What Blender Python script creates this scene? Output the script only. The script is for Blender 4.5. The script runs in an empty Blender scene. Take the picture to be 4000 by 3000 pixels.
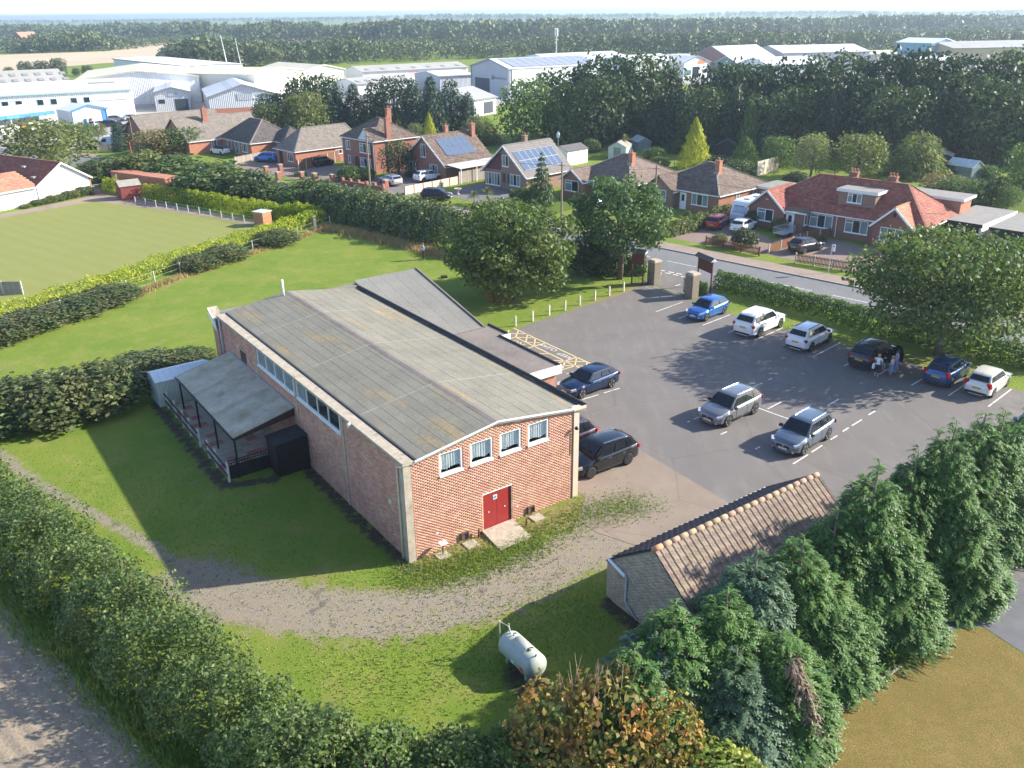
import bpy, bmesh, math, random
import numpy as np
from mathutils import Vector, Matrix
random.seed(7)
SC = bpy.context.scene
COL = SC.collection
PI = math.pi
R = math.radians
# ------------------------------------------------------------------ camera
CAM_H = 22.9
FPX = 3340.0                      # focal length in photo pixels (4000 wide)
PITCH = math.atan((1500 - 43) / FPX)
ROLL = R(0.66)
_c, _s = math.cos(PITCH), math.sin(PITCH)
FW = np.array([0, _c, -_s]); _up = np.array([0, _s, _c]); _rt = np.array([1., 0, 0])
RT = _rt * math.cos(ROLL) - _up * math.sin(ROLL)
UP = _up * math.cos(ROLL) + _rt * math.sin(ROLL)
cam_d = bpy.data.cameras.new('camera'); cam = bpy.data.objects.new('camera', cam_d); COL.objects.link(cam)
cam.matrix_world = Matrix(((RT[0], UP[0], -FW[0], 0), (RT[1], UP[1], -FW[1], 0), (RT[2], UP[2], -FW[2], CAM_H), (0, 0, 0, 1)))
cam_d.sensor_width = 36; cam_d.lens = FPX / 4000 * 36; cam_d.clip_start = 0.5; cam_d.clip_end = 30000
SC.camera = cam
# ------------------------------------------------------------------ sky, sun, exposure
SUN_EL, SUN_AZ = R(27.5), R(10.5)          # azimuth measured from +X towards +Y
SDIR = np.array([math.cos(SUN_EL) * math.cos(SUN_AZ), math.cos(SUN_EL) * math.sin(SUN_AZ), math.sin(SUN_EL)])
world = bpy.data.worlds.new('World'); SC.world = world; world.use_nodes = True
wn = world.node_tree.nodes; wl = world.node_tree.links; wn.clear()
wo = wn.new('ShaderNodeOutputWorld'); wb = wn.new('ShaderNodeBackground'); sky = wn.new('ShaderNodeTexSky')
sky.sky_type = 'NISHITA'; sky.sun_disc = False; sky.sun_elevation = SUN_EL; sky.sun_rotation = PI / 2 - SUN_AZ
sky.altitude = 0; sky.air_density = 0.65; sky.dust_density = 0.5; sky.ozone_density = 1.0
wb.inputs['Strength'].default_value = 0.15
wl.new(sky.outputs[0], wb.inputs[0]); wl.new(wb.outputs[0], wo.inputs[0])
sun_d = bpy.data.lights.new('sun', 'SUN'); sun_d.energy = 4.4; sun_d.angle = R(0.6); sun_d.color = (1.0, .93, .80)
sun = bpy.data.objects.new('sun', sun_d); COL.objects.link(sun)
sun.rotation_euler = Vector(SDIR).to_track_quat('Z', 'Y').to_euler(); sun.location = (60, 10, 60)
vs = SC.view_settings
vs.view_transform = 'Standard'; vs.look = 'None'; vs.gamma = 1; vs.use_curve_mapping = False; vs.exposure = 1.3
SC.cycles.use_denoising = True; SC.cycles.max_bounces = 6; SC.cycles.volume_bounces = 0; SC.cycles.transparent_max_bounces = 6
SC.cycles.diffuse_bounces = 3; SC.cycles.glossy_bounces = 2; SC.cycles.transmission_bounces = 3
SC.cycles.sample_clamp_indirect = 6; SC.cycles.use_adaptive_sampling = True; SC.cycles.adaptive_threshold = 0.02

# ------------------------------------------------------------------ photo pixel -> place on the ground (survey)
def ray(x, y): return FW + RT * ((x - 2000) / FPX) + UP * ((1500 - y) / FPX)
def G(x, y, z=0.0):
    d = ray(x, y); t = (z - CAM_H) / d[2]
    return np.array([d[0] * t, d[1] * t, z])
def tall(P, ytop):                      # height of something at ground point P whose top shows at row ytop
    lo, hi = 0., 60.
    for _ in range(40):
        m = (lo + hi) / 2; v = np.array([P[0], P[1], m - CAM_H])
        if 1500 - FPX * (v @ UP) / (v @ FW) > ytop: lo = m
        else: hi = m
    return lo
def mpp(P): return math.sqrt(P[0]**2 + P[1]**2 + CAM_H**2) / FPX   # metres per photo pixel there
def ang(a, b): return math.atan2(b[1] - a[1], b[0] - a[0])

# ------------------------------------------------------------------ materials
MATS = {}
def _nt(name):
    m = bpy.data.materials.new(name); m.use_nodes = True
    n = m.node_tree.nodes; n.clear(); return m, n, m.node_tree.links
def _mix(n, l, fac, a, b, mode='MIX'):
    x = n.new('ShaderNodeMix'); x.data_type = 'RGBA'; x.blend_type = mode
    for sock, v in ((x.inputs[0], fac), (x.inputs[6], a), (x.inputs[7], b)):
        if hasattr(v, 'is_linked'): l.new(v, sock)
        elif isinstance(v, (int, float)): sock.default_value = v
        else: sock.default_value = (*v[:3], 1)
    return x.outputs[2]
def _math(n, l, op, a, b=0.0, clamp=False):
    x = n.new('ShaderNodeMath'); x.operation = op; x.use_clamp = clamp
    for sock, v in ((x.inputs[0], a), (x.inputs[1], b)):
        if hasattr(v, 'is_linked'): l.new(v, sock)
        else: sock.default_value = v
    return x.outputs[0]
def _ramp(n, l, src, p0, p1):
    x = n.new('ShaderNodeMapRange'); x.inputs['From Min'].default_value = p0; x.inputs['From Max'].default_value = p1; x.clamp = True
    l.new(src, x.inputs['Value']); return x.outputs['Result']
def _noise(n, l, vec, scale, detail=4, rough=.55):
    x = n.new('ShaderNodeTexNoise'); x.inputs['Scale'].default_value = scale; x.inputs['Detail'].default_value = detail; x.inputs['Roughness'].default_value = rough
    l.new(vec, x.inputs['Vector']); return x.outputs['Fac']
def _vec(n, kind='Object'):
    return n.new('ShaderNodeTexCoord').outputs[kind] if kind != 'World' else n.new('ShaderNodeNewGeometry').outputs['Position']
def _scale(n, l, v, s):
    x = n.new('ShaderNodeMapping'); x.inputs['Scale'].default_value = s; l.new(v, x.inputs['Vector']); return x.outputs[0]
def _bump(n, l, h, dist, strength=1.0):
    x = n.new('ShaderNodeBump'); x.inputs['Distance'].default_value = dist; x.inputs['Strength'].default_value = strength; l.new(h, x.inputs['Height']); return x.outputs[0]
def _bsdf(n, l, col, rough, metal=0, coat=0, spec=.5, normal=None):
    b = n.new('ShaderNodeBsdfPrincipled'); o = n.new('ShaderNodeOutputMaterial')
    if hasattr(col, 'is_linked'): l.new(col, b.inputs['Base Color'])
    else: b.inputs['Base Color'].default_value = (*col[:3], 1)
    if hasattr(rough, 'is_linked'): l.new(rough, b.inputs['Roughness'])
    else: b.inputs['Roughness'].default_value = rough
    b.inputs['Metallic'].default_value = metal; b.inputs['Coat Weight'].default_value = coat; b.inputs['Coat Roughness'].default_value = .06
    b.inputs['Specular IOR Level'].default_value = spec
    if normal is not None: l.new(normal, b.inputs['Normal'])
    l.new(b.outputs[0], o.inputs['Surface']); return b, o
def mul(c, k): return tuple(max(0, min(1, v * k)) for v in c[:3])
def mat(name, col, rough=.75, var=.14, scale=2.0, metal=0, coat=0, island=0.0, objrand=0.0, bump=0, bscale=25, col2=None, spec=.4, blotch=None, coord='Object'):
    """plain surface: base colour broken up by two noises, optional per-piece variation and fine relief"""
    if name in MATS: return MATS[name]
    m, n, l = _nt(name); v = _vec(n, coord)
    f = _noise(n, l, v, scale, 6, .65)
    c = _mix(n, l, _ramp(n, l, f, .3, .7), mul(col, 1 - var), col2 or mul(col, 1 + var))
    if blotch:
        f2 = _noise(n, l, v, blotch[1], 5, .6); c = _mix(n, l, _ramp(n, l, f2, blotch[2], blotch[2] + .12), c, blotch[0])
    if island or objrand:
        if island: r = n.new('ShaderNodeNewGeometry').outputs['Random Per Island']; k = island
        else: r = n.new('ShaderNodeObjectInfo').outputs['Random']; k = objrand
        hs = n.new('ShaderNodeHueSaturation'); l.new(c, hs.inputs['Color'])
        l.new(_math(n, l, 'ADD', _math(n, l, 'MULTIPLY', r, 2 * k), 1 - k), hs.inputs['Value'])
        r2 = _math(n, l, 'FRACT', _math(n, l, 'MULTIPLY', r, 37.7))
        l.new(_math(n, l, 'ADD', _math(n, l, 'MULTIPLY', r2, .04), .48), hs.inputs['Hue'])
        c = hs.outputs[0]
    nm = None
    if bump: nm = _bump(n, l, _noise(n, l, v, bscale, 4), bump)
    _bsdf(n, l, c, rough, metal, coat, spec, nm)
    MATS[name] = m; return m
def leafmat(name, col, var=.35, trans=.3, rough=.55, col2=None, coord='World', nscale=.35, hue=.05):
    """foliage: each leaf its own tone, larger drifts of tone over the plant, light passing through"""
    if name in MATS: return MATS[name]
    m, n, l = _nt(name); r = n.new('ShaderNodeNewGeometry').outputs['Random Per Island']
    f = _noise(n, l, _vec(n, coord), nscale, 3)
    c = _mix(n, l, _ramp(n, l, f, .35, .65), col, col2 or mul(col, 1.35))
    hs = n.new('ShaderNodeHueSaturation'); l.new(c, hs.inputs['Color'])
    l.new(_math(n, l, 'ADD', _math(n, l, 'MULTIPLY', r, 2 * var), 1 - var), hs.inputs['Value'])
    r2 = _math(n, l, 'FRACT', _math(n, l, 'MULTIPLY', r, 53.3))
    l.new(_math(n, l, 'ADD', _math(n, l, 'MULTIPLY', r2, hue), .5 - hue / 2), hs.inputs['Hue'])
    b, o = _bsdf(n, l, hs.outputs[0], rough, spec=.3)
    t = n.new('ShaderNodeBsdfTranslucent'); ms = n.new('ShaderNodeMixShader'); ms.inputs[0].default_value = trans
    tc = _mix(n, l, .5, hs.outputs[0], mul((col[0] * 1.5, col[1] * 1.6, col[2] * .6), 1.6)); l.new(tc, t.inputs[0])
    l.new(b.outputs[0], ms.inputs[1]); l.new(t.outputs[0], ms.inputs[2]); l.new(ms.outputs[0], o.inputs['Surface'])
    MATS[name] = m; return m
def brickmat(name, c1, c2, mortar, sx=.225, sy=.075, rough=.85):
    """brickwork too far away to part brick from brick; runs along the wall whichever way it faces"""
    if name in MATS: return MATS[name]
    m, n, l = _nt(name); v = _vec(n); sp = n.new('ShaderNodeSeparateXYZ'); l.new(v, sp.inputs[0])
    cb = n.new('ShaderNodeCombineXYZ'); l.new(_math(n, l, 'ADD', sp.outputs[0], sp.outputs[1]), cb.inputs[0]); l.new(sp.outputs[2], cb.inputs[1])
    b = n.new('ShaderNodeTexBrick'); l.new(cb.outputs[0], b.inputs['Vector'])
    b.inputs['Scale'].default_value = 1; b.inputs['Brick Width'].default_value = sx; b.inputs['Row Height'].default_value = sy
    b.inputs['Mortar Size'].default_value = .006; b.inputs['Mortar Smooth'].default_value = .2
    b.inputs['Color1'].default_value = (*c1, 1); b.inputs['Color2'].default_value = (*c2, 1); b.inputs['Mortar'].default_value = (*mortar, 1)
    f = _noise(n, l, v, .8, 5); c = _mix(n, l, _ramp(n, l, f, .3, .75), b.outputs[0], mul(c1, .78))
    c = _mix(n, l, .35, b.outputs[0], c)
    _bsdf(n, l, c, rough, spec=.25, normal=_bump(n, l, b.outputs['Fac'], -.006))
    MATS[name] = m; return m
def glassmat(name, col=(.02, .025, .03), rough=.05):
    if name in MATS: return MATS[name]
    m, n, l = _nt(name); f = _noise(n, l, _vec(n), 1.3, 2)
    _bsdf(n, l, _mix(n, l, f, mul(col, .6), mul(col, 1.6)), rough, spec=.5); MATS[name] = m; return m

# ------------------------------------------------------------------ mesh building
class MB:
    """collects shapes; build() links them as ONE mesh object"""
    def __init__(s): s.v = []; s.f = []; s.m = []
    def add(s, vs, fs, mi=0):
        o = len(s.v); s.v += [tuple(map(float, p)) for p in vs]; s.f += [tuple(i + o for i in f) for f in fs]; s.m += [mi] * len(fs); return s
    def box(s, x0, y0, z0, x1, y1, z1, mi=0):
        return s.add([(x0, y0, z0), (x1, y0, z0), (x1, y1, z0), (x0, y1, z0), (x0, y0, z1), (x1, y0, z1), (x1, y1, z1), (x0, y1, z1)],
                     [(0, 3, 2, 1), (4, 5, 6, 7), (0, 1, 5, 4), (1, 2, 6, 5), (2, 3, 7, 6), (3, 0, 4, 7)], mi)
    def bar(s, a, b, w, h, mi=0, up=(0, 0, 1)):
        a = Vector(a); b = Vector(b); d = (b - a).normalized(); u = Vector(up)
        if abs(d.dot(u)) > .98: u = Vector((1, 0, 0))
        x = d.cross(u).normalized() * w / 2; y = x.normalized().cross(d).normalized() * h / 2
        return s.add([a - x - y, a + x - y, a + x + y, a - x + y, b - x - y, b + x - y, b + x + y, b - x + y],
                     [(0, 1, 2, 3), (7, 6, 5, 4), (0, 4, 5, 1), (1, 5, 6, 2), (2, 6, 7, 3), (3, 7, 4, 0)], mi)
    def tube(s, pts, rs, n=8, mi=0, cap=True):
        pts = [Vector(p) for p in pts]; rs = rs if hasattr(rs, '__len__') else [rs] * len(pts); V = []; F = []
        for i, p in enumerate(pts):
            d = (pts[min(i + 1, len(pts) - 1)] - pts[max(i - 1, 0)]).normalized()
            u = Vector((0, 0, 1)) if abs(d.z) < .9 else Vector((1, 0, 0)); x = d.cross(u).normalized(); y = x.cross(d)
            V += [p + (x * math.cos(2 * PI * k / n) + y * math.sin(2 * PI * k / n)) * rs[i] for k in range(n)]
        for i in range(len(pts) - 1):
            F += [(i * n + k, i * n + (k + 1) % n, (i + 1) * n + (k + 1) % n, (i + 1) * n + k) for k in range(n)]
        if cap: F += [tuple(range(n))[::-1], tuple(range((len(pts) - 1) * n, len(pts) * n))]
        return s.add(V, F, mi)
    def prism(s, poly, y0, y1, mi=0):            # polygon in x,z pushed along y
        n = len(poly); V = [(x, y0, z) for x, z in poly] + [(x, y1, z) for x, z in poly]
        F = [tuple(range(n)), tuple(range(n, 2 * n))[::-1]] + [(i, i + n, (i + 1) % n + n, (i + 1) % n) for i in range(n)]
        return s.add(V, F, mi)
    def slab(s, poly, z0, z1, mi=0):             # polygon in x,y pushed along z
        n = len(poly); V = [(p[0], p[1], z0) for p in poly] + [(p[0], p[1], z1) for p in poly]
        F = [tuple(range(n))[::-1], tuple(range(n, 2 * n))] + [(i, (i + 1) % n, (i + 1) % n + n, i + n) for i in range(n)]
        return s.add(V, F, mi)
    def plate(s, quad, t, mi=0):                 # any planar polygon given thickness t downwards along its normal
        q = [Vector(p) for p in quad]; nrm = (q[1] - q[0]).cross(q[2] - q[0]).normalized() * t; n = len(q)
        return s.add(q + [p - nrm for p in q], [tuple(range(n)), tuple(range(n, 2 * n))[::-1]] + [(i, i + n, (i + 1) % n + n, (i + 1) % n) for i in range(n)], mi)
    def lathe(s, prof, n=20, mi=0, axis='z', c=(0, 0, 0)):
        V = []; F = []
        for r, z in prof:
            for k in range(n):
                a = 2 * PI * k / n; p = (r * math.cos(a), r * math.sin(a), z)
                if axis == 'y': p = (p[0], z, p[1])
                elif axis == 'x': p = (z, p[0], p[1])
                V.append((p[0] + c[0], p[1] + c[1], p[2] + c[2]))
        for i in range(len(prof) - 1):
            F += [(i * n + k, i * n + (k + 1) % n, (i + 1) * n + (k + 1) % n, (i + 1) * n + k) for k in range(n)]
        F += [tuple(range(n))[::-1], tuple(range((len(prof) - 1) * n, len(prof) * n))]
        return s.add(V, F, mi)
    def mesh(s, name, mats, smooth=False):
        me = bpy.data.meshes.new(name); me.from_pydata(s.v, [], s.f)
        for m in (mats if isinstance(mats, (list, tuple)) else [mats]): me.materials.append(m)
        if max(s.m, default=0): me.polygons.foreach_set('material_index', s.m)
        bm = bmesh.new(); bm.from_mesh(me); bmesh.ops.recalc_face_normals(bm, faces=bm.faces); bm.to_mesh(me); bm.free()
        if smooth: me.polygons.foreach_set('use_smooth', [True] * len(me.polygons))
        me.update(); return me
    def build(s, name, mats, parent=None, smooth=False, loc=None, rot=None):
        return link(name, s.mesh(name, mats, smooth), parent, loc, rot)
def link(name, me, parent=None, loc=None, rot=None):
    o = bpy.data.objects.new(name, me); COL.objects.link(o)
    if parent is not None: o.parent = parent
    if loc is not None: o.location = tuple(map(float, loc))
    if rot is not None: o.rotation_euler = (0, 0, rot) if not hasattr(rot, '__len__') else rot
    return o
def tag(o, label, cat, group=None):
    o['label'] = label; o['category'] = cat
    if group: o['group'] = group
    return o
def thing(name, label, cat, loc=(0, 0, 0), rot=0.0, group=None, scale=None):
    o = bpy.data.objects.new(name, None); COL.objects.link(o); o.location = tuple(map(float, loc)); o.rotation_euler = (0, 0, rot); o.empty_display_size = .3
    if scale is not None: o.scale = scale if hasattr(scale, '__len__') else (scale,) * 3
    return tag(o, label, cat, group)
def kind(o, k): o['kind'] = k; return o
def copy_tree(o, parent=None):
    c = o.copy(); COL.objects.link(c)
    if parent is not None: c.parent = parent
    for ch in list(o.children): copy_tree(ch, c)
    return c
def fast_mesh(name, V, nper, m, smooth=False):
    """many faces of nper corners each, corners not shared: V is (N*nper,3)"""
    me = bpy.data.meshes.new(name); nv = len(V); nf = nv // nper
    me.vertices.add(nv); me.vertices.foreach_set('co', np.ascontiguousarray(V, dtype=np.float32).ravel())
    me.loops.add(nv); me.loops.foreach_set('vertex_index', np.arange(nv, dtype=np.int32))
    me.polygons.add(nf); me.polygons.foreach_set('loop_start', np.arange(nf, dtype=np.int32) * nper); me.polygons.foreach_set('loop_total', np.full(nf, nper, dtype=np.int32))
    if smooth: me.polygons.foreach_set('use_smooth', np.ones(nf, dtype=bool))
    for x in (m if isinstance(m, (list, tuple)) else [m]): me.materials.append(x)
    me.update(); me.validate(); return me
def idx_mesh(name, V, F, m, smooth=False):
    """V (n,3), F (k,c) indexed faces of one size"""
    me = bpy.data.meshes.new(name); F = np.asarray(F, dtype=np.int32); k, c = F.shape
    me.vertices.add(len(V)); me.vertices.foreach_set('co', np.ascontiguousarray(V, dtype=np.float32).ravel())
    me.loops.add(k * c); me.loops.foreach_set('vertex_index', F.ravel())
    me.polygons.add(k); me.polygons.foreach_set('loop_start', np.arange(k, dtype=np.int32) * c); me.polygons.foreach_set('loop_total', np.full(k, c, dtype=np.int32))
    if smooth: me.polygons.foreach_set('use_smooth', np.ones(k, dtype=bool))
    for x in (m if isinstance(m, (list, tuple)) else [m]): me.materials.append(x)
    me.update(); me.validate(); return me
def text(name, s, size, m, parent, loc, rot, ext=.002, align='CENTER'):
    cu = bpy.data.curves.new(name, 'FONT'); cu.body = s; cu.size = size; cu.extrude = ext; cu.align_x = align; cu.align_y = 'CENTER'; cu.resolution_u = 2
    o = bpy.data.objects.new(name, cu); COL.objects.link(o); o.parent = parent; o.location = loc; o.rotation_euler = rot
    dg = bpy.context.evaluated_depsgraph_get(); me = bpy.data.meshes.new_from_object(o.evaluated_get(dg)); me.materials.clear(); me.materials.append(m)
    o2 = link(name, me, parent, loc, rot); bpy.data.objects.remove(o); return o2
def unit(a): return a / np.maximum(np.linalg.norm(a, axis=-1, keepdims=True), 1e-9)
# ================================================================== SETTING: ground, roads, sheets
HALL0 = G(1603, 2196); HA = R(35.32)
BV = np.array([math.cos(HA), math.sin(HA), 0]); AV = np.array([-BV[1], BV[0], 0])
def hp(b, a, z=0): return HALL0 + BV * b + AV * a + np.array([0, 0, z])
def poly_px(pts, z=0): return [G(x, y, z) for x, y in pts]
def inside(P, poly):
    x, y = P[:, 0], P[:, 1]; r = np.zeros(len(P), bool); n = len(poly)
    for i in range(n):
        a, b = poly[i], poly[(i + 1) % n]
        c = ((a[1] > y) != (b[1] > y)) & (x < (b[0] - a[0]) * (y - a[1]) / (b[1] - a[1] + 1e-12) + a[0]); r ^= c
    return r
def dist_line(P, pts):
    d = np.full(len(P), 1e9)
    for a, b in zip(pts[:-1], pts[1:]):
        a = np.array(a[:2]); b = np.array(b[:2]); ab = b - a; t = np.clip(((P[:, :2] - a) @ ab) / (ab @ ab), 0, 1)
        d = np.minimum(d, np.linalg.norm(P[:, :2] - a - t[:, None] * ab, axis=1))
    return d
def axis(lo, hi, step, far):
    a = list(np.arange(lo, hi + step / 2, step)); s = step; p = lo; left = []
    while p > -far: s *= 1.45; p -= s; left.append(p)
    s = step; p = hi; right = []
    while p < far: s *= 1.45; p += s; right.append(p)
    return np.array(left[::-1] + a + right)
gx = axis(-50, 42, .45, 12000); gy = axis(12, 112, .45, 12000)
XX, YY = np.meshgrid(gx, gy); GP = np.stack([XX.ravel(), YY.ravel(), np.zeros(XX.size)], 1)
rg = np.random.default_rng(3)
track = [G(*p) for p in ((760, 2262), (900, 2320), (1100, 2370), (1350, 2400), (1600, 2400), (1850, 2340), (2080, 2245), (2300, 2130), (2480, 2010))]
rut1 = [G(*p) for p in ((-250, 1640), (0, 1772), (136, 1880), (362, 2007), (597, 2133), (723, 2224), (868, 2296), (1000, 2340))]
rut2 = [G(*p) for p in ((60, 1910), (217, 2025), (325, 2106), (480, 2215), (640, 2330), (900, 2420))]
tw = np.clip((GP[:, 1] - 25) / 10, 0, 1)
m_track = np.clip(1.6 - dist_line(GP, track) / 1.5, 0, 1)
m_track = np.maximum(m_track, np.clip(1.35 - dist_line(GP, rut1) / .42, 0, 1) * .95)
m_track = np.maximum(m_track, np.clip(1.2 - dist_line(GP, rut2) / .42, 0, 1) * .8)
tank_c = G(2035, 2640)
d_tank = np.hypot((GP[:, 0] - tank_c[0] - .2), (GP[:, 1] - tank_c[1]) * .8)
wallL = [hp(-.25, -.4), hp(-.35, 6), hp(-.3, 12), hp(-2.2, 11.0), hp(-4.6, 11.8), hp(-4.7, 25)]
m_soil = np.maximum(np.clip(1.5 - dist_line(GP, wallL) / .42, 0, 1), np.clip(1.6 - d_tank / .85, 0, 1))
m_soil = np.maximum(m_soil, np.clip(1.4 - dist_line(GP, [G(2392, 2355), G(2500, 2445)]) / .7, 0, 1))
front = [hp(.3, -.9), hp(4, -1.0), hp(9.5, -1.2), hp(12.5, -2.2)]
m_dry = np.clip(1.5 - dist_line(GP, front) / 1.3, 0, 1) * .95
m_dry = np.maximum(m_dry, np.clip(1.6 - dist_line(GP, track) / 2.0, 0, 1) * .8)
m_dry = np.maximum(m_dry, np.clip(1.2 - dist_line(GP, [G(-100, 1330), G(400, 1215), G(700, 1100), G(1000, 985), G(1290, 890), G(1700, 985)]) / .5, 0, 1) * .8)
m_dry = np.maximum(m_dry, np.clip(1.3 - dist_line(GP, [G(2280, 1215), G(2440, 1150), G(2500, 1120)]) / 1.6, 0, 1) * .9)
m_dry = np.maximum(m_dry, np.clip(1.2 - dist_line(GP, [G(3100, 1290), G(3500, 1385), G(3900, 1470)]) / 1.2, 0, 1) * .7)
for cx, cy, r in ((0, 1440, 1.3), (150, 1400, .9), (480, 1275, .7), (1470, 960, .6), (1235, 1065, .5), (1160, 1115, .5), (1350, 1160, .8), (460, 1610, .7), (640, 1760, .6), (760, 1890, .9), (980, 1945, .8), (1060, 2030, .7), (1240, 2240, 1.0), (1900, 2560, .8)):
    p = G(cx, cy); m_dry = np.maximum(m_dry, np.clip(1.2 - np.hypot(GP[:, 0] - p[0], GP[:, 1] - p[1]) / r, 0, 1) * .75)
nx, ny = len(gx), len(gy); ii = np.arange(nx * ny).reshape(ny, nx)
GF = np.stack([ii[:-1, :-1].ravel(), ii[:-1, 1:].ravel(), ii[1:, 1:].ravel(), ii[1:, :-1].ravel()], 1)
def ground_mat():
    m, n, l = _nt('meadow_ground'); v = _vec(n, 'World')
    big = _noise(n, l, v, .22, 5, .6); mid = _noise(n, l, v, 1.6, 5, .6); fine = _noise(n, l, v, 14, 5, .7); vf = _noise(n, l, v, 45, 3, .6)
    c = _mix(n, l, _ramp(n, l, big, .35, .65), (.145, .230, .028), (.245, .285, .048))
    c = _mix(n, l, _math(n, l, 'MULTIPLY', _ramp(n, l, mid, .35, .75), .6), c, (.185, .275, .036))
    c = _mix(n, l, _ramp(n, l, fine, .25, .75), _mix(n, l, .55, c, (.085, .150, .018)), c)
    c = _mix(n, l, _math(n, l, 'MULTIPLY', _ramp(n, l, vf, .55, .8), .5), c, (.33, .35, .09))
    m2 = _noise(n, l, v, .55, 6, .7); m3 = _noise(n, l, _scale(n, l, v, (1, .45, 1)), 3.5, 5, .7)
    c = _mix(n, l, _math(n, l, 'MULTIPLY', _ramp(n, l, m2, .48, .68), .55), c, (.30, .27, .085)); c = _mix(n, l, _math(n, l, 'MULTIPLY', _ramp(n, l, m3, .5, .75), .45), c, (.10, .165, .025))
    def att(a):
        x = n.new('ShaderNodeAttribute'); x.attribute_name = a; return x.outputs['Fac']
    jit = _math(n, l, 'MULTIPLY', _math(n, l, 'ADD', _math(n, l, 'SUBTRACT', mid, .5), _math(n, l, 'MULTIPLY', _math(n, l, 'SUBTRACT', fine, .5), .9)), 1.7)
    dry = _ramp(n, l, _math(n, l, 'ADD', att('dry'), jit), .45, .95)
    dc = _mix(n, l, _ramp(n, l, fine, .3, .7), (.20, .14, .07), (.34, .27, .13))
    c = _mix(n, l, _math(n, l, 'MULTIPLY', dry, .85), c, dc)
    soil = _ramp(n, l, _math(n, l, 'ADD', att('soil'), jit), .5, .8)
    st = n.new('ShaderNodeTexVoronoi'); st.inputs['Scale'].default_value = 16; l.new(v, st.inputs['Vector'])
    stv = _ramp(n, l, st.outputs['Distance'], .05, .5)
    sc = _mix(n, l, _ramp(n, l, fine, .35, .75), (.045, .034, .026), (.14, .11, .085))
    c = _mix(n, l, soil, c, sc)
    trk = _ramp(n, l, _math(n, l, 'ADD', att('track'), _math(n, l, 'MULTIPLY', jit, .9)), .42, .72)
    gc = _mix(n, l, stv, (.36, .31, .255), (.17, .14, .115)); gc = _mix(n, l, _ramp(n, l, vf, .45, .7), gc, (.50, .44, .37))
    gc = _mix(n, l, _math(n, l, 'MULTIPLY', _ramp(n, l, mid, .42, .62), .6), gc, (.30, .26, .16))
    gc = _mix(n, l, _ramp(n, l, _noise(n, l, v, .9, 4), .6, .72), gc, (.13, .115, .10))
    c = _mix(n, l, trk, c, gc)
    h = _math(n, l, 'ADD', fine, _math(n, l, 'MULTIPLY', vf, .6))
    _bsdf(n, l, c, .92, spec=.12, normal=_bump(n, l, h, .05, .9)); return m
gme = idx_mesh('ground', GP, GF, ground_mat())
for nm, arr in (('track', m_track), ('soil', m_soil), ('dry', m_dry)):
    a = gme.attributes.new(nm, 'FLOAT', 'POINT'); a.data.foreach_set('value', arr.astype(np.float32))
kind(link('ground', gme), 'structure')

def sheet(name, pts, m, z, parent=None):
    mb = MB(); mb.add([(p[0], p[1], z) for p in pts], [tuple(range(len(pts)))]); me = mb.mesh(name, m)
    if me.polygons[0].normal.z < 0: me.flip_normals()
    o = link(name, me, parent)
    return o if parent is not None else kind(o, 'structure')
def asphalt_mat(name, c0, c1, worn, sc=.35):
    m, n, l = _nt(name); v = _vec(n, 'World'); a = _noise(n, l, v, sc, 6, .6); b = _noise(n, l, v, 60, 3, .7); st = _noise(n, l, _scale(n, l, v, (1.6, .35, 1)), .8, 5, .65)
    c = _mix(n, l, _ramp(n, l, a, .32, .68), c0, c1); c = _mix(n, l, _math(n, l, 'MULTIPLY', _ramp(n, l, st, .5, .75), .6), c, worn)
    crk = n.new('ShaderNodeTexVoronoi'); crk.feature = 'DISTANCE_TO_EDGE'; crk.inputs['Scale'].default_value = .16; l.new(_mix(n, l, .12, v, _noise_col(n, l, v, 1.2)), crk.inputs['Vector'])
    c = _mix(n, l, _math(n, l, 'MULTIPLY', _ramp(n, l, crk.outputs['Distance'], .012, .0), .35), c, mul(c0, .45))
    c = _mix(n, l, _ramp(n, l, b, .2, .8), mul(c0, .7), c)
    _bsdf(n, l, c, .85, spec=.3, normal=_bump(n, l, b, .012, .6)); return m
def _noise_col(n, l, v, s):
    x = n.new('ShaderNodeTexNoise'); x.inputs['Scale'].default_value = s; l.new(v, x.inputs['Vector']); return x.outputs['Color']
M_ASPH = asphalt_mat('car_park_asphalt', (.185, .168, .158), (.235, .213, .198), (.33, .30, .275))
M_ROAD = asphalt_mat('road_asphalt', (.19, .19, .195), (.235, .232, .232), (.29, .285, .275), .2)
M_APRON = asphalt_mat('worn_apron', (.27, .215, .17), (.37, .30, .24), (.36, .30, .21), .6)
M_PAVE = asphalt_mat('tan_pavement', (.33, .25, .20), (.40, .31, .25), (.42, .34, .28), .5)
M_BLOCK = asphalt_mat('pink_block_paving', (.27, .195, .165), (.34, .25, .21), (.30, .23, .19), .6)
M_GREY = asphalt_mat('grey_drive', (.19, .18, .175), (.25, .235, .23), (.26, .24, .23), .6)
M_STUB = mat('stubble', (.52, .42, .28), .95, .1, .02, coord='World')
M_WHITE_LINE = mat('white_line_paint', (.68, .67, .64), .7, .14, 9, coord='World', blotch=((.25, .235, .22), 4.5, .53))
M_YEL_LINE = mat('yellow_line_paint', (.70, .54, .27), .7, .15, 9, coord='World', blotch=((.33, .28, .2), 4.5, .58))
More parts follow.
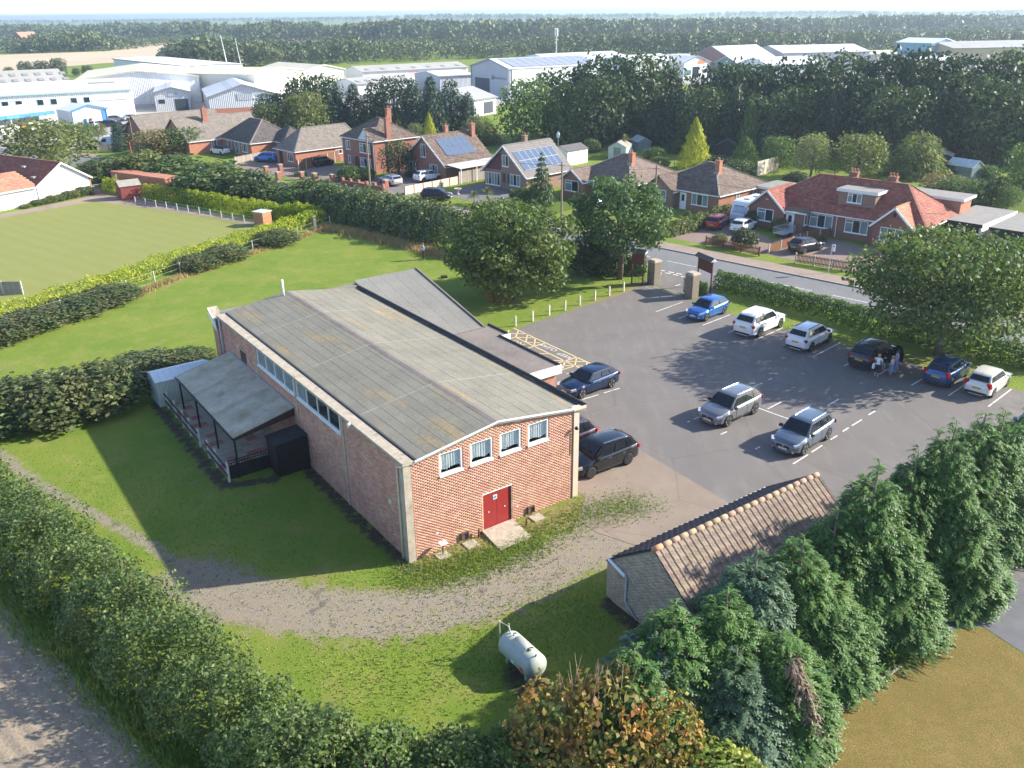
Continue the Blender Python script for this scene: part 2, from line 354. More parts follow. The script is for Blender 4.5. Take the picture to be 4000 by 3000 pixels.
def lawn_mat(name, c0, c1, c2, sc=.5, stripe=False, rel=.05):
    m, n, l = _nt(name); v = _vec(n, 'World'); a = _noise(n, l, v, sc, 5, .6); b = _noise(n, l, v, 16, 5, .7); e = _noise(n, l, v, 2.6, 4, .6)
    c = _mix(n, l, _ramp(n, l, a, .35, .65), c0, c1); c = _mix(n, l, _math(n, l, 'MULTIPLY', _ramp(n, l, e, .45, .7), .7), c, c2)
    if stripe:
        mp = n.new('ShaderNodeMapping'); mp.inputs['Rotation'].default_value = (0, 0, R(-52)); l.new(v, mp.inputs['Vector']); w = n.new('ShaderNodeTexWave'); w.inputs['Scale'].default_value = .16; w.inputs['Distortion'].default_value = 1.5; w.inputs['Detail'].default_value = 2; l.new(mp.outputs[0], w.inputs['Vector'])
        c = _mix(n, l, _math(n, l, 'MULTIPLY', w.outputs['Fac'], .30), c, mul(c0, .9))
    c = _mix(n, l, _math(n, l, 'MULTIPLY', _ramp(n, l, b, .3, .75), .8), mul(c0, .45), c) if rel > .02 else c
    _bsdf(n, l, c, .92, spec=.12, normal=_bump(n, l, b, rel, .8)); return m
M_BOWL = lawn_mat('bowling_turf', (.225, .245, .070), (.245, .255, .082), (.27, .262, .092), .3, True, .01)
M_DRYLAWN = lawn_mat('parched_lawn', (.29, .215, .065), (.41, .295, .11), (.20, .22, .045), .45)
M_LAWN = lawn_mat('garden_lawn', (.15, .22, .035), (.19, .25, .05), (.12, .20, .03), .4)
def soil_mat():
    m, n, l = _nt('tilled_soil'); v = _vec(n, 'World'); b = _noise(n, l, v, 9, 6, .75); a = _noise(n, l, v, .6, 4)
    mp = n.new('ShaderNodeMapping'); mp.inputs['Rotation'].default_value = (0, 0, R(41)); l.new(v, mp.inputs['Vector']); w = n.new('ShaderNodeTexWave'); w.bands_direction = 'Y'; w.inputs['Scale'].default_value = .55; w.inputs['Distortion'].default_value = 1.2; w.inputs['Detail'].default_value = 3; l.new(mp.outputs[0], w.inputs['Vector'])
    c = _mix(n, l, _ramp(n, l, b, .3, .75), (.24, .19, .14), (.46, .38, .29)); c = _mix(n, l, _math(n, l, 'MULTIPLY', w.outputs['Fac'], .35), c, (.22, .175, .14))
    gr = _math(n, l, 'MULTIPLY', _ramp(n, l, _noise(n, l, v, 5, 4, .6), .60, .68), _ramp(n, l, a, .42, .6)); c = _mix(n, l, gr, c, (.10, .17, .035))
    c = _mix(n, l, _ramp(n, l, _noise(n, l, v, 40, 2), .72, .78), c, (.5, .46, .4))
    h = _math(n, l, 'ADD', b, _math(n, l, 'MULTIPLY', w.outputs['Fac'], .5)); _bsdf(n, l, c, .95, spec=.1, normal=_bump(n, l, h, .08, .9)); return m
sheet('soil_field', poly_px([(-700, 1900), (0, 2352), (250, 2586), (633, 2995), (1000, 3500), (-1500, 3500)]), soil_mat(), .004)
# car park
cp = poly_px([(2020, 1282), (2440, 1146), (2492, 1120), (2540, 1112), (2690, 1168), (2735, 1190), (2890, 1236), (3075, 1290), (3300, 1350), (3560, 1420), (3790, 1480), (3960, 1520), (4600, 1690), (5000, 2100), (3900, 2300), (3000, 2100), (2830, 1955), (2570, 1800), (2470, 1745), (2300, 1700)])
cp = cp[:-1] + [hp(10.2, 1), hp(10.2, 17.5)]
car_park = sheet('car_park', cp, M_ASPH, .008)
sheet('worn_apron', [G(2465, 1738, 0), G(2570, 1800), G(2830, 1955), G(3040, 2090), G(2640, 2200), G(2480, 2130), G(2330, 2080), G(2255, 2030), hp(10, -.4), hp(10.2, 3.4)], M_APRON, .012)
sheet('entrance_road', poly_px([(2490, 1125), (2545, 1108), (2700, 1170), (2760, 1170), (2860, 1075), (2560, 1005), (2580, 1040)]), M_PAVE if False else M_ASPH, .006)
# road: centre line bends gently away to the left
rc = [G(*p)[:2] for p in ((-700, 520), (0, 582), (300, 630), (700, 690), (1300, 782), (1900, 880), (2445, 982), (2947, 1088), (3389, 1180), (4000, 1310), (5200, 1570))]
def offset(pts, d):
    o = []
    for i in range(len(pts)):
        t = pts[min(i + 1, len(pts) - 1)] - pts[max(i - 1, 0)]; t = t / np.linalg.norm(t); o.append(pts[i] + np.array([-t[1], t[0]]) * d)
    return o
def strip(name, pts, d0, d1, m, z):
    a = offset(pts, d0); b = offset(pts, d1); V = [(*p, z) for p in a] + [(*p, z) for p in b]; n = len(a)
    mb = MB(); mb.add(V, [(i, i + 1, n + i + 1, n + i) for i in range(n - 1)]); me = mb.mesh(name, m)
    if me.polygons[0].normal.z < 0: me.flip_normals()
    return kind(link(name, me), 'structure')
# seen along the line from left to right the houses lie to the left (positive offset)
strip('road', rc, -3.3, 3.3, M_ROAD, .010); road_o = bpy.data.objects['road']
def kerb(name, pts, d, w=.14, h=.11):
    a = offset(pts, d); b = offset(pts, d + w); mb = MB(); n = len(a)
    V = [(*p, 0) for p in a] + [(*p, 0) for p in b] + [(*p, h) for p in a] + [(*p, h) for p in b]
    F = []
    for i in range(n - 1): F += [(2*n+i, 2*n+i+1, 3*n+i+1, 3*n+i), (i, i+1, 2*n+i+1, 2*n+i), (n+i, 3*n+i, 3*n+i+1, n+i+1)]
    mb.add(V, F); return kind(mb.build(name, mat('kerb_concrete', (.36, .34, .31), .9, .12, 3, coord='World')), 'structure')
kerb('kerb', rc, 3.3); 
pa = offset(rc, 3.44); pb = offset(rc, 5.6)
mb = MB(); n_ = len(pa); mb.add([(*p, .105) for p in pa] + [(*p, .105) for p in pb] + [(*p, 0) for p in pb], [(i, i + 1, n_ + i + 1, n_ + i) for i in range(n_ - 1)] + [(n_ + i, n_ + i + 1, 2 * n_ + i + 1, 2 * n_ + i) for i in range(n_ - 1)])
kind(mb.build('pavement', M_PAVE), 'structure')
def dash(name, a, b, w, m, parent, z=.016):
    a = np.array(a[:2]); b = np.array(b[:2]); t = (b - a) / np.linalg.norm(b - a); p = np.array([-t[1], t[0]]) * w / 2
    mb = MB(); mb.add([(*(a - p), z), (*(b - p), z), (*(b + p), z), (*(a + p), z)], [(0, 1, 2, 3)]); me = mb.mesh(name, m)
    if me.polygons[0].normal.z < 0: me.flip_normals()
    return link(name, me, parent)
for a, b in (((2445, 983), (2540, 1003.7)), ((2606, 1019.5), (2718, 1043)), ((2802, 1060), (2947, 1090.5)), ((3016, 1104), (3172, 1136.6)), ((3253, 1154), (3389, 1183)), ((3480, 1202), (3640, 1236)), ((280, 626), (298, 629)), ((332, 635), (352, 638)), ((2290, 952), (2380, 970))):
    dash('centre_dash', G(*a), G(*b), .11, M_WHITE_LINE, road_o)
z8 = lambda x, y: G(2400 + x / 3.687, 950 + y / 3.687)
for a, b in (((668, 392), (735, 402)), ((775, 412), (858, 428)), ((890, 435), (970, 450)), ((730, 428), (812, 440)), ((845, 452), (925, 466)), ((958, 478), (1005, 486)), ((1150, 492), (1200, 502))):
    dash('give_way_dash', z8(*a), z8(*b), .2, M_WHITE_LINE, road_o)
dash('centre_dash', z8(878, 615), z8(958, 590), .12, M_WHITE_LINE, road_o)
ARC = [(555, 350), (610, 380), (665, 415), (672, 440), (640, 500), (590, 550), (520, 600)]
for a, b in zip(ARC[:-1], ARC[1:]): dash('worn_line', z8(*a), z8(*b), .16, mat('faded_paint', (.40, .37, .33), .8, .2, 6, coord='World'), car_park, .0185)
for a, b in (((445, 632), (500, 612)), ((500, 612), (680, 665)), ((445, 632), (640, 690)), ((680, 690), (740, 668)), ((740, 668), (900, 712)), ((680, 690), (860, 735))):
    dash('worn_line', z8(*a), z8(*b), .09, mat('faded_yellow', (.42, .36, .24), .8, .2, 6, coord='World'), car_park, .0185)
# parking bay lines
g3 = lambda x, y: G(2200 + x / 2.212, 1150 + y / 2.212)
g4 = lambda x, y: G(3000 + x / 2.212, 1250 + y / 2.212)
for f, segs in ((g3, (((800, 152), (940, 100)), ((945, 98), (1030, 68)), ((995, 210), (1070, 182)), ((1205, 268), (1447, 175)), ((1425, 332), (1480, 310)), ((1652, 398), (1897, 290)), ((1895, 470), (1945, 445)), ((165, 910), (305, 868)), ((350, 853), (488, 812)), ((1768, 990), (1885, 930)), ((1690, 985), (1945, 1077)), ((1640, 800), (1720, 768)), ((1770, 742), (1803, 725)), ((2040, 840), (2092, 815)), ((1360, 1212), (1415, 1187)), ((1072, 1105), (1095, 1097)), ((1130, 1080), (1165, 1063)), ((1660, 1338), (1700, 1318)), ((120, 1625), (215, 1595)))),
                (g4, (((385, 320), (625, 197)), ((125, 248), (175, 225)), ((655, 400), (700, 375)), ((1240, 565), (1335, 508)), ((1560, 655), (1720, 545)), ((1900, 752), (2103, 598)), ((270, 622), (325, 595)), ((515, 740), (608, 688)), ((868, 822), (927, 787)), ((725, 915), (810, 862)), ((645, 965), (700, 930)), ((540, 1035), (600, 1000)), ((375, 1145), (468, 1085)), ((217, 1245), (350, 1162)), ((965, 470), (1035, 425))))):
    for a, b in segs: dash('bay_line', f(*a), f(*b), .095, M_WHITE_LINE, car_park)
y7 = lambda x, y: G(1920 + x / 4.424, 1250 + y / 4.424)
for a, b in (((375, 140), (1760, 780)), ((415, 300), (1265, 712)), ((1265, 712), (1560, 850)), ((465, 185), (415, 300)), ((620, 250), (595, 380)), ((755, 315), (740, 455)), ((315, 235), (610, 245)), ((415, 300), (755, 315)), ((595, 385), (845, 400)), ((415, 300), (335, 322)), ((740, 455), (930, 400)), ((740, 455), (610, 495)), ((1000, 588), (780, 580)), ((1265, 712), (1030, 700)), ((1265, 712), (1480, 645)), ((1265, 712), (1130, 752)), ((1270, 718), (1235, 830)), ((1470, 660), (1440, 795)), ((1650, 735), (1640, 800)), ((1265, 715), (1620, 722)), ((1225, 790), (1655, 802)), ((1440, 798), (1220, 862)), ((305, 180), (280, 215))):
    dash('yellow_hatching', y7(*a), y7(*b), .11, M_YEL_LINE, car_park, .017)
kd = ang(y7(1350, 625), y7(880, 425))
for w, c in (('KEEP', (1262, 618)), ('CLEAR', (985, 478))):
    p = y7(*c); text('painted_lettering', w, .62, M_WHITE_LINE, car_park, (p[0], p[1], .0165), (0, 0, kd), .0005)
for w, c in (('NO', (455, 395)), ('11', (1395, 930))):
    p = y7(*c); text('painted_number', w, .85, M_YEL_LINE, car_park, (p[0], p[1], .0165), (0, 0, kd), .0005)
# bowling green, paths, gardens, drives
sheet('bowling_green', poly_px([(363, 786), (600, 816), (820, 848), (1010, 884), (960, 930), (640, 1040), (330, 1140), (0, 1240), (-700, 1420), (-900, 1100), (-300, 940), (0, 852)]), M_BOWL, .012)
sheet('green_path', poly_px([(-300, 925), (0, 838), (355, 768), (400, 745), (470, 760), (1030, 872), (1010, 890), (820, 855), (363, 790), (0, 858), (-300, 945)]), M_PAVE, .008)
sheet('clubhouse_yard', poly_px([(330, 770), (362, 700), (450, 690), (500, 760), (430, 780)]), M_GREY, .006)
fc = [(p[0], p[1]) for p in offset(rc, 5.6)]
def dr(px): return G(*px)
sheet('block_paved_drive', poly_px([(2560, 915), (2760, 870), (2840, 850), (2960, 905), (3020, 945), (2990, 975), (2960, 990), (2700, 945)]), M_BLOCK, .006)
sheet('semi_forecourt', poly_px([(2960, 985), (3080, 905), (3260, 935), (3420, 975), (3700, 1040), (3650, 1120), (3240, 1045), (3060, 1010)]), M_BLOCK, .008)
sheet('bungalow_lawn', poly_px([(2130, 800), (2190, 770), (2275, 790), (2250, 815), (2140, 838)]), M_LAWN, .02)
sheet('gravel_drive', poly_px([(1780, 740), (1870, 715), (2060, 745), (2100, 820), (1900, 800), (1750, 765)]), M_GREY, .006)
sheet('tan_drive', poly_px([(860, 640), (1130, 600), (1180, 620), (1330, 650), (1480, 690), (1620, 730), (1760, 760), (1500, 760), (1100, 690)]), M_BLOCK, .006)
sheet('silver_car_drive', poly_px([(1460, 720), (1570, 650), (1740, 720), (1600, 770)]), M_GREY, .010)
sheet('industrial_yard', poly_px([(-300, 560), (-300, 430), (700, 370), (1300, 330), (2200, 290), (4400, 240), (4400, 290), (2600, 330), (1900, 420), (1200, 470), (480, 560), (200, 590)]), mat('yard_concrete', (.36, .34, .32), .9, .12, .08, coord='World'), .02)
sheet('back_gardens_lawn', poly_px([(2240, 560), (2330, 545), (2360, 575), (2300, 600), (2250, 600)]), M_LAWN, .02)
sheet('side_garden_lawn', poly_px([(3680, 800), (3780, 735), (3900, 735), (4100, 760), (4100, 830), (3800, 820)]), M_LAWN, .02)
sheet('corner_lawn', poly_px([(2990, 740), (3060, 705), (3090, 720), (3000, 760)]), M_LAWN, .02)
# neighbour's parched lawn, bed and slab drive at the lower right
sheet('parched_lawn', poly_px([(3192, 2838), (3487, 2632), (3640, 2525), (3740, 2460), (3840, 2452), (4010, 2565), (4500, 2900), (4500, 3400), (2700, 3400), (2900, 3040)]), M_DRYLAWN, .008)
sheet('shrub_bed', poly_px([(3186, 2833), (3487, 2626), (3640, 2518), (3500, 2480), (2900, 2800), (2500, 3100), (2880, 3040)]), mat('bed_soil', (.20, .15, .125), .95, .3, 4, bump=.04, bscale=20, coord='World'), .012)
sheet('slab_drive', poly_px([(3640, 2520), (3700, 2380), (4500, 2050), (4500, 2880), (4010, 2560), (3840, 2448), (3740, 2456)]), mat('dark_slabs', (.13, .13, .14), .8, .15, 1.2, coord='World'), .010)
mb = MB(); e0, e1 = G(3192, 2835), G(3520, 2608); mb.bar((e0[0], e0[1], .06), (e1[0], e1[1], .06), .05, .14); tag(mb.build('lawn_edging_board', mat('pale_timber', (.55, .45, .33), .8, .15, 4)), 'pale timber edging board along the parched lawn', 'edging')
# far fields
sheet('stubble_field', poly_px([(-600, 330), (0, 284), (400, 248), (780, 232), (740, 168), (560, 167), (470, 182), (430, 200), (0, 215), (-600, 250)]), M_STUB, .10)
sheet('stubble_strip', poly_px([(1060, 175), (1100, 150), (1170, 148), (1380, 172), (1100, 182)]), M_STUB, .12)
sheet('gold_strip', poly_px([(1780, 186), (1790, 164), (1960, 164), (1960, 188)]), mat('gold_stubble', (.55, .42, .24), .95, .1, .02, coord='World'), .12)
sheet('gold_field', poly_px([(2000, 165), (2000, 158), (2450, 146), (4400, 120), (4400, 126), (2500, 154)]), mat('gold_stubble', (.55, .42, .24)), .14)
sheet('pasture', poly_px([(-900, 190), (-900, 140), (900, 110), (900, 128), (500, 150)]), mat('pasture_green', (.22, .26, .09), .95, .15, .01, coord='World'), .16)
# ================================================================== THE BRICK HALL
BR_COL, BR_MORTAR = (.50, .255, .175), (.46, .34, .26)
M_BRK = mat('hall_brick', BR_COL, .85, .12, 1.2, island=.18, col2=(.56, .32, .225), blotch=((.56, .35, .24), .55, .62))
M_BRK1 = mat('hall_brick_single', BR_COL, .85, .12, 1.2, objrand=.18, col2=(.56, .32, .225))
M_BRKS = mat('hall_brick_shade_lift', (.58, .285, .20), .85, .12, 1.2, island=.2, col2=(.64, .36, .265), blotch=((.50, .33, .23), .5, .66))  # same brick as the end wall, colour lifted in place of fill light in shade
M_MORT = mat('mortar', BR_MORTAR, .95, .1, 3)
M_CONC = mat('weathered_concrete', (.42, .36, .28), .9, .22, 2.5, bump=.01, blotch=((.24, .22, .17), 3, .58))
M_WHITE = mat('white_paint', (.80, .80, .78), .45, .05, 3)
M_UPVC = mat('white_upvc', (.82, .82, .81), .3, .03, 3)
M_BLACK = mat('black_felt', (.03, .033, .036), .8, .3, 4)
M_BLKW = mat('black_stained_wood', (.022, .017, .016), .75, .3, 5, island=.3, bump=.004, bscale=30)
M_GLASS = glassmat('dark_glass'); M_GLASSP = glassmat('pale_glass', (.17, .21, .22), .12)
def clear_glass():
    m, n, l = _nt('clear_glass'); t = n.new('ShaderNodeBsdfTransparent'); g = n.new('ShaderNodeBsdfGlossy'); g.inputs['Roughness'].default_value = .03
    fr = n.new('ShaderNodeLayerWeight'); fr.inputs[0].default_value = .5; ms = n.new('ShaderNodeMixShader'); o = n.new('ShaderNodeOutputMaterial'); t.inputs[0].default_value = (.86, .9, .9, 1)
    l.new(_math(n, l, 'ADD', _math(n, l, 'MULTIPLY', _math(n, l, 'POWER', fr.outputs['Facing'], 3.0), .55), .05), ms.inputs[0]); l.new(t.outputs[0], ms.inputs[1]); l.new(g.outputs[0], ms.inputs[2]); l.new(ms.outputs[0], o.inputs['Surface']); return m
M_CLEAR = clear_glass()
def felt_mat(name, base, dark, lichen, amt, isl=True):
    m, n, l = _nt(name); v = _vec(n, 'World'); a = _noise(n, l, v, .5, 6, .65); b = _noise(n, l, v, 6, 5, .7)
    mp = n.new('ShaderNodeMapping'); mp.inputs['Rotation'].default_value = (0, 0, -HA); l.new(v, mp.inputs['Vector']); st = _noise(n, l, _scale(n, l, mp.outputs[0], (1, .16, 1)), .9, 5, .65)
    c = _mix(n, l, _ramp(n, l, a, .3, .7), dark, base); c = _mix(n, l, _math(n, l, 'MULTIPLY', _ramp(n, l, b, .35, .7), .45), c, mul(base, 1.35))
    lm = _math(n, l, 'MULTIPLY', _ramp(n, l, st, .56, .70), _ramp(n, l, b, .36, .62)); c = _mix(n, l, _math(n, l, 'MULTIPLY', lm, amt), c, lichen)
    wv = n.new('ShaderNodeTexWhiteNoise') if False else None
    r = n.new('ShaderNodeObjectInfo').outputs['Random']; hs = n.new('ShaderNodeHueSaturation'); l.new(c, hs.inputs['Color']); l.new(_math(n, l, 'ADD', _math(n, l, 'MULTIPLY', r, .10), .95), hs.inputs['Value'])
    sp = _noise(n, l, v, 3.1, 2); c = _mix(n, l, _ramp(n, l, sp, .79, .81), hs.outputs[0], (.7, .7, .66))
    _bsdf(n, l, c, .9, spec=.25, normal=_bump(n, l, b, .01, .5)); return m
M_FELT = felt_mat('roof_felt', (.235, .222, .178), (.175, .164, .132), (.44, .28, .07), .9)
M_FELT2 = felt_mat('smooth_felt', (.215, .21, .19), (.165, .16, .148), (.3, .25, .12), .15)
M_FELT3 = felt_mat('stained_felt', (.24, .21, .185), (.14, .12, .112), (.2, .17, .12), .3)

hall = thing('village_hall', 'large brick hall with shallow grey felt roof and red double doors', 'hall', HALL0, HA)
def brick_field(u0, u1, top, holes, du=.225, dz=.075):
    """brick positions (u,z,length) laid in stretcher bond between u0 and u1 below top(u), clear of the holes"""
    out = []
    for r_ in range(int(6.2 / dz)):
        z = .02 + r_ * dz; u = u0 + (0 if r_ % 2 == 0 else -du / 2)
        while u < u1:
            a, b = max(u, u0) + .005, min(u + du, u1) - .005; u += du
            if b - a < .03 or z + dz > top((a + b) / 2): continue
            skip = False
            for h0, h1, k0, k1 in holes:
                if z + dz > k0 + .01 and z < k1 - .01 and b > h0 and a < h1:
                    if a < h0 - .03: b = h0
                    elif b > h1 + .03: a = h1
                    else: skip = True
                    break
            if not skip: out.append((a, b, z))
    return np.array(out)
def brick_mesh(name, B, place, m, proud=.011, dz=.065):
    a, b, z = B.T; N = len(B); P = np.zeros((N, 8, 3))
    for k, (uu, zz, pp) in enumerate(((a, z, 0), (b, z, 0), (b, z + dz, 0), (a, z + dz, 0), (a, z, 1), (b, z, 1), (b, z + dz, 1), (a, z + dz, 1))):
        P[:, k, 0] = uu; P[:, k, 1] = pp * proud; P[:, k, 2] = zz
    V = place(P.reshape(-1, 3)); o = np.arange(N)[:, None] * 8
    F = np.concatenate([o + np.array(f) for f in ((4, 5, 6, 7), (0, 1, 5, 4), (1, 2, 6, 5), (2, 3, 7, 6), (3, 0, 4, 7))])
    return idx_mesh(name, V, F, m)
def wall_panel(name, u0, u1, topf, holes, place, m, parent, thick=.24):
    us = sorted({u0, u1, *[h[0] for h in holes], *[h[1] for h in holes], *[u0 + (u1 - u0) * k / 12 for k in range(13)]}); mb = MB()
    for a, b in zip(us[:-1], us[1:]):
        if b - a < 1e-4: continue
        hs = sorted([(h[2], h[3]) for h in holes if h[0] < (a + b) / 2 < h[1]]); z = 0
        for k0, k1 in hs + [(None, None)]:
            zt0, zt1 = (k0, k0) if k0 is not None else (topf(a), topf(b))
            V = [(a, 0, z), (b, 0, z), (b, 0, zt1), (a, 0, zt0), (a, -thick, z), (b, -thick, z), (b, -thick, zt1), (a, -thick, zt0)]
            mb.add([tuple(place(np.array([p]))[0]) for p in V], [(0, 1, 2, 3), (5, 4, 7, 6), (0, 4, 5, 1), (3, 2, 6, 7), (0, 3, 7, 4), (1, 5, 6, 2)])
            z = k1
    return mb.build(name, m, parent)
HW, HL = 9.72, 24.6; EZ, RZ = 5.08, 5.78
roofz = lambda x: RZ - (RZ - EZ) * abs(x - HW / 2) / (HW / 2)
# place(): u along the wall, second coordinate outwards, z up
pe = lambda P: np.stack([P[:, 0], -P[:, 1], P[:, 2]], 1)                       # end wall faces -y
pl = lambda P: np.stack([-P[:, 1], P[:, 0], P[:, 2]], 1)                       # long wall faces -x
WIN = [(1.77, 2.95, 3.80, 4.97), (3.40, 4.60, 3.80, 4.97), (5.05, 6.22, 3.80, 4.97), (6.67, 7.86, 3.80, 4.97)]
DOOR = (4.02, 5.63, .10, 2.06)
tope = lambda x: roofz(x) - .10
ew = wall_panel('end_wall', .28, 9.44, tope, WIN + [DOOR], pe, M_MORT, hall)
Bk = brick_field(.29, 9.43, tope, WIN + [DOOR]); ctr = np.stack([(Bk[:, 0] + Bk[:, 1]) / 2, 0 * Bk[:, 0], Bk[:, 2]], 1)
ctrw = HALL0 + ctr[:, :1] * BV + np.array([0, 0, 1]) * ctr[:, 2:]; full = (Bk[:, 1] - Bk[:, 0]) > .2
order = np.argsort(np.linalg.norm(ctrw - np.array([0, 0, CAM_H]), axis=1) + (~full) * 1e3); near = order[:300]; rest = np.setdiff1d(np.arange(len(Bk)), near)
kind(link('brickwork', brick_mesh('brickwork', Bk[rest], pe, M_BRK), ew), 'stuff')
bm1 = brick_mesh('brick', np.array([[-.1075, .1075, 0]]), pe, M_BRK1)
for i in near: link('brick', bm1, ew, (float((Bk[i, 0] + Bk[i, 1]) / 2), 0, float(Bk[i, 2])))
STRIP = [(6.45, 11.85, 3.95, 4.98), (12.25, 17.70, 3.95, 4.98), (19.9, 21.0, 3.15, 3.95)]
sw = wall_panel('side_wall', .28, 24.45, lambda u: EZ - .06, STRIP, pl, M_MORT, hall)
Bs = brick_field(.29, 24.44, lambda u: EZ - .06, STRIP + [(6.07, 6.27, 0, 6), (11.95, 12.15, 0, 6), (17.8, 18.0, 0, 6)])
kind(link('brickwork', brick_mesh('brickwork', Bs, pl, M_BRKS), sw), 'stuff')
for y in (6.17, 12.05, 17.9): MB().box(-.05, y - .085, 0, .05, y + .085, EZ - .02).build('pilaster', M_CONC, hall)
MB().box(-.10, -.10, 0, .27, .26, EZ - .02).build('corner_pillar', M_CONC, hall)
MB().box(9.45, -.06, 0, 9.78, .26, EZ - .02).build('corner_pillar', mat('pale_render', (.62, .50, .37), .9, .08, 2), hall)
MB().box(9.55, .26, 0, 9.76, 24.5, EZ - .08).build('right_wall', brickmat('hall_far_brick', (.42, .2, .13), (.5, .27, .18), BR_MORTAR), hall)
MB().box(.05, 24.4, 0, 9.9, 24.64, 4.95).build('rear_wall', MATS['hall_far_brick'], hall)
# roof deck, felt sheets, eaves
rx = [.30, HW / 2, 10.08]; rzs = [roofz(x) - .06 for x in rx]
rf = MB().add([(x, y, z - d) for d in (0, .1) for y in (-.16, 24.9) for x, z in zip(rx, rzs)], [(0, 1, 4, 3), (1, 2, 5, 4), (6, 9, 10, 7), (7, 10, 11, 8), (0, 6, 7, 1), (1, 7, 8, 2), (3, 4, 10, 9), (4, 5, 11, 10), (0, 3, 9, 6), (2, 8, 11, 5)]).build('roof', mat('felt_joint', (.30, .285, .24), .9, .2, 2), hall)
NC, NR = 8, 18; sl = math.atan((RZ - EZ) / (HW / 2))
for side in (0, 1):
    x0, x1 = (.62, HW / 2) if side == 0 else (HW / 2, 9.92); w = (x1 - x0) / NC; dl = 25.0 / NR
    fm = MB().box(-w / 2 + .006, -dl / 2 + .005, 0, w / 2 - .006, dl / 2 - .005, .014).mesh('felt_sheet', M_FELT)
    for i in range(NC):
        for j in range(NR):
            xc = x0 + (i + .5) * w; z = roofz(xc) - .056 + random.uniform(0, .007)
            o = link('felt_sheet', fm, rf, (xc, -.12 + (j + .5) * dl, z), (random.uniform(-.004, .004), (-sl if side == 0 else sl) + random.uniform(-.004, .004), 0))
    for j in range(NR - 1):   # torched laps stand proud of the sheets
        if j % 5 == 3: MB().add([(x0, -.12 + (j + 1) * dl - .05, roofz(x0) - .03), (x1, -.12 + (j + 1) * dl - .05, roofz(x1) - .03), (x1, -.12 + (j + 1) * dl + .05, roofz(x1) - .03), (x0, -.12 + (j + 1) * dl + .05, roofz(x0) - .03)], [(0, 1, 2, 3)]).build('lap_strip', mat('felt_joint', (0, 0, 0)), rf)
MB().add([(HW / 2 - .22, -.13, RZ - .062), (HW / 2, -.13, RZ - .028), (HW / 2 + .22, -.13, RZ - .062), (HW / 2 - .22, 24.88, RZ - .062), (HW / 2, 24.88, RZ - .028), (HW / 2 + .22, 24.88, RZ - .062)], [(0, 1, 4, 3), (1, 2, 5, 4)]).build('ridge_felt', M_FELT3, rf)
MB().box(-.14, -.16, EZ - .06, .42, 24.5, EZ + .08).build('gutter_beam', M_CONC, hall)
MB().add([(.40, -.15, EZ + .083), (.40, 24.4, EZ + .083), (.47, -.15, EZ + .13), (.47, 24.4, EZ + .13), (.64, -.15, EZ + .05), (.64, 24.4, EZ + .05)], [(0, 1, 3, 2), (2, 3, 5, 4)]).build('felt_upstand', M_BLACK, hall)
MB().add([(9.90, -.15, EZ + .02), (9.90, 24.6, EZ + .02), (10.02, -.15, EZ + .14), (10.02, 24.6, EZ + .14), (10.10, -.15, EZ + .14), (10.10, 24.6, EZ + .14), (10.16, -.15, EZ - .1), (10.16, 24.6, EZ - .1)], [(0, 1, 3, 2), (2, 3, 5, 4), (4, 5, 7, 6)]).build('felt_upstand', M_BLACK, hall)
MB().box(9.35, -.18, EZ - .10, 10.12, .10, EZ + .03).build('beam_end', mat('pale_render', (1, 1, 1)), hall)
for a, b in ((.45, HW / 2), (HW / 2, 9.5)): MB().bar((a, -.175, roofz(a) - .03), (b, -.175, roofz(b) - .03), .035, .075).build('verge_trim', M_WHITE, hall)
# windows with curtains
for x0, x1, z0, z1 in WIN:
    w = MB().box(x0, -.005, z0 + .10, x0 + .06, .10, z1).box(x1 - .06, -.005, z0 + .10, x1, .10, z1).box(x0 + .06, -.005, z1 - .05, x1 - .06, .10, z1).box(x0 + .06, -.005, z0 + .10, x1 - .06, .10, z0 + .15).build('window', M_UPVC, hall)
    MB().box(x0 - .04, -.07, z0 + .0, x1 + .04, .10, z0 + .098).build('sill', M_WHITE, w)
    MB().add([(x0 + .06, .05, z0 + .15), (x1 - .06, .05, z0 + .15), (x1 - .06, .05, z1 - .05), (x0 + .06, .05, z1 - .05)], [(0, 1, 2, 3)]).build('pane', M_CLEAR, w)
    cu = MB(); N = 26; V = []
    for k in range(N + 1):
        u = k / N; x = x0 + .05 + (x1 - x0 - .1) * u; dpt = .13 + .035 * math.sin(k * 1.9) + .012 * math.sin(k * 4.1); V += [(x, dpt, z0 + .22 + .10 * abs(math.sin(u * 4 + x0))), (x, dpt * .8 + .03, z1)]
    cu.add(V, [(2 * k, 2 * k + 2, 2 * k + 3, 2 * k + 1) for k in range(N)]); cu.build('curtain', mat('net_curtain', (.72, .74, .72), .9, .06, 4), w, True)
for (y0, y1, z0, z1), pale in ((STRIP[0], (0, 0, 0, 1)), (STRIP[1], (1, 1, 1, 1))):
    w = MB().box(-.03, y0, z0, .07, y1, z0 + .05).box(-.03, y0, z1 - .04, .07, y1, z1).build('window_strip', M_UPVC, hall)
    MB().box(-.09, y0 - .03, z0 - .10, .05, y1 + .03, z0 - .002).build('sill', M_WHITE, w)
    n4 = 4; dy = (y1 - y0) / n4
    for k in range(n4 + 1): MB().box(-.03, y0 + k * dy - .03 + (.03 if k == 0 else 0) - (.03 if k == n4 else 0), z0 + .05, .07, y0 + k * dy + .03 + (.03 if k == 0 else 0) - (.03 if k == n4 else 0), z1 - .04).build('mullion', M_UPVC, w)
    for k in range(n4): MB().box(.02, y0 + k * dy + .03, z0 + .05, .03, y0 + (k + 1) * dy - .03, z1 - .04).build('pane', M_GLASSP if pale[k] else M_GLASS, w)
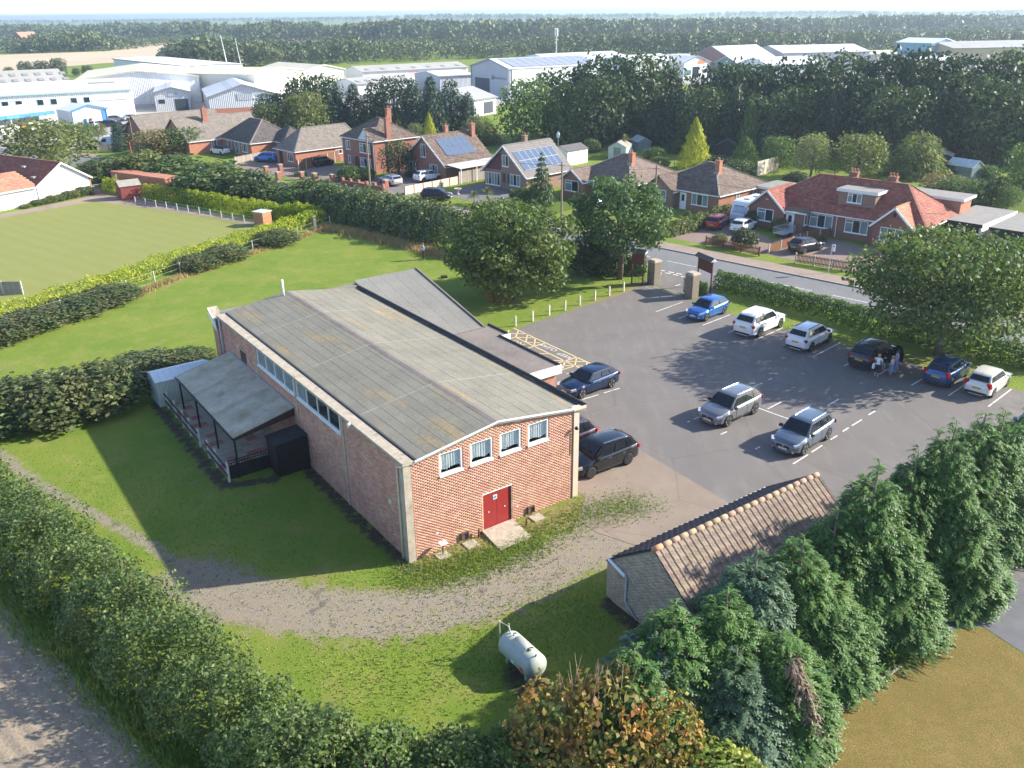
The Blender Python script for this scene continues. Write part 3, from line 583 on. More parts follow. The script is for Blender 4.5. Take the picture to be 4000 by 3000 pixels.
w = MB().box(.02, 19.9, 3.15, .06, 21.0, 3.95).build('window', mat('dark_brown_paint', (.05, .03, .025), .5), hall); MB().box(-.05, 19.85, 3.955, .05, 21.05, 4.03).build('lintel', M_CONC, w)
# red doors, sign, ramp
M_RED = mat('red_door_paint', (.30, .028, .026), .45, .1, 3)
for a, b, hx in ((4.05, 4.815, 4.35), (4.83, 5.60, 5.28)):
    d = MB().box(a, .04, .13, b, .085, 2.03).build('door', M_RED, hall); MB().lathe([(.001, -.03), (.035, -.03), (.035, 0)], 10, axis='y', c=(hx, .04, 1.02)).build('handle', M_UPVC, d)
MB().box(4.02, -.01, .0, 5.63, .06, .13).build('door_step', M_CONC, hall); MB().box(3.98, -.02, 2.065, 5.67, .06, 2.12).build('lintel', M_WHITE, hall)
MB().box(5.60, -.012, .13, 5.635, .1, 2.06).build('door_jamb', M_BLKW, hall)
sg = MB().box(4.62, .028, 1.60, 4.84, .036, 1.84).build('fire_door_notice', M_WHITE, hall); MB().lathe([(.001, -.006), (.085, -.006), (.085, 0)], 18, axis='y', c=(4.73, .028, 1.72)).build('blue_disc', mat('sign_blue', (.08, .33, .55), .4), sg)
MB().add([(3.9, -.02, .0), (5.7, -.02, .0), (5.62, -1.72, 0), (3.8, -1.72, 0), (3.9, -.02, .17), (5.7, -.02, .17), (5.62, -1.72, .035), (3.8, -1.72, .035)], [(4, 5, 6, 7), (0, 1, 5, 4), (1, 2, 6, 5), (2, 3, 7, 6), (3, 0, 4, 7)]).build('ramp', M_CONC, hall)
for x, y in ((3.62, -.18), (6.0, -.75)): MB().tube([(x, y, 0), (x, y, .42)], .045, 8).build('stub_post', mat('rust_iron', (.12, .06, .035), .8, .3, 8), hall)
for x in (2.70, 6.58):
    f = MB().box(x, -.12, .10, x + .05, -.012, .50).box(x + .37, -.12, .10, x + .42, -.012, .50).box(x + .05, -.12, .45, x + .37, -.012, .50).build('vent', MATS['rust_iron'], hall)
    MB().box(x + .05, -.05, .10, x + .37, -.03, .45).build('grille', mat('mesh_grey', (.10, .09, .085), .6), f); MB().box(x - .05, -.75, .0, x + .6, -.2, .05).build('paving_piece', M_CONC, f)
fl = MB().box(1.33, -.55, .62, 1.70, -.25, .66).build('flue_cowl', M_UPVC, hall); MB().tube([(1.5, -.4, .05), (1.5, -.4, .62)], .03, 6).build('stem', MATS['mesh_grey'], fl); MB().box(1.15, -.75, 0, 1.75, -.2, .05).build('paving_piece', M_CONC, fl)
MB().box(1.42, -.013, .95, 1.54, -.0111, 1.02).build('vent_cover', M_UPVC, hall); MB().box(5.95, -.0135, .72, 6.06, -.0111, .79).build('vent_cover', M_UPVC, hall)
MB().box(-.06, 1.38, 2.32, -.012, 1.64, 2.58).build('bulkhead_light', mat('cream_plastic', (.62, .60, .42), .4), hall)
MB().tube([(-.14, .38, .05), (-.14, .38, EZ - .28), (-.06, .12, EZ - .2), (-.02, -.02, EZ - .16)], .055, 10).build('downpipe', M_UPVC, hall, True)
MB().tube([(9.83, .12, .05), (9.83, .12, EZ - .15)], .045, 8).build('downpipe', M_UPVC, hall, True)
MB().tube([(-.12, 24.15, 2.2), (-.12, 24.15, EZ - .1)], .06, 10).build('downpipe', mat('grey_pipe', (.5, .52, .52), .5), hall, True)
MB().tube([(9.35, -.06, 2.6), (9.35, -.06, 3.75)], .018, 6).build('conduit', MATS['rust_iron'], hall)
MB().lathe([(.001, 0), (.09, .02), (.10, .10), (.06, .16), (.001, .18)], 12, c=(9.5, -.2, 3.95)).build('security_lamp', mat('gloss_black', (.012, .012, .014), .2), hall, True)
MB().lathe([(.001, -.12), (.08, -.1), (.12, 0), (.08, .1), (.001, .12)], 14, c=(-.22, 4.9, EZ - .02)).build('globe_lamp', mat('opal', (.75, .78, .66), .25), hall, True)
MB().tube([(4.4, 24.3, 5.6), (4.4, 24.3, 6.75)], .07, 10).build('vent_pipe', M_UPVC, hall, True)
# far left stage corner with white side fascia
MB().box(-.18, 24.46, 0, .1, 25.5, 4.7).build('stage_wall', MATS['hall_far_brick'], hall)
MB().add([(-.34, 24.35, 4.15), (-.34, 25.6, 5.0), (-.34, 25.6, 5.38), (-.34, 24.35, 4.75), (-.28, 24.35, 4.15), (-.28, 25.6, 5.0), (-.28, 25.6, 5.38), (-.28, 24.35, 4.75)], [(0, 1, 2, 3), (7, 6, 5, 4), (3, 2, 6, 7), (0, 4, 5, 1), (0, 3, 7, 4), (1, 5, 6, 2)]).build('fascia', M_WHITE, hall)
MB().add([(-.34, 24.5, 4.8), (.3, 24.5, 4.95), (.3, 25.65, 5.42), (-.34, 25.65, 5.40), (-.34, 24.5, 4.72), (.3, 24.5, 4.87), (.3, 25.65, 5.3), (-.34, 25.65, 5.3)], [(0, 1, 2, 3), (4, 7, 6, 5), (0, 3, 7, 4), (2, 1, 5, 6)]).build('stage_roof', M_CONC, hall)
MB().box(.3, 24.85, 5.02, 10.2, 25.4, 5.15).build('rear_coping', M_FELT2, hall)
# flat-roofed front extension and the rising roof of the rear wing
M_HB = MATS['hall_far_brick']
MB().box(9.9, 8.35, 0, 15.0, 16.6, 2.78).build('extension_wall', M_HB, hall)
MB().slab([(9.8, 8.2), (15.15, 8.2), (15.15, 14.6), (15.85, 14.6), (15.85, 16.85), (9.8, 16.85)], 3.1, 3.24).build('extension_roof', M_FELT3, hall)
MB().box(9.95, 8.12, 2.72, 15.2, 8.21, 3.26).box(15.2, 8.12, 2.72, 15.26, 14.5, 3.26).build('fascia', M_WHITE, hall)
MB().box(15.26, 14.42, 2.72, 15.92, 14.55, 3.26).box(15.86, 14.55, 2.72, 15.92, 16.9, 3.26).build('fascia', M_WHITE, hall)
MB().bar((15.12, 8.2, 3.29), (15.12, 14.6, 3.29), .10, .10).bar((15.8, 14.6, 3.29), (15.8, 16.9, 3.29), .10, .10).build('felt_upstand', M_BLACK, hall)
w = MB().box(13.2, 8.28, .9, 14.3, 8.345, 2.1).build('window', M_UPVC, hall); MB().box(13.27, 8.26, .97, 14.23, 8.279, 2.03).build('pane', M_GLASS, w)
rw = MB(); rw.add([(10.0, 16.6, 0), (15.0, 16.6, 0), (15.0, 25.3, 0), (10.0, 25.3, 0), (10.0, 16.6, 3.2), (15.0, 16.6, 3.2), (15.0, 25.3, 5.2), (10.0, 25.3, 5.2)], [(0, 1, 5, 4), (1, 2, 6, 5), (2, 3, 7, 6), (3, 0, 4, 7)]).build('rear_wing_wall', M_HB, hall)
for k in range(5):
    xa, xb = 10.12 + k * 1.02, 10.12 + (k + 1) * 1.02 - .012
    MB().plate([(xa, 16.5, 3.30), (xb, 16.5, 3.30), (xb, 25.55, 5.36), (xa, 25.55, 5.36)], .06).build('rear_roof_strip', M_FELT2, hall)
MB().bar((15.2, 16.5, 3.34), (15.2, 25.55, 5.40), .10, .12).build('verge_trim', M_FELT3, hall); MB().bar((15.27, 16.5, 3.22), (15.27, 25.55, 5.26), .03, .2).build('verge_board', M_BLACK, hall)

# ------------------------------------------------------------------ patio, lean-to canopy, sheds, fences (hall frame)
def hthing(name, label, cat, b, a, group=None): return thing(name, label, cat, hp(b, a), HA, group)
pat = kind(MB().box(-4.15, 12.42, -.05, -.02, 24.0, .012).build('patio', M_MORT, None, loc=HALL0, rot=HA), 'structure')
M_SLAB = mat('buff_slab', (.48, .41, .32), .9, .16, 2, objrand=.14, bump=.006); M_SLABR = mat('red_slab', (.44, .19, .145), .9, .16, 2, objrand=.14, bump=.006)
sm = [MB().box(-.296, -.296, 0, .296, .296, .032).mesh('slab', m) for m in (M_SLAB, M_SLABR)]
rs = random.Random(5)
for i in range(7):
    for j in range(19): link('slab', sm[1 if rs.random() < .24 else 0], pat, (-4.12 + .3 + i * .585, 12.75 + j * .6, .012 + rs.uniform(0, .006)), rs.uniform(-.008, .008))
M_ASB = mat('cement_sheet', (.52, .45, .34), .92, .22, 1.3, objrand=.10, bump=.006, blotch=((.40, .34, .22), 1.1, .55))
cn = hthing('lean_to_canopy', 'corrugated cement sheet canopy over the patio beside the brick hall', 'canopy', 0, 0)
xs = np.arange(-3.55, .001, .0365); zc = 2.22 + (xs + 3.55) / 3.55 * .83 + .022 * np.sin((xs + 3.55) / .146 * 2 * PI)
for k in range(6):
    y0, y1 = 12.55 + k * 1.745, 12.55 + (k + 1) * 1.745 + .1; dz = .012 * k
    V = [(x, y0, z + .012 + .014 * 0) for x, z in zip(xs, zc)] + [(x, y1, z + .026) for x, z in zip(xs, zc)]; n = len(xs)
    V += [(x, y, z - .012) for (x, y, z) in V]
    F = [(i, i + 1, n + i + 1, n + i) for i in range(n - 1)] + [(2 * n + i, 3 * n + i, 3 * n + i + 1, 2 * n + i + 1) for i in range(n - 1)] + [(i, 2 * n + i, 2 * n + i + 1, i + 1) for i in range(n - 1)] + [(n + i, n + i + 1, 3 * n + i + 1, 3 * n + i) for i in range(n - 1)]
    MB().add(V, F).build('roof_sheet', M_ASB, cn, True)
MB().tube([(-3.6, 12.5, 2.17), (-3.6, 23.1, 2.17)], .05, 8).build('gutter', mat('gloss_black', (0, 0, 0)), cn)
MB().prism([(-3.5, 2.02), (-.02, 2.55), (-.02, 3.0), (-3.5, 2.2)], 12.62, 12.66).build('gable_board', mat('brown_board', (.05, .032, .026), .8, .25, 4), cn)
for y in (12.75, 16.2, 19.6, 22.9): MB().box(-3.5, y - .045, .03, -3.41, y + .045, 2.16).build('post', M_BLKW, cn)
MB().bar((-.06, 12.5, 3.1), (-.06, 23.1, 3.1), .1, .12).build('flashing', M_WHITE if False else mat('lead_grey', (.34, .34, .34), .6), cn)
MB().box(-3.45, 12.66, 2.0, -3.35, 23.0, 2.12).build('beam', M_BLKW, cn)
M_POST = mat('white_concrete_post', (.66, .62, .57), .85, .12, 4, bump=.004)
py = [23.62, 21.92, 20.25, 18.92, 17.14, 15.41, 14.11, 12.13]
for sec, lab in ((py[:5], 'white concrete posts with black rails along the far stretch of the patio'), (py[5:], 'white concrete posts with black rails along the near stretch of the patio')):
    fn = hthing('post_and_rail_fence', lab, 'fence', -4.2, 0, 'patio rail fences')
    for y in sec:
        MB().prism([(-.06, 0), (.06, 0), (.06, 1.1), (.03, 1.17), (-.03, 1.17), (-.06, 1.1)], y - .05, y + .05).build('post', M_POST, fn)
    for z in (.45, .95): MB().box(-.10, sec[-1] - .1, z - .05, -.062, sec[0] + (.4 if sec is py else .25), z + .05).build('rail', M_BLKW, fn)
bf = hthing('boarded_fence', 'black boarded fence with lattice top at the near end of the patio', 'fence', -4.2, 12.27)
for k in range(15): MB().box(.10 + k * .15, 0, .04, .10 + k * .15 + .142, .025, .80).build('board', M_BLKW, bf)
for z in (.80, .96, 1.12): MB().box(.10, -.012, z, 2.36, .03, z + .04).build('lattice_rail', M_BLKW, bf)
for k in range(16):
    if k != 3: MB().box(.12 + k * .146, -.005, .84, .15 + k * .146, .02, 1.12).build('lattice_slat', M_BLKW, bf)
MB().box(.52, -.02, 0, .66, .06, 1.18).build('post', M_BLKW, bf)
bs = hthing('black_timber_shed', 'low black timber store with felt roof against the hall wall', 'shed', -1.85, 11.0)
for k in range(11): MB().box(.0 + k * .163, -.02, .03, .157 + k * .163, .0, 1.92).build('board', M_BLKW, bs)
for k in range(9): MB().box(-.02, .0 + k * .155, .03, 0, .150 + k * .155, 1.92).build('board', M_BLKW, bs)
MB().box(0, 0, 0, 1.79, 1.38, 1.92).build('frame', M_BLACK, bs); MB().plate([(-.08, -.08, 1.94), (1.80, -.08, 2.08), (1.80, 1.45, 2.08), (-.08, 1.45, 1.94)], .04).build('roof', M_BLACK, bs)
ms = hthing('metal_shed', 'pale green ribbed metal shed with white roof beyond the patio', 'shed', -4.6, 24.12)
M_MSH = mat('pale_metal', (.50, .55, .46), .5, .08, 3); M_MRF = mat('white_metal_roof', (.68, .72, .74), .45, .06, 3)
for k in range(20): MB().box(k * .18, 0, 0, k * .18 + .165, .03 + (.0), 1.72).build('wall_sheet', M_MSH, ms)
for k in range(12): MB().box(-.0, .03 + k * .172, 0, .03, .03 + k * .172 + .158, 1.72 + .30 * (1 - abs(k - 5.5) / 6.5)).build('wall_sheet', M_MRF, ms)
MB().box(.03, .03, 0, 3.6, 2.1, 1.70).build('liner', mat('mesh_grey', (0, 0, 0)), ms)
for k in range(9):
    a, b = -.06 + k * .41, -.06 + k * .41 + .40
    for p in ([(a, -.08, 1.72), (b, -.08, 1.72), (b, 1.06, 2.06), (a, 1.06, 2.06)], [(a, 1.06, 2.06), (b, 1.06, 2.06), (b, 2.2, 1.72), (a, 2.2, 1.72)]): MB().plate(p, .02).build('roof_sheet', M_MRF, ms)

# ------------------------------------------------------------------ buff brick garage with pantiled roof
g0 = G(2391, 2350); GA = R(34.6)
gar = thing('garage', 'buff brick garage with weathered pantiled roof among the tall conifers', 'garage', g0, GA - PI / 2)   # x across the gable, y along the ridge
GWd, GLn, GE, GR_ = 4.6, 9.75, 2.25, 3.95
M_GB = brickmat('buff_brick', (.40, .33, .25), (.48, .40, .31), (.44, .39, .32))
MB().prism([(0, 0), (GWd, 0), (GWd, GE), (GWd / 2, GR_ - .06), (0, GE)], .0, GLn).build('wall', M_GB, gar)
Bg = brick_field(.0, GWd, lambda x: GR_ - .08 - (GR_ - GE) * abs(x - GWd / 2) / (GWd / 2), [])
kind(link('brickwork', brick_mesh('brickwork', Bg, pe, mat('buff_brick_piece', (.45, .37, .28), .9, .12, 2, island=.22)), gar), 'stuff')
MB().box(-.45, .05, 0, -.02, .42, 1.78).build('pier', M_GB, gar); MB().box(-.50, .0, 1.785, .02, .47, 1.86).build('pier_cap', mat('brick_cap', (.20, .12, .09), .9), gar)
def tile_mesh(name, m, w=.318, ln=.40, roll=.040):
    pr = [(0, .0), (.10, .004), (.19, .0), (.225, roll * .6), (.262, roll), (.30, roll * .6), (w, .0)]; n = len(pr)
    V = [(x, 0, z + .034) for x, z in pr] + [(x, ln, z + .004) for x, z in pr] + [(x, 0, z + .012) for x, z in pr]
    return MB().add(V, [(i, i + 1, n + i + 1, n + i) for i in range(n - 1)] + [(i, 2 * n + i, 2 * n + i + 1, i + 1) for i in range(n - 1)]).mesh(name, m, False)
M_TILE = mat('weathered_pantile', (.27, .205, .155), .95, .3, 7, objrand=.15, blotch=((.15, .125, .10), 3.0, .50), bump=.012)
M_TILED = mat('dark_pantile', (.10, .08, .075), .85, .2, 4)
tl = math.hypot(GWd / 2 + .12, (GR_ - GE) * (GWd / 2 + .12) / (GWd / 2)); sa = math.atan2(GR_ - GE, GWd / 2)
tm = tile_mesh('roof_tile', M_TILE); rows, cols = 8, 31
for side in (1, 0):
    V = []; ez = GE - (GR_ - GE) * .12 / (GWd / 2)
    if side == 1:
        rp = MB().plate([(GWd + .12, -.1, ez), (GWd + .12, GLn + .1, ez), (GWd / 2, GLn + .1, GR_), (GWd / 2, -.1, GR_)], .05).build('roof', M_BLACK, gar)
        for r_ in range(rows):
            for c_ in range(cols):
                d = r_ * tl / rows; x = GWd + .12 - d * math.cos(sa); z = ez + d * math.sin(sa) + .012
                # tile: local x along the ridge, local y up the slope
                mt = Matrix(((0, -math.cos(sa), math.sin(sa), x), (1, 0, 0, -.1 + c_ * .318), (0, math.sin(sa), math.cos(sa), z), (0, 0, 0, 1))); o = link('roof_tile', tm, rp); o.matrix_basis = mt @ Matrix.Rotation(random.uniform(-.012, .012), 4, 'Z')
    else:
        rp = MB().plate([(-.12, GLn + .1, ez), (-.12, -.1, ez), (GWd / 2, -.1, GR_), (GWd / 2, GLn + .1, GR_)], .05).build('roof', M_BLACK, gar)
        src = np.array([v.co for v in tm.vertices]); fc_ = [tuple(p.vertices) for p in tm.polygons]; mb = MB()
        for r_ in range(rows):
            for c_ in range(cols):
                d = r_ * tl / rows; x = -.12 + d * math.cos(sa); z = ez + d * math.sin(sa) + .012
                mt = np.array([[0, math.cos(sa), -math.sin(sa)], [-1, 0, 0], [0, math.sin(sa), math.cos(sa)]]); mb.add(src @ mt.T + np.array([x, GLn + .1 - c_ * .318, z]), fc_)
        kind(mb.build('roof_tiling', M_TILED, rp), 'stuff')
for k in range(22):
    y0 = -.12 + k * .452; MB().tube([(GWd / 2, y0, GR_ - .02), (GWd / 2, y0 + .445, GR_ - .02)], [.125, .121], 10).build('ridge_tile', mat('ridge_tile_first', (.50, .23, .13), .85, .1, 3) if k == 0 else mat('ridge_clay', (.36, .24, .165), .9, .2, 5, objrand=.08), gar, True)
MB().tube([(-.2, -.02, GE - .18), (-.2, GLn, GE - .14)], .055, 8).build('gutter', M_UPVC, gar)
MB().tube([(-.2, -.06, GE - .17), (.75, -.06, GE - .40), (.85, -.05, GE - .5), (.85, -.05, .55), (1.6, -.08, .12)], .045, 8).build('downpipe', mat('grey_pipe', (0, 0, 0)), gar, True)
MB().tube([(-.22, -.1, GE - .17), (.82, -.1, GE - .42)], .075, 8).build('gutter_return', M_UPVC, gar)

# ------------------------------------------------------------------ gas tank
ta, tb = G(1971, 2497, .62), G(2112, 2627, .62); tc_ = (ta + tb) / 2
tk = thing('gas_tank', 'pale grey bulk gas tank lying on bare soil by the conifers', 'tank', (tc_[0], tc_[1], 0), ang(ta, tb))
M_TANK = mat('tank_paint', (.43, .47, .41), .38, .05, 3); rr, hl = .5, .78
prof = [(.001, -hl - .33)] + [(rr * math.sin(a), -hl - .33 * math.cos(a)) for a in np.linspace(.25, PI / 2, 7)] + [(rr * math.cos(a), hl + .33 * math.sin(a)) for a in np.linspace(0, 1.32, 7)] + [(.001, hl + .33)]
MB().lathe(prof, 28, axis='x', c=(0, 0, .68)).build('vessel', M_TANK, tk, True)
for x in (-.6, .6): MB().box(x - .06, -.3, 0, x + .06, .3, .30).build('foot', M_TANK, tk)
hd = MB(); N = 10; V = []
for x in (-.35, .42):
    for k in range(N + 1): a = PI * k / N; V.append((x, .24 * math.cos(a), 1.10 + .18 * math.sin(a)))
hd.add(V, [(k, k + 1, N + 2 + k, N + 1 + k) for k in range(N)] + [tuple(range(N + 1))]); hd.build('valve_hood', mat('hood_paint', (.50, .51, .46), .4), tk, True)
MB().tube([(.36, 0, 1.12), (.5, 0, 1.19)], .06, 8).build('valve', MATS['mesh_grey'], tk); MB().tube([(.82, 0, 1.12), (.86, 0, 1.26)], .03, 8).build('vent_valve', MATS['mesh_grey'], tk); MB().tube([(-.55, .02, 1.15), (-.55, .02, 1.3), (-.48, .1, 1.3)], .025, 8).build('filler', MATS['mesh_grey'], tk)
MB().tube([(-1.25, -.15, .0), (-1.25, -.15, 1.5), (-.85, 0, 1.42), (-.7, 0, 1.18)], .03, 8).tube([(-1.0, .12, .0), (-1.0, .12, 1.4)], .025, 8).build('pipe_frame', M_TANK, tk)
MB().lathe([(.001, 0), (.085, 0), (.085, .01), (.001, .01)], 16, axis='y', c=(.05, -.505, .62)).build('round_sticker', M_UPVC, tk); MB().box(.5, -.50, .52, .72, -.488, .72).build('warning_label', mat('label_red', (.5, .12, .06), .5), tk)
# ================================================================== CARS
def paint(name, c, metal=.55, rough=.32):
    return mat('paint_' + name, c, rough, .02, 3, metal=metal, coat=1.0)
M_TYRE = mat('tyre', (.022, .022, .023), .85, .1, 20); M_RIM = mat('alloy', (.75, .75, .74), .4, .05, 5, metal=.8); M_RIMD = mat('black_alloy', (.03, .03, .032), .3, .05, 5, metal=.6)
M_TRIM = mat('black_trim', (.025, .025, .027), .55, .1, 8); M_HEAD = mat('headlamp', (.62, .66, .70), .12, .1, 9, metal=.3); M_TAIL = mat('tail_lamp', (.42, .015, .02), .18, .1, 6)
M_PLW = mat('plate_white', (.78, .78, .76), .5, .02); M_PLY = mat('plate_yellow', (.72, .47, .05), .5, .02); M_INK = mat('plate_ink', (.015, .015, .015), .6, .02); M_CHR = mat('chrome', (.7, .7, .7), .15, .03, metal=1)
CGLASS = glassmat('car_glass', (.012, .016, .022), .06)
WHEELS = {}
def wheel_mesh(r, dark):
    k = (round(r, 3), dark)
    if k not in WHEELS:
        t = MB().lathe([(r * .62, -.10), (r * .93, -.105), (r, -.075), (r, .075), (r * .93, .105), (r * .62, .10)], 22, axis='y').mesh('wheel', M_TYRE, True)
        rm = MB().lathe([(.001, .055), (r * .66, .055), (r * .66, .10), (r * .70, .104)], 22, axis='y', mi=1)
        for q in range(10):
            a = 2 * PI * (q // 2) / 5 + (.13 if q % 2 else -.13); rm.bar((0.04 * math.cos(a), .088, .04 * math.sin(a)), (r * .66 * math.cos(a), .096, r * .66 * math.sin(a)), .035, .02, up=(0, 1, 0))
        rm.lathe([(.001, .10), (.05, .10), (.05, .06)], 10, axis='y'); WHEELS[k] = (t, rm.mesh('rim', [M_RIMD if dark else M_RIM, M_TRIM]))
    return WHEELS[k]
ST = dict(   # length, width, height, wheelbase, tyre radius, cowl z, belt z at tail, x of cowl / roof front / roof rear / tail base, plastic cladding
    hatch=dict(L=4.05, W=1.74, H=1.47, wb=2.49, r=.315, cz=.93, tz=1.02, xc=.98, xf=.28, xr=-1.42, xt=-1.90),
    sport=dict(L=4.32, W=1.79, H=1.43, wb=2.63, r=.33, cz=.92, tz=1.02, xc=.98, xf=.22, xr=-1.45, xt=-2.02),
    suv=dict(L=4.42, W=1.85, H=1.62, wb=2.62, r=.36, cz=1.03, tz=1.12, xc=1.12, xf=.40, xr=-1.60, xt=-2.05, clad=1, rails=1),
    bigsuv=dict(L=4.95, W=1.97, H=1.72, wb=2.95, r=.39, cz=1.10, tz=1.17, xc=1.18, xf=.42, xr=-1.90, xt=-2.36, rails=1),
    estate=dict(L=4.62, W=1.83, H=1.48, wb=2.68, r=.32, cz=.95, tz=1.0, xc=1.05, xf=.30, xr=-1.85, xt=-2.20, rails=1),
    mini=dict(L=4.05, W=1.78, H=1.54, wb=2.59, r=.33, cz=1.02, tz=1.08, xc=.98, xf=.50, xr=-1.55, xt=-1.90),
    mpv=dict(L=4.10, W=1.70, H=1.55, wb=2.60, r=.31, cz=1.0, tz=1.05, xc=1.22, xf=.40, xr=-1.55, xt=-1.92))
def lerp(keys, x):
    for (x0, v0), (x1, v1) in zip(keys[:-1], keys[1:]):
        if x0 >= x >= x1: return v0 + (v1 - v0) * (x0 - x) / (x0 - x1 + 1e-9)
    return keys[0][1] if x > keys[0][0] else keys[-1][1]
def make_car(name, label, style, pm, loc, heading, group, plate=None, dark_rim=False, roof_m=None, chrome=False, open_door=False, glass=None, soft_top=False, rear_lamp_tall=False, doors=4):
    S = ST[style]; L, W, H, wb, r = S['L'], S['W'], S['H'], S['wb'], S['r']; xc, xf, xr, xt, cz, tz = S['xc'], S['xf'], S['xr'], S['xt'], S['cz'], S['tz']
    root = thing(name, label, 'car', (loc[0], loc[1], .018), heading, group); glass = glass or CGLASS
    xw = (wb / 2 + .02, -wb / 2 + .02); hx = L / 2
    top = [(hx, .60 * cz + .05), (hx - .05, .70 * cz), (hx - .22, .83 * cz), (hx - .6, .93 * cz), (xc, cz), (0, cz + (tz - cz) * .45), (xt, tz), (-hx + .12, tz - .06), (-hx + .02, tz - .22), (-hx, tz - .34)]
    wid = [(hx, .62), (hx - .10, .78), (hx - .30, .91), (hx - .8, .985), (0, 1), (-hx + .7, .985), (-hx + .25, .93), (-hx + .05, .82), (-hx, .74)]
    xs_ = sorted({hx, hx - .05, hx - .12, hx - .22, -hx, -hx + .02, -hx + .06, -hx + .13, -hx + .25, xc, 0, xt, *[w + d for w in xw for d in np.linspace(-r - .10, r + .10, 13)]} | set(np.linspace(-hx + .3, hx - .3, 9)), reverse=True)
    sill = .25 if 'suv' not in style else .30; V = []; ra = r + .045; ROWS = 9
    for x in xs_:
        w = W / 2 * lerp(wid, x); zt = lerp(top, x); za = sill + .10 * max(0, (abs(x) - hx + .35) / .35)
        for c in xw:
            if abs(x - c) < ra: za = max(za, r + math.sqrt(ra * ra - (x - c) ** 2))
        za = min(za, zt - .12); zm = max(za + .04, .56 * zt)
        V += [(x, 0, .22), (x, w - .24, .22), (x, w - .05, za), (x, w - .005, za + .025), (x, w, zm), (x, w - .015, max(zm + .02, zt - .20)), (x, w - .055, max(zm + .03, zt - .05)), (x, w - .13, zt), (x, 0, zt + .035)]
    n = len(xs_); Vr = [(a, -b, c) for a, b, c in V]; F = []
    for i in range(n - 1):
        for k in range(ROWS - 1): F += [(i * ROWS + k, (i + 1) * ROWS + k, (i + 1) * ROWS + k + 1, i * ROWS + k + 1)]
    fr = tuple(range(ROWS)); bk = tuple(range((n - 1) * ROWS, n * ROWS))
    mb = MB(); mb.add(V, F + [fr, bk[::-1]]); mb.add(Vr, [f[::-1] for f in F] + [fr[::-1], bk])
    me = mb.mesh('body', pm, True); me.set_sharp_from_angle(angle=R(42)); link('body', me, root)
    # cabin
    yb, yr = W / 2 - .10, W / 2 - .27; zr = H - .045; xm = (xf + xr) / 2
    cm = MB(); rows_ = [(xc, yb, cz - .02, .05), (xf + .10, yr + .035, zr - .06, .03), (xf, yr, zr, .04), (xf - .35, yr - .0, zr + .035, .03), (xm, yr, zr + .045, .03), (xr + .3, yr - .01, zr + .025, .03), (xr, yr - .03, zr - .02, .03), (xr - .06, yr - .02, zr - .07, .02), (xt, yb - .04, tz - .02, .04)]
    VV = []
    for x, y, z, cr in rows_:
        VV += [(x, -y, z), (x, -y * .86, z + cr * .75), (x, 0, z + cr), (x, y * .86, z + cr * .75), (x, y, z)]
    FF = [(i * 5 + k, i * 5 + k + 1, (i + 1) * 5 + k + 1, (i + 1) * 5 + k) for i in range(len(rows_) - 1) for k in range(4)]
    o = len(VV); VV += [(xc, -yb, cz - .1), (xt, -yb + .04, tz - .1), (xc, yb, cz - .1), (xt, yb - .04, tz - .1)]; nr = len(rows_)
    FF += [tuple([o] + [i * 5 for i in range(nr)] + [o + 1])[::-1], tuple([o + 2] + [i * 5 + 4 for i in range(nr)] + [o + 3])]
    cm.add(VV, FF); me = cm.mesh('cabin', roof_m or pm, True); me.set_sharp_from_angle(angle=R(40)); link('cabin', me, root)
    def pane(nm, quad, out, m=None):
        q = [Vector(p) + Vector(out) for p in quad]; MB().plate(q, -.006 if True else 0).build(nm, m or glass, root)
    def bil(q, s, t):
        a = Vector(q[0]).lerp(Vector(q[1]), s); b = Vector(q[3]).lerp(Vector(q[2]), s); return a.lerp(b, t)
    def sub(q, s0, s1, t0, t1): return [bil(q, s0, t0), bil(q, s1, t0), bil(q, s1, t1), bil(q, s0, t1)]
    ws = [(xc, -yb, cz + .02), (xc, yb, cz + .02), (xf + .08, yr + .02, zr - .03), (xf + .08, -yr - .02, zr - .03)]
    pane('windscreen', sub(ws, .05, .95, .04, .97), (.03, 0, .045))
    rwq = [(xr - .07, -yr, zr - .07), (xr - .07, yr, zr - .07), (xt, yb - .05, tz), (xt, -yb + .05, tz)]
    pane('rear_window', sub(rwq, .08, .92, .06, .86), (-.035, 0, .045))
    for sgn, nm in ((1, 'side_window'), (-1, 'side_window')):
        q = [(xc - .10, yb * sgn, cz + .02), (xt + .10, (yb - .03) * sgn, tz + .01), (xr - .02, (yr - .02) * sgn, zr - .03), (xf + .02, (yr + .01) * sgn, zr - .01)]
        cuts = ((.05, .43), (.46, .74), (.77, .93)) if doors == 4 else ((.05, .50), (.54, .92))
        for s0, s1 in cuts:
            if open_door and sgn == -1 and s0 < .7: continue
            pane(nm, sub(q, s0, s1, .07, .88), (0, .018 * sgn, .006), glass)
    if open_door:
        MB().plate([bil([(xc - .10, -yb, cz - .35), (xt + .3, -yb, cz - .35), (xr + .3, -yr, zr - .06), (xf - .05, -yr, zr - .06)], s, t) + Vector((0, -.03, 0)) for s, t in ((.1, 0), (.78, 0), (.74, 1), (.08, 1))], -.008).build('door_opening', M_TRIM, root)
        for x0, an in ((xc - .2, R(-68)), (-.1, R(-60))):
            d = MB().box(-1.0, -.06, -.62, 0, 0, .05).build('door', pm, root, loc=(x0, -W / 2, cz - .08), rot=an * -1); MB().add([(-.95, -.03, .05), (-.1, -.03, .05), (-.45, .12, .50), (-.95, .12, .50)], [(0, 1, 2, 3)]).build('door_glass', glass, d)
    # wheels
    wm, rm = wheel_mesh(r, dark_rim)
    for x in xw:
        for sgn in (1, -1):
            wo_ = link('wheel', wm, root, (x, sgn * (W / 2 - .125), r), 0 if sgn == 1 else PI); link('rim', rm, wo_)
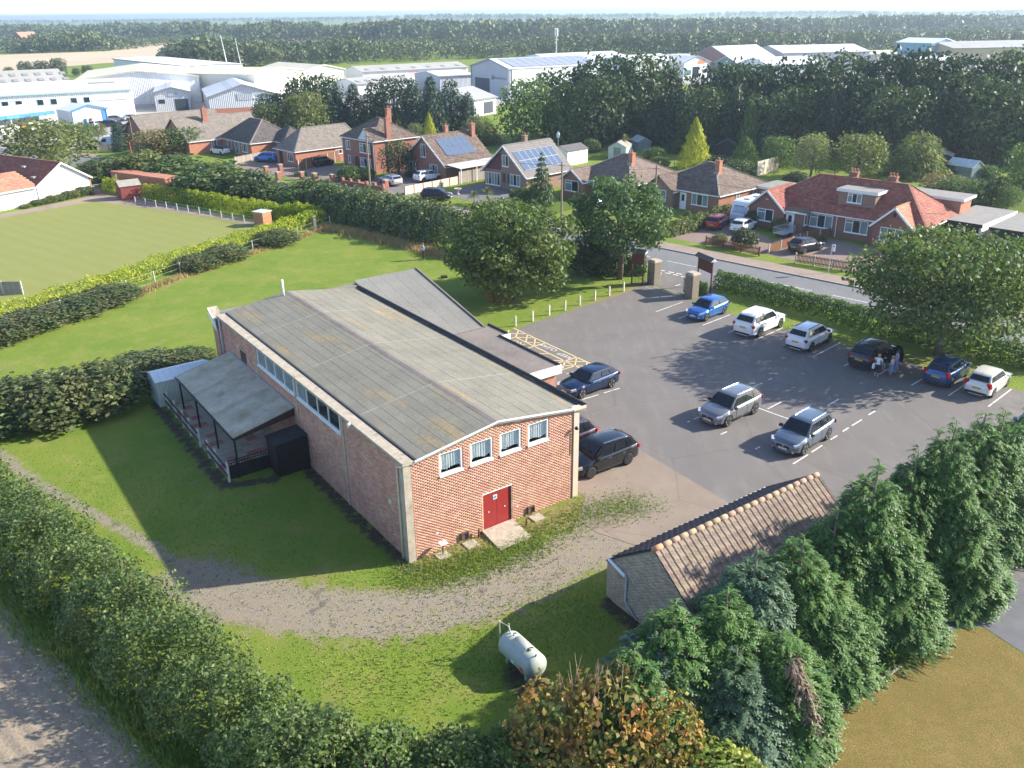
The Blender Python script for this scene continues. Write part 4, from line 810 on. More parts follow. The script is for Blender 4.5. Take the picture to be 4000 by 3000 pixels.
    # face and tail
    for sgn in (1, -1):
        MB().box(-.17, -.09, -.06, .17, .09, .06).build('headlight', M_HEAD, root, loc=(hx - .19, sgn * (W / 2 * .80), .745 * cz), rot=(0, R(14), -sgn * R(34)))
        MB().box(-.09, -.13, -.16 if rear_lamp_tall else -.09, .09, .13, .16 if rear_lamp_tall else .09).build('tail_light', M_TAIL, root, loc=(-hx + .12, sgn * (W / 2 * .80), tz - (.10 if rear_lamp_tall else .18)), rot=(0, R(-12), sgn * R(22)))
        m = MB().box(-.10, -.09, -.07, .08, .09, .07).build('door_mirror', pm if not S.get('clad') else M_TRIM, root, loc=(xc - .28, sgn * (W / 2 + .06), cz + .06))
        for x in ((xf - .35, xf - 1.35) if doors == 4 else (xf - .55,)): MB().box(x - .10, -.012, cz - .13, x + .10, .012, cz - .10).build('door_handle', M_CHR if chrome else pm, root, loc=(0, sgn * (W / 2 + .002), 0))
        for x in ((.62, -.42, -1.18) if doors == 4 else (.62, -.62)): MB().box(x - .006, -.004, .36, x + .006, .004, cz - .02).build('door_gap', M_INK, root, loc=(0, sgn * (W / 2 - .004), 0))
        if S.get('rails'): MB().bar((xf - .15, sgn * (yr - .10), zr + .085), (xr + .15, sgn * (yr - .12), zr + .075), .035, .035).build('roof_rail', M_CHR if chrome else M_TRIM, root)
        if S.get('clad'): MB().box(-wb / 2 + r + .12, -.015, sill - .02, wb / 2 - r - .06, .015, sill + .11).build('sill_cladding', M_TRIM, root, loc=(0, sgn * (W / 2 - .02), 0))
        MB().tube([(hx - .09, sgn * W * .33, .36), (hx + .0, sgn * W * .33, .36)], .05, 8).build('fog_light', M_HEAD, root)
    MB().box(hx - .10, -.40, .46 * cz, hx + .012, .40, .66 * cz).build('grille', M_TRIM, root); MB().box(hx - .12, -.62, .24, hx - .002, .62, .34).build('lower_grille', M_TRIM, root)
    MB().box(-hx - .004, -.66, .26, -hx + .15, .66, .42).build('rear_valance', M_TRIM, root)
    if chrome: MB().bar((hx + .008, -.42, .67 * cz), (hx + .008, .42, .67 * cz), .03, .02).build('grille_trim', M_CHR, root)
    MB().lathe([(.001, 0), (.055, 0), (.055, .015), (.001, .02)], 12, axis='x', c=(hx + .008, 0, .60 * cz)).build('badge', M_CHR, root)
    fp = MB().box(hx + .012, -.26, .40, hx + .028, .26, .51).build('number_plate', M_PLW, root); rp = MB().box(-hx - .022, -.26, tz - .40, -hx + .01, .26, tz - .29).build('number_plate', M_PLY, root)
    if plate:
        text('plate_lettering', plate, .095, M_INK, fp, (hx + .0295, 0, .452), (R(90), 0, R(90)), .0005); text('plate_lettering', plate, .095, M_INK, rp, (-hx - .0235, 0, tz - .348), (R(90), 0, R(-90)), .0005)
    MB().tube([(xr + .12, 0, zr + .06), (xr + .02, 0, zr + .14)], .012, 5).build('aerial', M_TRIM, root)
    if soft_top: MB().box(xr, -.6, zr - .02, xf, .6, zr + .06).build('soft_top', M_TRIM, root)
    return root
def by_wheels(pf, pr, side, style, shift=0):
    """centre and heading from the ground contacts of the front and rear wheel on the side we see (+1 left, -1 right)"""
    S = ST[style]; h = ang(pr, pf); m = (np.array(pf) + np.array(pr)) / 2; lf = np.array([-math.sin(h), math.cos(h), 0])
    return m - lf * side * (S['W'] / 2 - .06), h
BLUE1, BLUE2, BLUE3 = paint('bright_blue', (.035, .16, .50)), paint('navy', (.012, .03, .085)), paint('deep_blue', (.015, .065, .20))
WHT, SLV = paint('white', (.80, .80, .80), 0, .3), paint('silver', (.55, .56, .57)); GRY, GRB = paint('grey', (.20, .21, .23)), paint('blue_grey', (.13, .17, .22))
BLK, PUR, CRM, REDP = paint('black', (.010, .011, .014), .3, .22), paint('plum_black', (.035, .022, .034), .5), paint('cream_white', (.72, .70, .64), .1), paint('wine_red', (.30, .025, .03))
CP = 'cars in the hall car park'
def park(name, label, style, pm, pf, pr, side, group=CP, h=None, **k):
    c, hd = by_wheels(pf, pr, side, style); return make_car(name, label, style, pm, c, hd if h is None else h, group, **k)
HB = R(43.4)
park('hatchback', 'bright blue three-door hatchback nearest the gate, facing out of its bay', 'hatch', BLUE1, g3(1235, 232), g3(1390, 172), 1, h=HB + PI, plate='KX19 FRD', doors=2)
park('large_suv', 'large white SUV with chrome-edged windows beside the bright blue hatchback', 'bigsuv', WHT, g3(1868, 290), g3(1700, 370), -1, h=HB, chrome=True, plate='YK07 LMW')
park('white_suv', 'white SUV with dark cladding, second white car from the gate', 'suv', WHT, g4(520, 190), g4(380, 275), -1, h=HB, plate='FN70 XHB')
park('dark_suv', 'dark SUV with its doors open and people standing beside it', 'suv', paint('midnight', (.03, .035, .05)), g4(1080, 345), g4(915, 438), -1, h=HB, open_door=True, plate='AO15 PWX')
park('compact_car', 'blue compact car with roof rails under the oak, next to the cream hatchback', 'mini', BLUE3, g4(1715, 482), g4(1580, 590), -1, h=HB, rear_lamp_tall=True, plate='SY12 WDR')
park('cream_hatchback', 'cream white hatchback at the right end of the hedge row', 'hatch', CRM, g4(2055, 575), g4(1945, 672), -1, h=HB, rear_lamp_tall=True, plate='GX55 HYK')
park('grey_suv', 'mid grey SUV with large silver-edged grille in the middle of the car park', 'suv', GRY, g3(1420, 1145), g3(1650, 1035), 1, plate='AK64 NVF', chrome=True)
park('blue_grey_suv', 'blue grey SUV nearest the conifers in the middle of the car park', 'suv', GRB, g4(310, 1170), g4(512, 1038), 1, plate='AF69 WDH', chrome=True)
park('navy_hatchback', 'navy five-door hatchback with bright wheels beside the hall extension', 'sport', BLUE2, g3(165, 900), g3(418, 808), 1, plate='AU17 OXK', chrome=True)
c_, h_ = by_wheels(g3(235, 1597), g3(565, 1472), 1, 'suv')
make_car('black_suv', 'black SUV with black wheels parked by the end of the hall', 'suv', BLK, c_, h_, CP, 'LB20 KVN', True, chrome=True)
off = G(2331, 1672, .95) - G(2494, 1731, .95)
make_car('plum_suv', 'plum dark SUV half hidden by the hall corner, behind the black SUV', 'suv', PUR, c_ + off, h_, CP, 'WR14 TJO', chrome=True)
make_car('blue_car', 'blue car at the right edge of the car park, almost hidden by conifers', 'hatch', BLUE1, G(4035, 1700), HB + PI, CP)
DV = 'cars on house drives'
c2a = lambda x, y: G(2000 + x / 2.212, 600 + y / 2.212); c3b = lambda x, y: G(3000 + x / 2.212, 600 + y / 2.212); c1g = lambda x, y: G(1000 + x / 2.212, 500 + y / 2.212); c0 = lambda x, y: G(x / 2.212, y / 2.212)
park('red_estate', 'wine red estate car on the block paved drive by the hedge', 'estate', REDP, c2a(1882, 608), c2a(1792, 668), -1, DV, plate='LX13 BVD')
park('white_hatchback', 'white hatchback on the block paved drive beside the red estate', 'sport', WHT, c2a(2105, 648), c2a(2005, 700), -1, DV)
park('dark_hatchback', 'dark grey five-door hatchback behind the picket fence of the red-roofed semi', 'hatch', paint('graphite', (.03, .033, .04)), c3b(438, 842), c3b(322, 868), -1, DV, rear_lamp_tall=True, plate='VA58 KYW')
make_car('silver_car', 'silver car behind the slim oak on the bungalow drive', 'hatch', SLV, G(2335, 805), R(225), DV)
park('silver_estate', 'silver estate car on the drive of the two-storey brick house', 'estate', SLV, c1g(1078, 480), c1g(1163, 506), 1, DV)
make_car('white_crossover', 'white crossover behind the pale panelled wall', 'suv', WHT, G(1672, 706), R(40), DV)
park('black_mpv', 'black compact people carrier on the forecourt by the urn planter', 'mpv', BLK, c1g(1618, 632), c1g(1475, 628), -1, DV)
park('black_mini', 'small black hatchback beside the brown panel fence', 'mini', BLK, c1g(652, 322), c1g(545, 338), -1, DV)
park('blue_suv', 'blue SUV on the tan drive left of the brick gate piers', 'suv', BLUE1, c1g(30, 296), c1g(112, 300), 1, DV)
park('white_convertible', 'white small car with black soft top by the hipped bungalow', 'mini', WHT, c0(1815, 1330), c0(1925, 1345), 1, DV, roof_m=M_TRIM)
DL = 'cars by the white showroom'
for i, (px, hd, pm, nm, lb) in enumerate((((455, 475), 20, GRY, 'grey_saloon', 'grey car parked against the white showroom wall'), ((440, 495), 25, paint('graphite', (0, 0, 0)), 'dark_car', 'dark car just in front of the showroom wall by the columnar tree'), ((520, 470), 30, SLV, 'pale_car', 'pale silver car at the corner of the white showroom'), ((315, 492), 70, BLUE3, 'blue_saloon', 'dark blue car in front of the blue-framed workshop'), ((380, 498), 80, SLV, 'silver_saloon', 'silver car by the workshop entrance behind the young tree'), ((590, 592), 30, SLV, 'silver_hatchback', 'silver car glimpsed behind the brown-tinged garden bush'), ((650, 592), 30, BLUE2, 'navy_car', 'navy car glimpsed behind the green garden bush'))):
    make_car(nm, lb, ('sport', 'estate', 'hatch', 'hatch', 'mpv', 'hatch', 'hatch')[i], pm, G(*px), R(hd), DL)
# white van, caravan, trailer
M_VAN = mat('van_white', (.80, .80, .80), .35, .03, coat=.5)
def make_van():
    t = thing('van', 'white van parked on the verge by the columnar tree', 'van', G(432, 574), R(200)); L, W = 5.0, 1.9
    MB().prism([(-2.5, .3), (2.45, .3), (2.5, .75), (1.75, 1.05), (1.1, 1.85), (.9, 2.0), (-2.4, 2.05), (-2.5, 1.9)], -W / 2, W / 2).build('body', M_VAN, t)
    MB().add([(1.78, -.8, 1.07), (1.78, .8, 1.07), (1.16, .72, 1.8), (1.16, -.72, 1.8)], [(0, 1, 2, 3)]).build('windscreen', CGLASS, t)
    for s in (1, -1):
        MB().add([(1.5, s * .957, 1.1), (.5, s * .957, 1.1), (.5, s * .957, 1.7), (1.05, s * .957, 1.7)], [(0, 1, 2, 3)]).build('side_window', CGLASS, t); MB().box(2.3, s * .75 - .12, .7, 2.52, s * .75 + .12, .86).build('headlight', M_HEAD, t); MB().box(-2.52, s * .85 - .08, .8, -2.4, s * .85 + .08, 1.3).build('tail_light', M_TAIL, t)
        for x in (1.55, -1.5): w, rm = wheel_mesh(.33, True); o = link('wheel', w, t, (x, s * .87, .33), 0 if s == 1 else PI); link('rim', rm, o)
make_van()
def make_caravan():
    p = G(2885, 873); t = thing('caravan', 'white touring caravan parked between the bungalow and the red-roofed semi', 'caravan', p, R(45))
    MB().prism([(-.15, .45), (5.6, .45), (5.7, 1.2), (5.55, 2.4), (5.2, 2.58), (.7, 2.58), (.35, 2.45), (-.25, 1.1)], -1.1, 1.1).build('body', M_VAN, t)
    w = MB().add([(-.235, -.85, 1.25), (-.235, .85, 1.25), (.17, .85, 2.05), (.17, -.85, 2.05)], [(0, 1, 2, 3)]).build('front_window', mat('grey_seal', (.22, .22, .25), .4), t)
    for a, b in ((-.82, -.38), (-.34, .34), (.38, .82)): MB().add([(-.255, a, 1.3), (-.255, b, 1.3), (.15, b, 2.0), (.15, a, 2.0)], [(0, 1, 2, 3)]).build('pane', mat('tinted_pane', (.42, .44, .5), .15), w)
    MB().box(1.2, -.35, 2.59, 1.7, .35, 2.66).build('roof_light', mat('grey_seal', (0, 0, 0)), t); MB().box(3.2, -.3, 2.59, 3.7, .3, 2.66).build('roof_light', MATS['grey_seal'], t)
    text('lettering', 'Lunar', .22, mat('grey_ink', (.2, .2, .22)), t, (.30, 0, 2.30), (R(65), 0, R(-90)), .002)
    for s in (1, -1): w_, rm = wheel_mesh(.31, False); o = link('wheel', w_, t, (2.8, s * 1.02, .31), 0 if s == 1 else PI); link('rim', rm, o)
    MB().bar((-.1, 0, .45), (-1.1, 0, .45), .1, .08).build('drawbar', M_RIM, t); MB().box(-.75, -.2, .0, -.35, .2, .5).build('gas_locker', mat('blue_gas', (.05, .2, .5), .5), t)
make_caravan()
def make_trailer():
    t = thing('trailer', 'galvanised mesh-sided trailer in front of the red-roofed semi', 'trailer', G(3060, 925), R(40)); M_GAL = mat('galvanised', (.45, .48, .50), .45, .1, 6, metal=.5)
    MB().box(-1.1, -.65, .45, 1.1, .65, .55).build('bed', M_GAL, t)
    for s in (1, -1):
        MB().bar((-1.1, s * .65, 1.15), (1.1, s * .65, 1.15), .04, .04).build('rail', M_GAL, t); w_, rm = wheel_mesh(.28, False); link('wheel', w_, t, (0, s * .78, .28), 0 if s == 1 else PI)
        for k in range(12): MB().bar((-1.1 + k * .2, s * .65, .55), (-1.1 + k * .2, s * .65, 1.15), .02, .02).build('mesh_bar', M_GAL, t)
    for x in (-1.1, 1.1):
        MB().bar((x, -.65, 1.15), (x, .65, 1.15), .04, .04).build('rail', M_GAL, t)
        for k in range(7): MB().bar((x, -.6 + k * .2, .55), (x, -.6 + k * .2, 1.15), .02, .02).build('mesh_bar', M_GAL, t)
    MB().box(-1.16, -.26, .48, -1.12, .26, .60).build('number_plate', M_PLY, t)
make_trailer()
# ================================================================== HOUSES ALONG THE ROAD
M_B1 = brickmat('red_brick', (.30, .115, .075), (.38, .165, .11), (.36, .29, .24)); M_B2 = brickmat('orange_brick', (.42, .155, .085), (.48, .21, .13), (.42, .33, .26)); M_B3 = brickmat('brown_brick', (.26, .155, .11), (.32, .20, .145), (.35, .29, .24)); M_B4 = brickmat('dark_red_brick', (.24, .095, .07), (.30, .13, .095), (.33, .27, .23))
T_BRN = mat('brown_tiles', (.155, .115, .095), .9, .18, 1.5, island=.30, blotch=((.25, .21, .16), 1.3, .62)); T_DRK = mat('dark_tiles', (.115, .098, .092), .85, .15, 1.5, island=.22, blotch=((.2, .19, .165), 1.1, .64)); T_RED = mat('red_tiles', (.30, .105, .075), .85, .18, 1.2, island=.22, blotch=((.20, .09, .07), .8, .58)); T_GRY = mat('grey_tiles', (.22, .19, .165), .9, .14, 1.5, island=.16, blotch=((.30, .27, .24), 1.2, .62))
M_FASC = M_WHITE; M_DOORW = M_UPVC; M_CHIM = M_B1; M_FLAT = mat('flat_felt', (.26, .245, .225), .9, .12, 1.2)
def slope(t, poly, tm, name='roof', tw=.30, tl=.34, th=.07):
    """a roof slope: poly runs eave-left, eave-right, then up and round; tiles laid in courses that overlap"""
    P = [np.array(p, float) for p in poly]; e = unit(P[1] - P[0]); nrm = None
    for q in P[2:]:
        nn = np.cross(e, q - P[0])
        if np.linalg.norm(nn) > 1e-6: nrm = unit(nn); break
    up = np.cross(nrm, e); rf_ = MB().plate([tuple(p) for p in P], th).build(name, tm, t)
    uv = np.array([[(p - P[0]) @ e, (p - P[0]) @ up] for p in P]); u0, u1, v1 = uv[:, 0].min(), uv[:, 0].max(), uv[:, 1].max()
    us, vs_ = np.meshgrid(np.arange(u0, u1, tw), np.arange(0, v1, tl)); row = np.round(vs_ / tl).astype(int); us = us + (row % 2) * tw / 2
    c = np.stack([us.ravel() + tw / 2, vs_.ravel() + tl / 2], 1); ok = inside(c, [tuple(p) for p in uv]); c = c[ok]
    if len(c) == 0: return rf_
    rgn = np.random.default_rng(len(c)); N = len(c); V = np.zeros((N, 6, 3)); g = .012; lift = .032 + rgn.uniform(-.006, .012, N)
    for k, (du, dv, dz) in enumerate(((-tw / 2 + g, -tl / 2, 1), (tw / 2 - g, -tl / 2, 1), (tw / 2 - g, tl / 2, .12), (-tw / 2 + g, tl / 2, .12), (-tw / 2 + g, -tl / 2, 0), (tw / 2 - g, -tl / 2, 0))):
        V[:, k] = P[0] + (c[:, :1] + du) * e + (c[:, 1:] + dv) * up + nrm * (lift * dz)[:, None]
    o = np.arange(N)[:, None] * 6; F = np.concatenate([o + np.array([0, 1, 2, 3]), o + np.array([4, 5, 1, 0])])
    kind(link('roof_tiling', idx_mesh('roof_tiling', V.reshape(-1, 3), F, tm), rf_), 'stuff'); return rf_
def wallbox(t, x0, y0, x1, y1, h, m, name='wall'): return MB().box(x0, y0, 0, x1, y1, h).build(name, m, t)
def gable_y(t, x0, x1, y0, y1, ez, rz, bm_, tm, ov=.3, back=True, xr=None, board=True):
    """ridge runs away from the road; gable wall faces the front"""
    xm = (x0 + x1) / 2 if xr is None else xr; MB().prism([(x0, 0), (x1, 0), (x1, ez), (xm, rz - .1), (x0, ez)], y0, y1).build('wall', bm_, t)
    kl = (rz - ez) / (xm - x0); kr = (rz - ez) / (x1 - xm)
    slope(t, [(x0 - ov, y1 + (.2 if back else 0), ez - kl * ov), (x0 - ov, y0 - ov, ez - kl * ov), (xm, y0 - ov, rz), (xm, y1 + (.2 if back else 0), rz)], tm)
    slope(t, [(x1 + ov, y0 - ov, ez - kr * ov), (x1 + ov, y1 + (.2 if back else 0), ez - kr * ov), (xm, y1 + (.2 if back else 0), rz), (xm, y0 - ov, rz)], tm)
    if board:
        MB().bar((x0 - ov, y0 - ov - .03, ez - kl * ov - .06), (xm, y0 - ov - .03, rz - .07), .05, .2).build('barge_board', M_FASC, t); MB().bar((xm, y0 - ov - .03, rz - .07), (x1 + ov, y0 - ov - .03, ez - kr * ov - .06), .05, .2).build('barge_board', M_FASC, t)
    MB().bar((x1 + ov + .04, y0 - ov, ez - kr * ov - .05), (x1 + ov + .04, y1, ez - kr * ov - .05), .09, .11).build('gutter', M_FASC, t)
    MB().bar((xm, y0 - ov, rz + .03), (xm, y1, rz + .03), .22, .09).build('ridge', tm, t)
def hip(t, x0, x1, y0, y1, ez, rz, ra, rb, bm_, tm, ov=.3, ridge_m=None, walls=True):
    """hipped roof with ridge from ra=(x,y) to rb=(x,y)"""
    if walls: wallbox(t, x0, y0, x1, y1, ez - .02, bm_)
    X0, X1, Y0, Y1 = x0 - ov, x1 + ov, y0 - ov, y1 + ov; ez -= .05; A, B_ = (*ra, rz), (*rb, rz); rm_ = ridge_m or tm
    if abs(ra[0] - rb[0]) >= abs(ra[1] - rb[1]):
        sl_ = [[(X0, Y0, ez), (X1, Y0, ez), B_, A], [(X1, Y1, ez), (X0, Y1, ez), A, B_], [(X1, Y0, ez), (X1, Y1, ez), B_], [(X0, Y1, ez), (X0, Y0, ez), A]]; hips = [(A, (X0, Y0, ez)), (A, (X0, Y1, ez)), (B_, (X1, Y0, ez)), (B_, (X1, Y1, ez))]
    else:
        sl_ = [[(X0, Y0, ez), (X1, Y0, ez), A], [(X1, Y1, ez), (X0, Y1, ez), B_], [(X1, Y0, ez), (X1, Y1, ez), B_, A], [(X0, Y1, ez), (X0, Y0, ez), A, B_]]; hips = [(A, (X0, Y0, ez)), (A, (X1, Y0, ez)), (B_, (X0, Y1, ez)), (B_, (X1, Y1, ez))]
    for s_ in sl_: slope(t, s_, tm)
    for a, b in hips + [(A, B_)]: MB().bar((a[0], a[1], a[2] + .05), (b[0], b[1], b[2] + .05), .22, .07).build('hip_tiles', rm_, t)
    MB().bar((X0, Y0 - .04, ez - .06), (X1, Y0 - .04, ez - .06), .09, .11).build('gutter', M_FASC, t); MB().bar((X1 + .04, Y0, ez - .06), (X1 + .04, Y1, ez - .06), .09, .11).build('gutter', M_FASC, t)
def window(t, x, y, z, w, h, rot=0, cols=2, transom=0.0, pane_m=None, sill=True, name='window', curtains=True):
    """white framed window; (x,y,z) is the lower left outer corner, the wall runs along +x before rot"""
    f = .07; mb = MB().box(0, -.05, 0, w, .03, f).box(0, -.05, h - f, w, .03, h).box(0, -.05, f, f, .03, h - f).box(w - f, -.05, f, w, .03, h - f)
    for k in range(1, cols): mb.box(w * k / cols - f / 2, -.05, f, w * k / cols + f / 2, .03, h - f)
    if transom: mb.box(f, -.045, h * transom, w * (1 / cols) - f / 2, .03, h * transom + f)
    o = mb.build(name, M_UPVC, t, loc=(x, y, z), rot=rot)
    for k in range(cols):
        a, b = w * k / cols + f / 2, w * (k + 1) / cols - f / 2; pm_ = pane_m or ((M_GLASSP, M_GLASS, M_GLASSP)[k % 3] if curtains else M_GLASS)
        MB().box(a, -.012, f, b, .004, h - f).build('pane', pm_, o)
    if sill: MB().box(-.06, -.12, -.07, w + .06, .02, -.002).build('sill', M_FASC, o)
    return o
def door(t, x, y, z, w, h, m, rot=0, glass=True):
    o = MB().box(0, -.05, 0, w, .02, h).build('door', m, t, loc=(x, y, z), rot=rot)
    if glass: MB().box(w * .28, -.06, h * .5, w * .72, -.051, h * .88).build('pane', M_GLASS, o)
    MB().box(w * .1, -.09, h * .46, w * .1 + .04, -.051, h * .53).build('handle', M_CHR, o); return o
def chimney(t, x, y, z0, z1, w=.6, d=.6, m=None, pots=1):
    c = MB().box(x - w / 2, y - d / 2, z0, x + w / 2, y + d / 2, z1).box(x - w / 2 - .05, y - d / 2 - .05, z1, x + w / 2 + .05, y + d / 2 + .05, z1 + .12).build('chimney', m or M_B2, t)
    for k in range(pots): MB().lathe([(.10, 0), (.13, .05), (.10, .1), (.09, .34), (.12, .38)], 10, c=(x + (k - (pots - 1) / 2) * .35, y, z1 + .12)).build('chimney_pot', mat('terracotta', (.45, .18, .10), .8), c)
    MB().box(x - w / 2 - .08, y - d / 2 - .1, z0 + .02, x + w / 2 + .02, y - d / 2 - .002, z0 + .55).build('flashing', mat('lead_grey', (.34, .34, .34)), c)
def solar(t, o, u, v, nu, nv, w, h, m, fm):
    """solar panels laid on a roof plane: corner o, unit vectors u, v"""
    u = Vector(u); v = Vector(v); n_ = u.cross(v)
    for i in range(nu):
        for j in range(nv):
            a = Vector(o) + u * (i * (w + .02)) + v * (j * (h + .02)) + n_ * .10; p = MB().plate([a, a + u * w, a + u * w + v * h, a + v * h], .035).build('solar_panel', fm, t); b = a + (u + v) * .035 + n_ * .004
            MB().plate([b, b + u * (w - .07), b + u * (w - .07) + v * (h - .07), b + v * (h - .07)], .003).build('cell_sheet', m, p)
M_SOL = mat('solar_cells', (.10, .135, .20), .18, .08, 6, spec=.7); M_ALU = mat('aluminium', (.6, .62, .64), .35, .05, 5, metal=.6); M_PVB = mat('panel_frame_dark', (.12, .14, .18), .3)
HG = 'houses along the road'
# --- red-roofed semi
t = thing('semi_detached_house', 'red-tiled semi-detached bungalows with a flat-roofed dormer', 'house', (28.0, 98.2, 0), R(-45), HG)
hip(t, .3, 19.1, .3, 9.0, 2.5, 5.7, (5.4, 4.65), (15.2, 4.65), M_B4, T_RED, ridge_m=mat('red_ridge', (.34, .15, .10), .85))
gable_y(t, 0, 4.4, -1.0, 4.4, 2.4, 4.35, M_B4, T_RED, back=False); gable_y(t, 14.3, 18.4, -.7, 4.2, 2.4, 4.3, M_B4, mat('orange_tiles', (.42, .19, .125), .85, .15, 1.2, island=.18), back=False)
window(t, 1.15, -1.02, .85, 2.0, 1.35, cols=2, transom=.7); window(t, 6.9, .26, .8, 2.6, 1.4, cols=3, transom=.72); window(t, 10.9, .26, .8, 2.5, 1.4, cols=3, transom=.72); window(t, 15.1, -.72, .8, 2.3, 1.35, cols=3)
wallbox(t, 4.45, -.75, 6.6, .3, 2.3, M_B4, 'porch_wall'); door(t, 4.6, -.76, .1, .95, 2.0, M_UPVC); window(t, 6.62, -.55, .9, .75, 1.2, rot=R(90), cols=1); MB().plate([(4.3, -1.05, 2.32), (7.1, -1.05, 2.32), (7.1, .35, 2.62), (4.3, .35, 2.62)], .08).build('porch_roof', T_BRN, t); MB().bar((4.3, -1.08, 2.26), (7.1, -1.08, 2.26), .05, .14).build('fascia', M_FASC, t)
d = MB().box(9.3, 1.35, 3.2, 13.3, 4.9, 4.98).build('dormer', M_B3, t); MB().box(9.1, 1.1, 4.98, 13.55, 5.1, 5.10).build('dormer_roof', M_FLAT, d); MB().box(9.08, 1.06, 4.80, 13.57, 1.1, 5.08).box(13.55, 1.1, 4.80, 13.6, 4.6, 5.08).build('fascia', M_FASC, d); window(t, 10.3, 1.33, 3.72, 1.55, 1.0, cols=3, transom=.72)
chimney(t, 8.9, 5.4, 4.9, 6.1, .9, .6, M_B4, 3); chimney(t, 13.2, 5.4, 4.9, 6.1, .9, .6, M_B4, 3)
MB().box(13.6, 8.8, 0, 19.4, 12.0, 4.0).build('rear_wing', M_B2, t); MB().box(13.4, 8.6, 4.0, 19.7, 12.3, 4.14).build('rear_wing_roof', M_FLAT, t); MB().box(19.7, 8.6, 3.86, 19.75, 12.3, 4.13).box(13.4, 8.55, 3.86, 19.75, 8.6, 4.13).build('fascia', M_FASC, t)
for x in (9.95, 14.1): MB().tube([(x, .2, .05), (x, .2, 2.3)], .05, 8).build('downpipe', M_UPVC, t)
MB().box(16.2, -.75, 3.3, 16.45, -.73, 3.7).build('alarm_box', M_INK, t); MB().box(2.05, -1.06, 3.25, 2.35, -1.03, 3.32).build('house_light', M_UPVC, t)
# --- brown hipped bungalow
t = thing('bungalow', 'brick bungalow with mossy brown hipped roof beside the caravan', 'house', (17.3, 109.6, 0), R(-48), HG)
hip(t, .2, 10.4, 1.0, 11.6, 2.45, 5.2, (4.9, 6.0), (6.1, 6.0), M_B1, T_BRN, ridge_m=mat('pale_ridge', (.30, .27, .22), .9)); gable_y(t, 0, 4.3, 0, 5.5, 2.4, 3.95, M_B3, T_BRN, back=False, board=False)
window(t, 1.0, -.02, .85, 2.3, 1.35, cols=3); door(t, 4.75, .96, .05, .95, 2.05, M_UPVC); window(t, 6.5, .96, .85, 2.4, 1.35, cols=3); window(t, 10.42, 4.6, .9, .6, 1.2, rot=R(90), cols=1); window(t, 10.42, 8.2, .3, 1.6, 1.8, rot=R(90), cols=2)
chimney(t, 7.6, 4.5, 3.9, 5.7, .62, .62, M_B2, 1)
MB().box(10.45, 9.0, 0, 13.4, 13.5, 2.5).build('flat_wing', M_B2, t); MB().box(10.3, 8.8, 2.5, 13.7, 13.7, 2.62).build('flat_roof', M_FLAT, t); MB().box(10.3, 8.72, 2.30, 13.75, 8.79, 2.64).box(13.71, 8.8, 2.30, 13.77, 13.7, 2.64).build('fascia', M_FASC, t); window(t, 11.2, 8.98, .9, 1.6, 1.1, cols=2); window(t, 13.42, 9.8, .5, 1.8, 1.6, rot=R(90), cols=3)
# --- brown hipped bungalow with lawn
t = thing('bungalow', 'brick bungalow with ribbed brown hipped roof behind the front lawn', 'house', (6.9, 116.0, 0), R(-46), HG)
T_RIB = mat('ribbed_brown_tiles', (.19, .14, .12), .9, .15, 1.5, island=.2); hip(t, .3, 10.6, 1.4, 12.4, 2.45, 5.25, (5.0, 6.9), (6.0, 6.9), M_B1, T_RIB, ridge_m=MATS['pale_ridge']); gable_y(t, 0, 3.9, 0, 6, 2.4, 3.75, M_B1, T_RIB, back=False)
window(t, .75, -.02, .85, 2.4, 1.4, cols=2, transom=.7); door(t, 4.4, 1.36, .05, .95, 2.05, M_UPVC); window(t, 6.6, 1.36, .85, 2.4, 1.35, cols=3); chimney(t, 7.7, 5.2, 4.0, 5.7, .65, .65, M_B2, 1); window(t, 10.62, 5, .9, 1.2, 1.1, rot=R(90), cols=2)
# --- chalet with two rows of solar panels
t = thing('chalet_house', 'brick chalet with white bargeboards and two rows of solar panels', 'house', (-3.6, 123.8, 0), R(-45), HG)
gable_y(t, 0, 8.3, 0, 9.2, 2.4, 6.0, M_B3, mat('smooth_grey_tiles', (.21, .19, .18), .85, .08, 1.5, island=.08), ov=.4); rx_ = 8.3 / 2; sx_ = math.atan2(3.6, 4.15)
MB().prism([(.05, 2.55), (3.4, 2.55), (3.4, 4.9), (2.6, 4.55)], -.04, -.012).build('cladding', mat('maroon_boards', (.12, .03, .035), .7, .1, 2), t)
window(t, 3.75, -.02, 3.15, 1.2, 1.5, cols=2); w = window(t, .35, -.03, .35, 2.9, 1.75, cols=5); window(t, 5.2, -.02, .7, 1.95, 1.55, cols=3)
for x in (3.75, 4.75): MB().box(x, -.06, .9, x + .5, -.02, 2.2).build('trellis', mat('dark_brown_paint', (0, 0, 0)), t)
solar(t, (7.75, .35, 2.4 + (8.3 - 7.75) * 3.6 / 4.15), (0, 1, 0), (-math.cos(sx_), 0, math.sin(sx_)), 7, 2, 1.12, 1.68, M_SOL, M_ALU); chimney(t, 3.6, 4.6, 5.3, 6.7, .6, .6, M_B3, 1)
